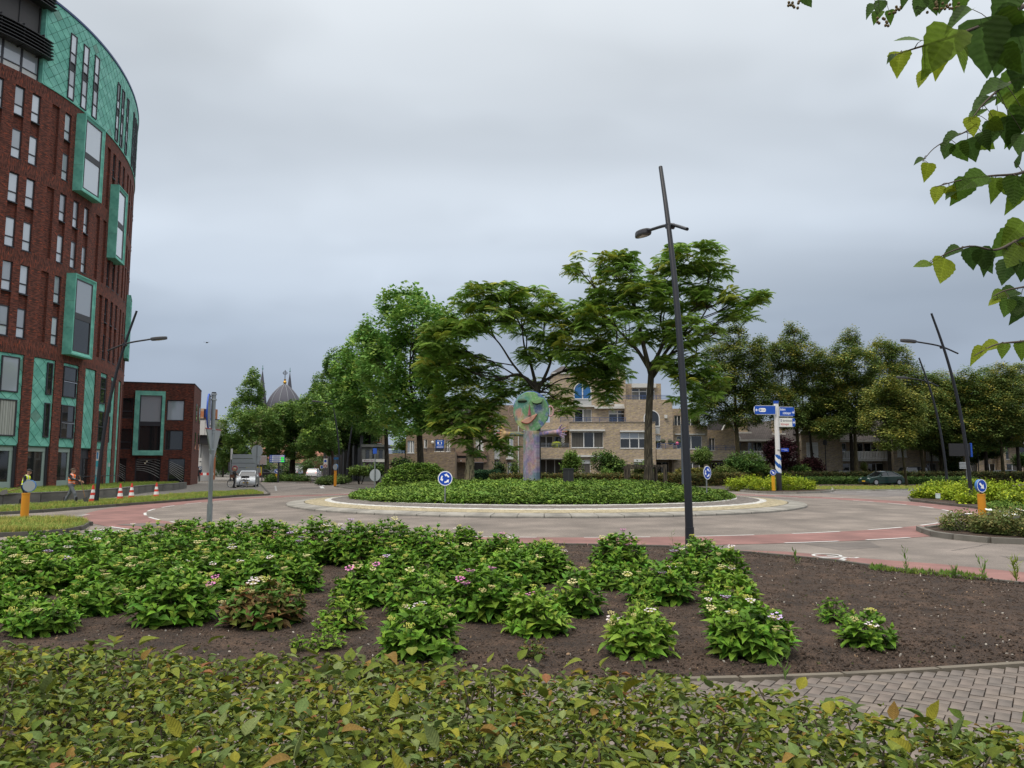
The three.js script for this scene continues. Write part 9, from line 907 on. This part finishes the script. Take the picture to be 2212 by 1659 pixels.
{ const wl = leafGeo(0.1, 0.022, 0.2, 0.4), wm = LEAFMAT([0.14, 0.24, 0.05], 0.3, 0.8), mk = (label, u, v, h, n, seed, m = wm) => { const p = gr(u, v, 0.06), T = thing('weed', label, 'weed', p), R = rng(seed), st = [], lf = []; for (let i = 0; i < n; i++) { const a = R() * 6.3, top = V((R() - 0.5) * 0.12, h * (0.7 + 0.4 * R()), (R() - 0.5) * 0.1); st.push(limb([V(0, 0, 0), top.clone().multiplyScalar(0.5).add(V(0.01, 0, 0)), top], [0.005, 0.004, 0.002], 4)); for (let k = 0; k < 10; k++) lf.push(moved(wl.clone().scale(0.8 + 0.5 * R(), (0.6 + R() * 0.7), 1), top.x * k / 10, top.y * (0.15 + k / 11), top.z * k / 10, R() * 6.3 + a, 0.6 + R() * 0.8, 0)); } part('stem', st, std([0.1, 0.14, 0.04], 0.9), T); part('leaf', lf, m, T); return T; };
mk('leafy weed spike right of the bicycle marking at the kerb', 1722, 1222, 0.34, 2, 1); mk('tall thin weed on the kerb near the right edge', 1960, 1245, 0.5, 2, 2); mk('thin flowering weed on the kerb, second from the right edge', 2125, 1253, 0.42, 2, 3); mk('yellow green weed clump on the kerb at the right edge', 2196, 1258, 0.42, 6, 4, LEAFMAT([0.27, 0.34, 0.06], 0.3, 0.8)); mk('short weed on the kerb between the taller weeds', 2062, 1250, 0.2, 3, 5); mk('feathery weed spike left of the nearest lamp post', 1458, 1212, 0.62, 1, 6); mk('small weed growing at the edge of the brick pavement', 1697, 1474, 0.2, 1, 7);
const R = rng(4), list = [], tuft = merge([0, 1, 2, 3, 4, 5].map((k) => { const r = rng(k + 9); return moved(leafGeo(0.05 + 0.04 * r(), 0.03, 0.2, 0.4), 0, 0, 0, r() * 6.3, 0.5 + r(), 0); })); for (let i = 0; i < 150; i++) { const u = 1880 + R() * 250, p = gr(u, 1208 + (u - 1700) * 0.093 + R() * 8, 0.06); list.push({ p, e: [0, R() * 6, 0], s: 0.5 + R() * 1.1, c: new THREE.Color(0.13 + 0.07 * R(), 0.22 + 0.06 * R(), 0.05) }); } for (let i = 0; i < 420; i++) { const z = -6.5 - R() * 10, x = -5 + R() * 12; if (!inPoly(BED, x, z) || fbm(x * 0.7 + 9, z * 0.7 + 9, 0, 2, 3) < 0.52) continue; list.push({ p: V(x, soilY(x, z), z), e: [0, R() * 6, 0], s: 0.16 + R() * 0.3, c: new THREE.Color(0.11, 0.14, 0.05) }); }
tag(scatter('weeds', tuft, LEAFMAT([1, 1, 1], 0.3, 0.8), list, scene), 'scattered small weeds along the kerb and on the soil', 'weeds'); }
{ const T = thing('hornbeam_hedge', 'clipped hornbeam hedge with olive leaves along the bottom of the photo', 'hedge'), R = rng(2024);
const leafV = [0, 1, 2, 3].map((k) => leafGeo(0.072, 0.046, [0.3, 0.18, 0.4, 0.24][k], [0.25, 0.6, 0.35, -0.3][k], serr(8))), small = leafGeo(0.064, 0.04, 0.34, 0.42, serr(8));
const cols = [[0.21, 0.27, 0.045], [0.29, 0.34, 0.06], [0.13, 0.20, 0.04], [0.20, 0.29, 0.10], [0.37, 0.35, 0.05], [0.27, 0.33, 0.13], [0.32, 0.2, 0.06], [0.42, 0.19, 0.1]], mats = cols.map((c) => LEAFMAT(c.map((x) => x * 0.85), 0.3, 0.6, { map: veinTex, bumpMap: veinBump, bumpScale: 0.0014 })), inst = LEAFMAT([1, 1, 1], 0.3, 0.6, { map: veinTex });
const pick = () => { const r = R(); return r < 0.22 ? 0 : r < 0.42 ? 1 : r < 0.6 ? 2 : r < 0.73 ? 3 : r < 0.84 ? 4 : r < 0.955 ? 5 : r < 0.99 ? 6 : 7; };
const topAt = (x, z) => 1.06 + 0.07 * (fbm(x * 1.6 + 30, z * 1.6 + 30, 0, 6, 3) - 0.5) + 0.05 * (fbm(x * 6 + 9, z * 6 + 5, 0, 2, 2) - 0.5);
const BZ = [[-4, 4.4], [-2.7, 4.3], [-1.35, 4.15], [0, 3.8], [0.65, 3.65], [1.1, 3.45], [1.8, 3.12], [4, 2.4]], backZ = (x) => -((() => { let i = 0; while (i < BZ.length - 2 && x > BZ[i + 1][0]) i++; return mix(BZ[i][1], BZ[i + 1][1], clamp((x - BZ[i][0]) / (BZ[i + 1][0] - BZ[i][0]))); })() + 0.25 * (fbm(x * 1.3 + 5, 2, 0, 9, 3) - 0.5) - 0.1 * sstep(0.6, 1.6, x)), bald = (x, z) => fbm(x * 1.7 + 70, z * 1.7 + 20, 0, 14, 3);
const place = (n, fn) => { for (let i = 0; i < n; i++) { const x = mix(-3.4, 3.2, R()), zb = backZ(x), z = mix(-1.25, zb, R()); const thin = sstep(0, 1.8, x) * 0.22 + (bald(x, z) < 0.36 ? 0.5 : 0); if (R() < thin) continue; const depth = R() ** 1.7 * 0.42, y = topAt(x, z) - depth - 0.12 * sstep(0.25, 0, z - zb) * R(); fn(x, y, z, depth); } };
const list = [], near = []; const orient = (sz) => { const q = new THREE.Quaternion().setFromEuler(new THREE.Euler(-0.5 - R() * 1.15, R() * 6.3, (R() - 0.5) * 1.3, 'YXZ')); return q; };
place(64000, (x, y, z, d) => { const c = cols[pick()], k = 0.5 + R() * 0.6; list.push({ p: V(x, y, z), q: orient(), s: 0.3 + 0.72 * R() ** 1.8, c: new THREE.Color(c[0] * k, c[1] * k, c[2] * k) }); });
for (let i = 0; i < 9000; i++) { const x = mix(-3.4, 3.2, R()), z = backZ(x) + 0.16 * R(), c = cols[pick()], k = 0.7 + R() * 0.5; if (R() < sstep(-0.3, 1.6, x) * 0.45) continue; list.push({ p: V(x, 0.1 + R() * 0.92, z), q: orient(), s: 0.5 + R() * 0.6, c: new THREE.Color(c[0] * k, c[1] * k, c[2] * k) }); }
scatter('foliage', small, inst, list, T);
let n = 0; place(900, (x, y, z) => { if (n >= 300 || Math.abs(x / z) > 0.72) return; n++; const l = part('leaf', leafV[n % 4], mats[pick()], T); l.position.set(x, topAt(x, z) - 0.02 + R() * 0.05, z); l.quaternion.copy(orient()); l.scale.setScalar(0.75 + R() * 0.65); });
const tw = []; for (let i = 0; i < 520; i++) { const x = mix(-3.3, 3.1, R()), z = mix(-1.4, backZ(x) + 0.1, R()), y0 = 0.35 + R() * 0.45, a = R() * 6.3, t = topAt(x, z) + (R() < 0.22 ? 0.05 * R() : -0.05 * R()), lx = (R() - 0.5) * 0.3, lz = (R() - 0.5) * 0.25; tw.push(limb([V(x, y0, z), V(x + lx * 0.4, mix(y0, t, 0.55), z + lz * 0.5), V(x + lx, t, z + lz)], [0.007 + 0.004 * R(), 0.005, 0.0032], 5)); if (R() < 0.6) tw.push(limb([V(x + lx * 0.4, mix(y0, t, 0.55), z + lz * 0.5), V(x + lx * 0.4 + Math.cos(a) * 0.14, mix(y0, t, 0.8), z + lz * 0.5 + Math.sin(a) * 0.12)], [0.004, 0.002], 4)); }
for (let i = 0; i < 46; i++) { const x = mix(-3.3, 3.1, i / 46) + (R() - 0.5) * 0.1, z = mix(-1.8, backZ(x) + 0.35, R()); tw.push(limb(smooth([V(x, 0, z), V(x + (R() - 0.5) * 0.1, 0.35, z), V(x + (R() - 0.5) * 0.3, 0.75, z + (R() - 0.5) * 0.2)], 4), Array.from({ length: 9 }, (_, k) => mix(0.016, 0.008, k / 8)), 6)); }
part('twigs', tw, std([0.12, 0.095, 0.07], 0.9), T); }
{ const T = thing('linden_branch', 'hanging linden branch with large backlit leaves in the upper right corner', 'tree branch'), R = rng(555);
const lp = (() => { const a = []; for (let i = 0; i <= 12; i++) { const t = i / 12; a.push([t, Math.max(0.02, (t < 0.18 ? 0.72 + t * 1.4 : Math.sin(PI * (0.5 + 0.5 * ((t - 0.18) / 0.82) ** 0.95)) * 1.0 * (1 - 0.1 * t)) * (i % 2 ? 1.04 : 0.95))]); } a[0][1] = 0.5; a[12][1] = 0.015; return a; })();
const geos = [0, 1, 2, 3].map((k) => leafGeo(1, 0.86 - 0.05 * k, [0.08, 0.16, 0.03, 0.24][k], [0.1, 0.25, -0.12, 0.35][k], lp)), mats = [[0.11, 0.20, 0.028], [0.18, 0.27, 0.03], [0.32, 0.38, 0.03], [0.07, 0.13, 0.028], [0.36, 0.36, 0.04]].map((c) => LEAFMAT(c, 0.62, 0.5, { map: veinTex, bumpMap: veinBump, bumpScale: 0.001 }));
const woods = [], leaf = (u, v, size, ang, yaw, k, z) => { const len = 0.1, d = z ?? len * 1652 / size; const p = at(u, v, d), a = ang * PI / 180, m = part('leaf', geos[Math.floor(R() * 4)], mats[k], T); m.position.copy(p); m.rotation.set(0, 0, 0); m.quaternion.setFromEuler(new THREE.Euler((R() - 0.5) * 0.5, yaw, 0, 'YXZ')).premultiply(new THREE.Quaternion().setFromAxisAngle(V(0, 0, 1), -a)); m.scale.setScalar(size * d / 1652 * 1.06); return p; };
const spray = (pts, leaves, r = 0.004) => { const P = pts.map(([u, v, z]) => at(u, v, z)); woods.push(limb(smooth(P, 5), Array.from({ length: (P.length - 1) * 5 + 1 }, (_, i) => mix(r, 0.0012, i / ((P.length - 1) * 5))), 6)); for (const [u, v, s, a, y, k] of leaves) { let best = null, bd = 1e9; pts.forEach(([pu, pv, z]) => { const d = Math.hypot(pu - u, pv - v); if (d < bd) { bd = d; best = z; } }); const p = leaf(u, v, s, a, y, k, best + (R() - 0.5) * 0.08); const c = new THREE.CatmullRomCurve3(P).getPoints(40).reduce((q, w) => (w.distanceTo(p) < q.distanceTo(p) ? w : q)); woods.push(limb([c, c.clone().lerp(p, 0.5).add(V(0, 0.004, 0)), p], [0.0014, 0.0011, 0.001], 4)); } };
spray([[2290, -40, 1.9], [2200, 20, 1.8], [2120, 55, 1.75], [2040, 85, 1.75], [1975, 105, 1.75], [1935, 118, 1.75]], [[2118, 40, 130, 175, 0.2, 3], [2060, 62, 120, 215, 0.3, 1], [2075, 85, 85, 190, -0.6, 1], [2190, 40, 125, 200, 0.4, 3], [2165, 100, 70, 150, 0.8, 0], [2030, 92, 74, 185, 0.3, 2], [1990, 88, 62, 262, 0.9, 0], [1945, 112, 60, 190, 0.5, 2], [1934, 118, 26, 235, 0.9, 3], [1998, 150, 44, 205, 1.0, 2], [2210, 110, 90, 190, 0.2, 3], [2150, 35, 90, 120, 0.7, 0], [2100, 20, 70, 250, 0.9, 3], [2205, 20, 80, 240, 0.4, 0], [2180, -10, 90, 200, 0.4, 3]], 0.007);
spray([[2290, 130, 2.4], [2210, 165, 2.3], [2150, 200, 2.2], [2118, 232, 2.2], [2096, 262, 2.2]], [[2200, 160, 70, 220, 0.3, 0], [2170, 178, 64, 245, 0.7, 3], [2140, 208, 54, 235, 0.9, 3], [2122, 236, 44, 225, 1.0, 0], [2098, 252, 48, 180, 0.2, 2], [2188, 195, 74, 165, 0.4, 1], [2180, 250, 70, 175, 0.3, 3], [2150, 262, 60, 200, 0.2, 3], [2205, 230, 84, 195, 0.1, 0], [2155, 240, 58, 190, -0.2, 2], [2120, 285, 44, 160, 0.6, 3], [2135, 262, 40, 120, 0.6, 1], [2212, 290, 60, 200, 0.4, 3], [2195, 215, 60, 130, 0.5, 1]], 0.006);
spray([[2110, 268, 2.3], [2085, 285, 2.4], [2052, 300, 2.4], [2018, 320, 2.4], [1993, 348, 2.4]], [[2070, 288, 46, 250, 0.9, 3], [2050, 308, 42, 200, 0.2, 3], [2065, 310, 46, 150, 0.6, 0], [2005, 352, 40, 190, 0.1, 2], [1996, 342, 26, 240, 0.9, 3], [2090, 300, 54, 160, 0.5, 3], [2112, 300, 44, 120, 0.4, 1]], 0.003);
spray([[2290, 330, 2.1], [2200, 375, 2.0], [2140, 380, 2.0], [2080, 388, 2.0], [2020, 404, 2.0]], [[2128, 376, 66, 245, 0.5, 0], [2150, 384, 52, 185, 0.1, 1], [2092, 388, 60, 215, 0.2, 0], [2172, 382, 54, 160, 0.6, 1], [2030, 402, 40, 205, 0.9, 2], [2050, 402, 34, 165, 1.1, 2], [2065, 408, 34, 225, 1.1, 3], [2195, 380, 70, 190, 0.2, 0], [2210, 372, 62, 130, 0.2, 0], [2205, 410, 60, 215, 0.4, 1], [2190, 350, 50, 60, 0.9, 3]], 0.005);
spray([[2290, 470, 2.3], [2195, 520, 2.2], [2150, 540, 2.15], [2095, 532, 2.1], [2050, 545, 2.1], [2010, 568, 2.1]], [[2042, 558, 70, 205, 0.0, 2], [2008, 566, 40, 245, 0.8, 1], [2095, 534, 50, 170, 0.4, 3], [2115, 536, 60, 155, 0.2, 3], [2075, 536, 42, 250, 0.8, 3], [2140, 545, 50, 215, 0.9, 3], [2205, 505, 80, 235, 0.4, 0], [2200, 530, 76, 215, 0.2, 1], [2185, 560, 60, 205, 0.9, 3], [2212, 540, 66, 185, 0.4, 3], [2188, 528, 50, 160, 0.6, 4], [2212, 480, 64, 230, 0.5, 1]], 0.005);
spray([[2290, 600, 2.5], [2210, 620, 2.4], [2170, 628, 2.4], [2145, 640, 2.4]], [[2196, 628, 48, 250, 0.7, 3], [2170, 630, 42, 235, 0.5, 1], [2180, 645, 44, 200, 0.4, 0], [2205, 640, 60, 200, 0.6, 3], [2155, 645, 28, 225, 0.9, 2], [2212, 655, 50, 215, 0.3, 3]], 0.004);
spray([[2290, 725, 2.0], [2212, 737, 2.0], [2150, 745, 2.0], [2105, 768, 2.0]], [[2160, 744, 48, 255, 0.9, 2], [2128, 752, 44, 240, 0.9, 2], [2205, 738, 40, 180, 0.3, 1], [2172, 742, 34, 200, 1.1, 1]], 0.004);
spray([[2290, -90, 2.6], [2050, -40, 2.6], [1960, -30, 2.6], [1890, -10, 2.6]], [[1905, 0, 38, 200, 0.4, 3], [1890, 10, 36, 215, 0.7, 3], [1900, 25, 34, 205, 0.6, 0], [1920, 22, 30, 170, 0.3, 0], [1992, -5, 48, 200, 0.2, 3], [2010, -8, 44, 165, 0.4, 3], [2035, -15, 46, 190, 0.3, 3], [1735, -16, 40, 150, 0.9, 3], [1960, -20, 40, 200, 0.4, 3], [2075, -10, 50, 190, 0.2, 0]], 0.006);
const fr = []; for (const [u, v] of [[1905, 48], [1935, 22], [1716, 12], [1990, 22], [2030, 12], [2058, 14]]) for (let i = 0; i < 9; i++) { const p = at(u + (R() - 0.5) * 28, v + (R() - 0.5) * 18, 2.6); fr.push(ball(0.0055, p.x, p.y, p.z, 6)); } part('fruit', fr, std([0.14, 0.1, 0.04], 0.8), T);
const J = V(2.9, 4.6, -2.2), K = V(4.6, 4.2, -0.6); woods.push(limb(smooth([V(5.4, -0.1, 0.6), V(5.2, 2.2, 0.4), K], 6), Array.from({ length: 13 }, (_, i) => mix(0.16, 0.09, i / 12)), 10), limb(smooth([K, V(3.8, 4.6, -1.4), J], 5), Array.from({ length: 11 }, (_, i) => mix(0.07, 0.02, i / 10)), 8));
for (const [u, v, z] of [[2290, -40, 1.9], [2290, 130, 2.4], [2290, 330, 2.1], [2290, 470, 2.3], [2290, 600, 2.5], [2290, 725, 2.0], [2290, -90, 2.6]]) { const p = at(u, v, z); woods.push(limb(smooth([J, J.clone().lerp(p, 0.5).add(V(0.1, 0.2, 0)), p], 5), Array.from({ length: 11 }, (_, i) => mix(0.014, 0.005, i / 10)), 6)); }
part('wood', woods, std([0.09, 0.07, 0.055], 0.9), T); }
const renderer = new THREE.WebGLRenderer();
renderer.toneMapping = THREE.LinearToneMapping; renderer.toneMappingExposure = EXPOSURE;
renderer.shadowMap.enabled = true; renderer.shadowMap.type = THREE.PCFSoftShadowMap;
renderer.render(scene, camera);
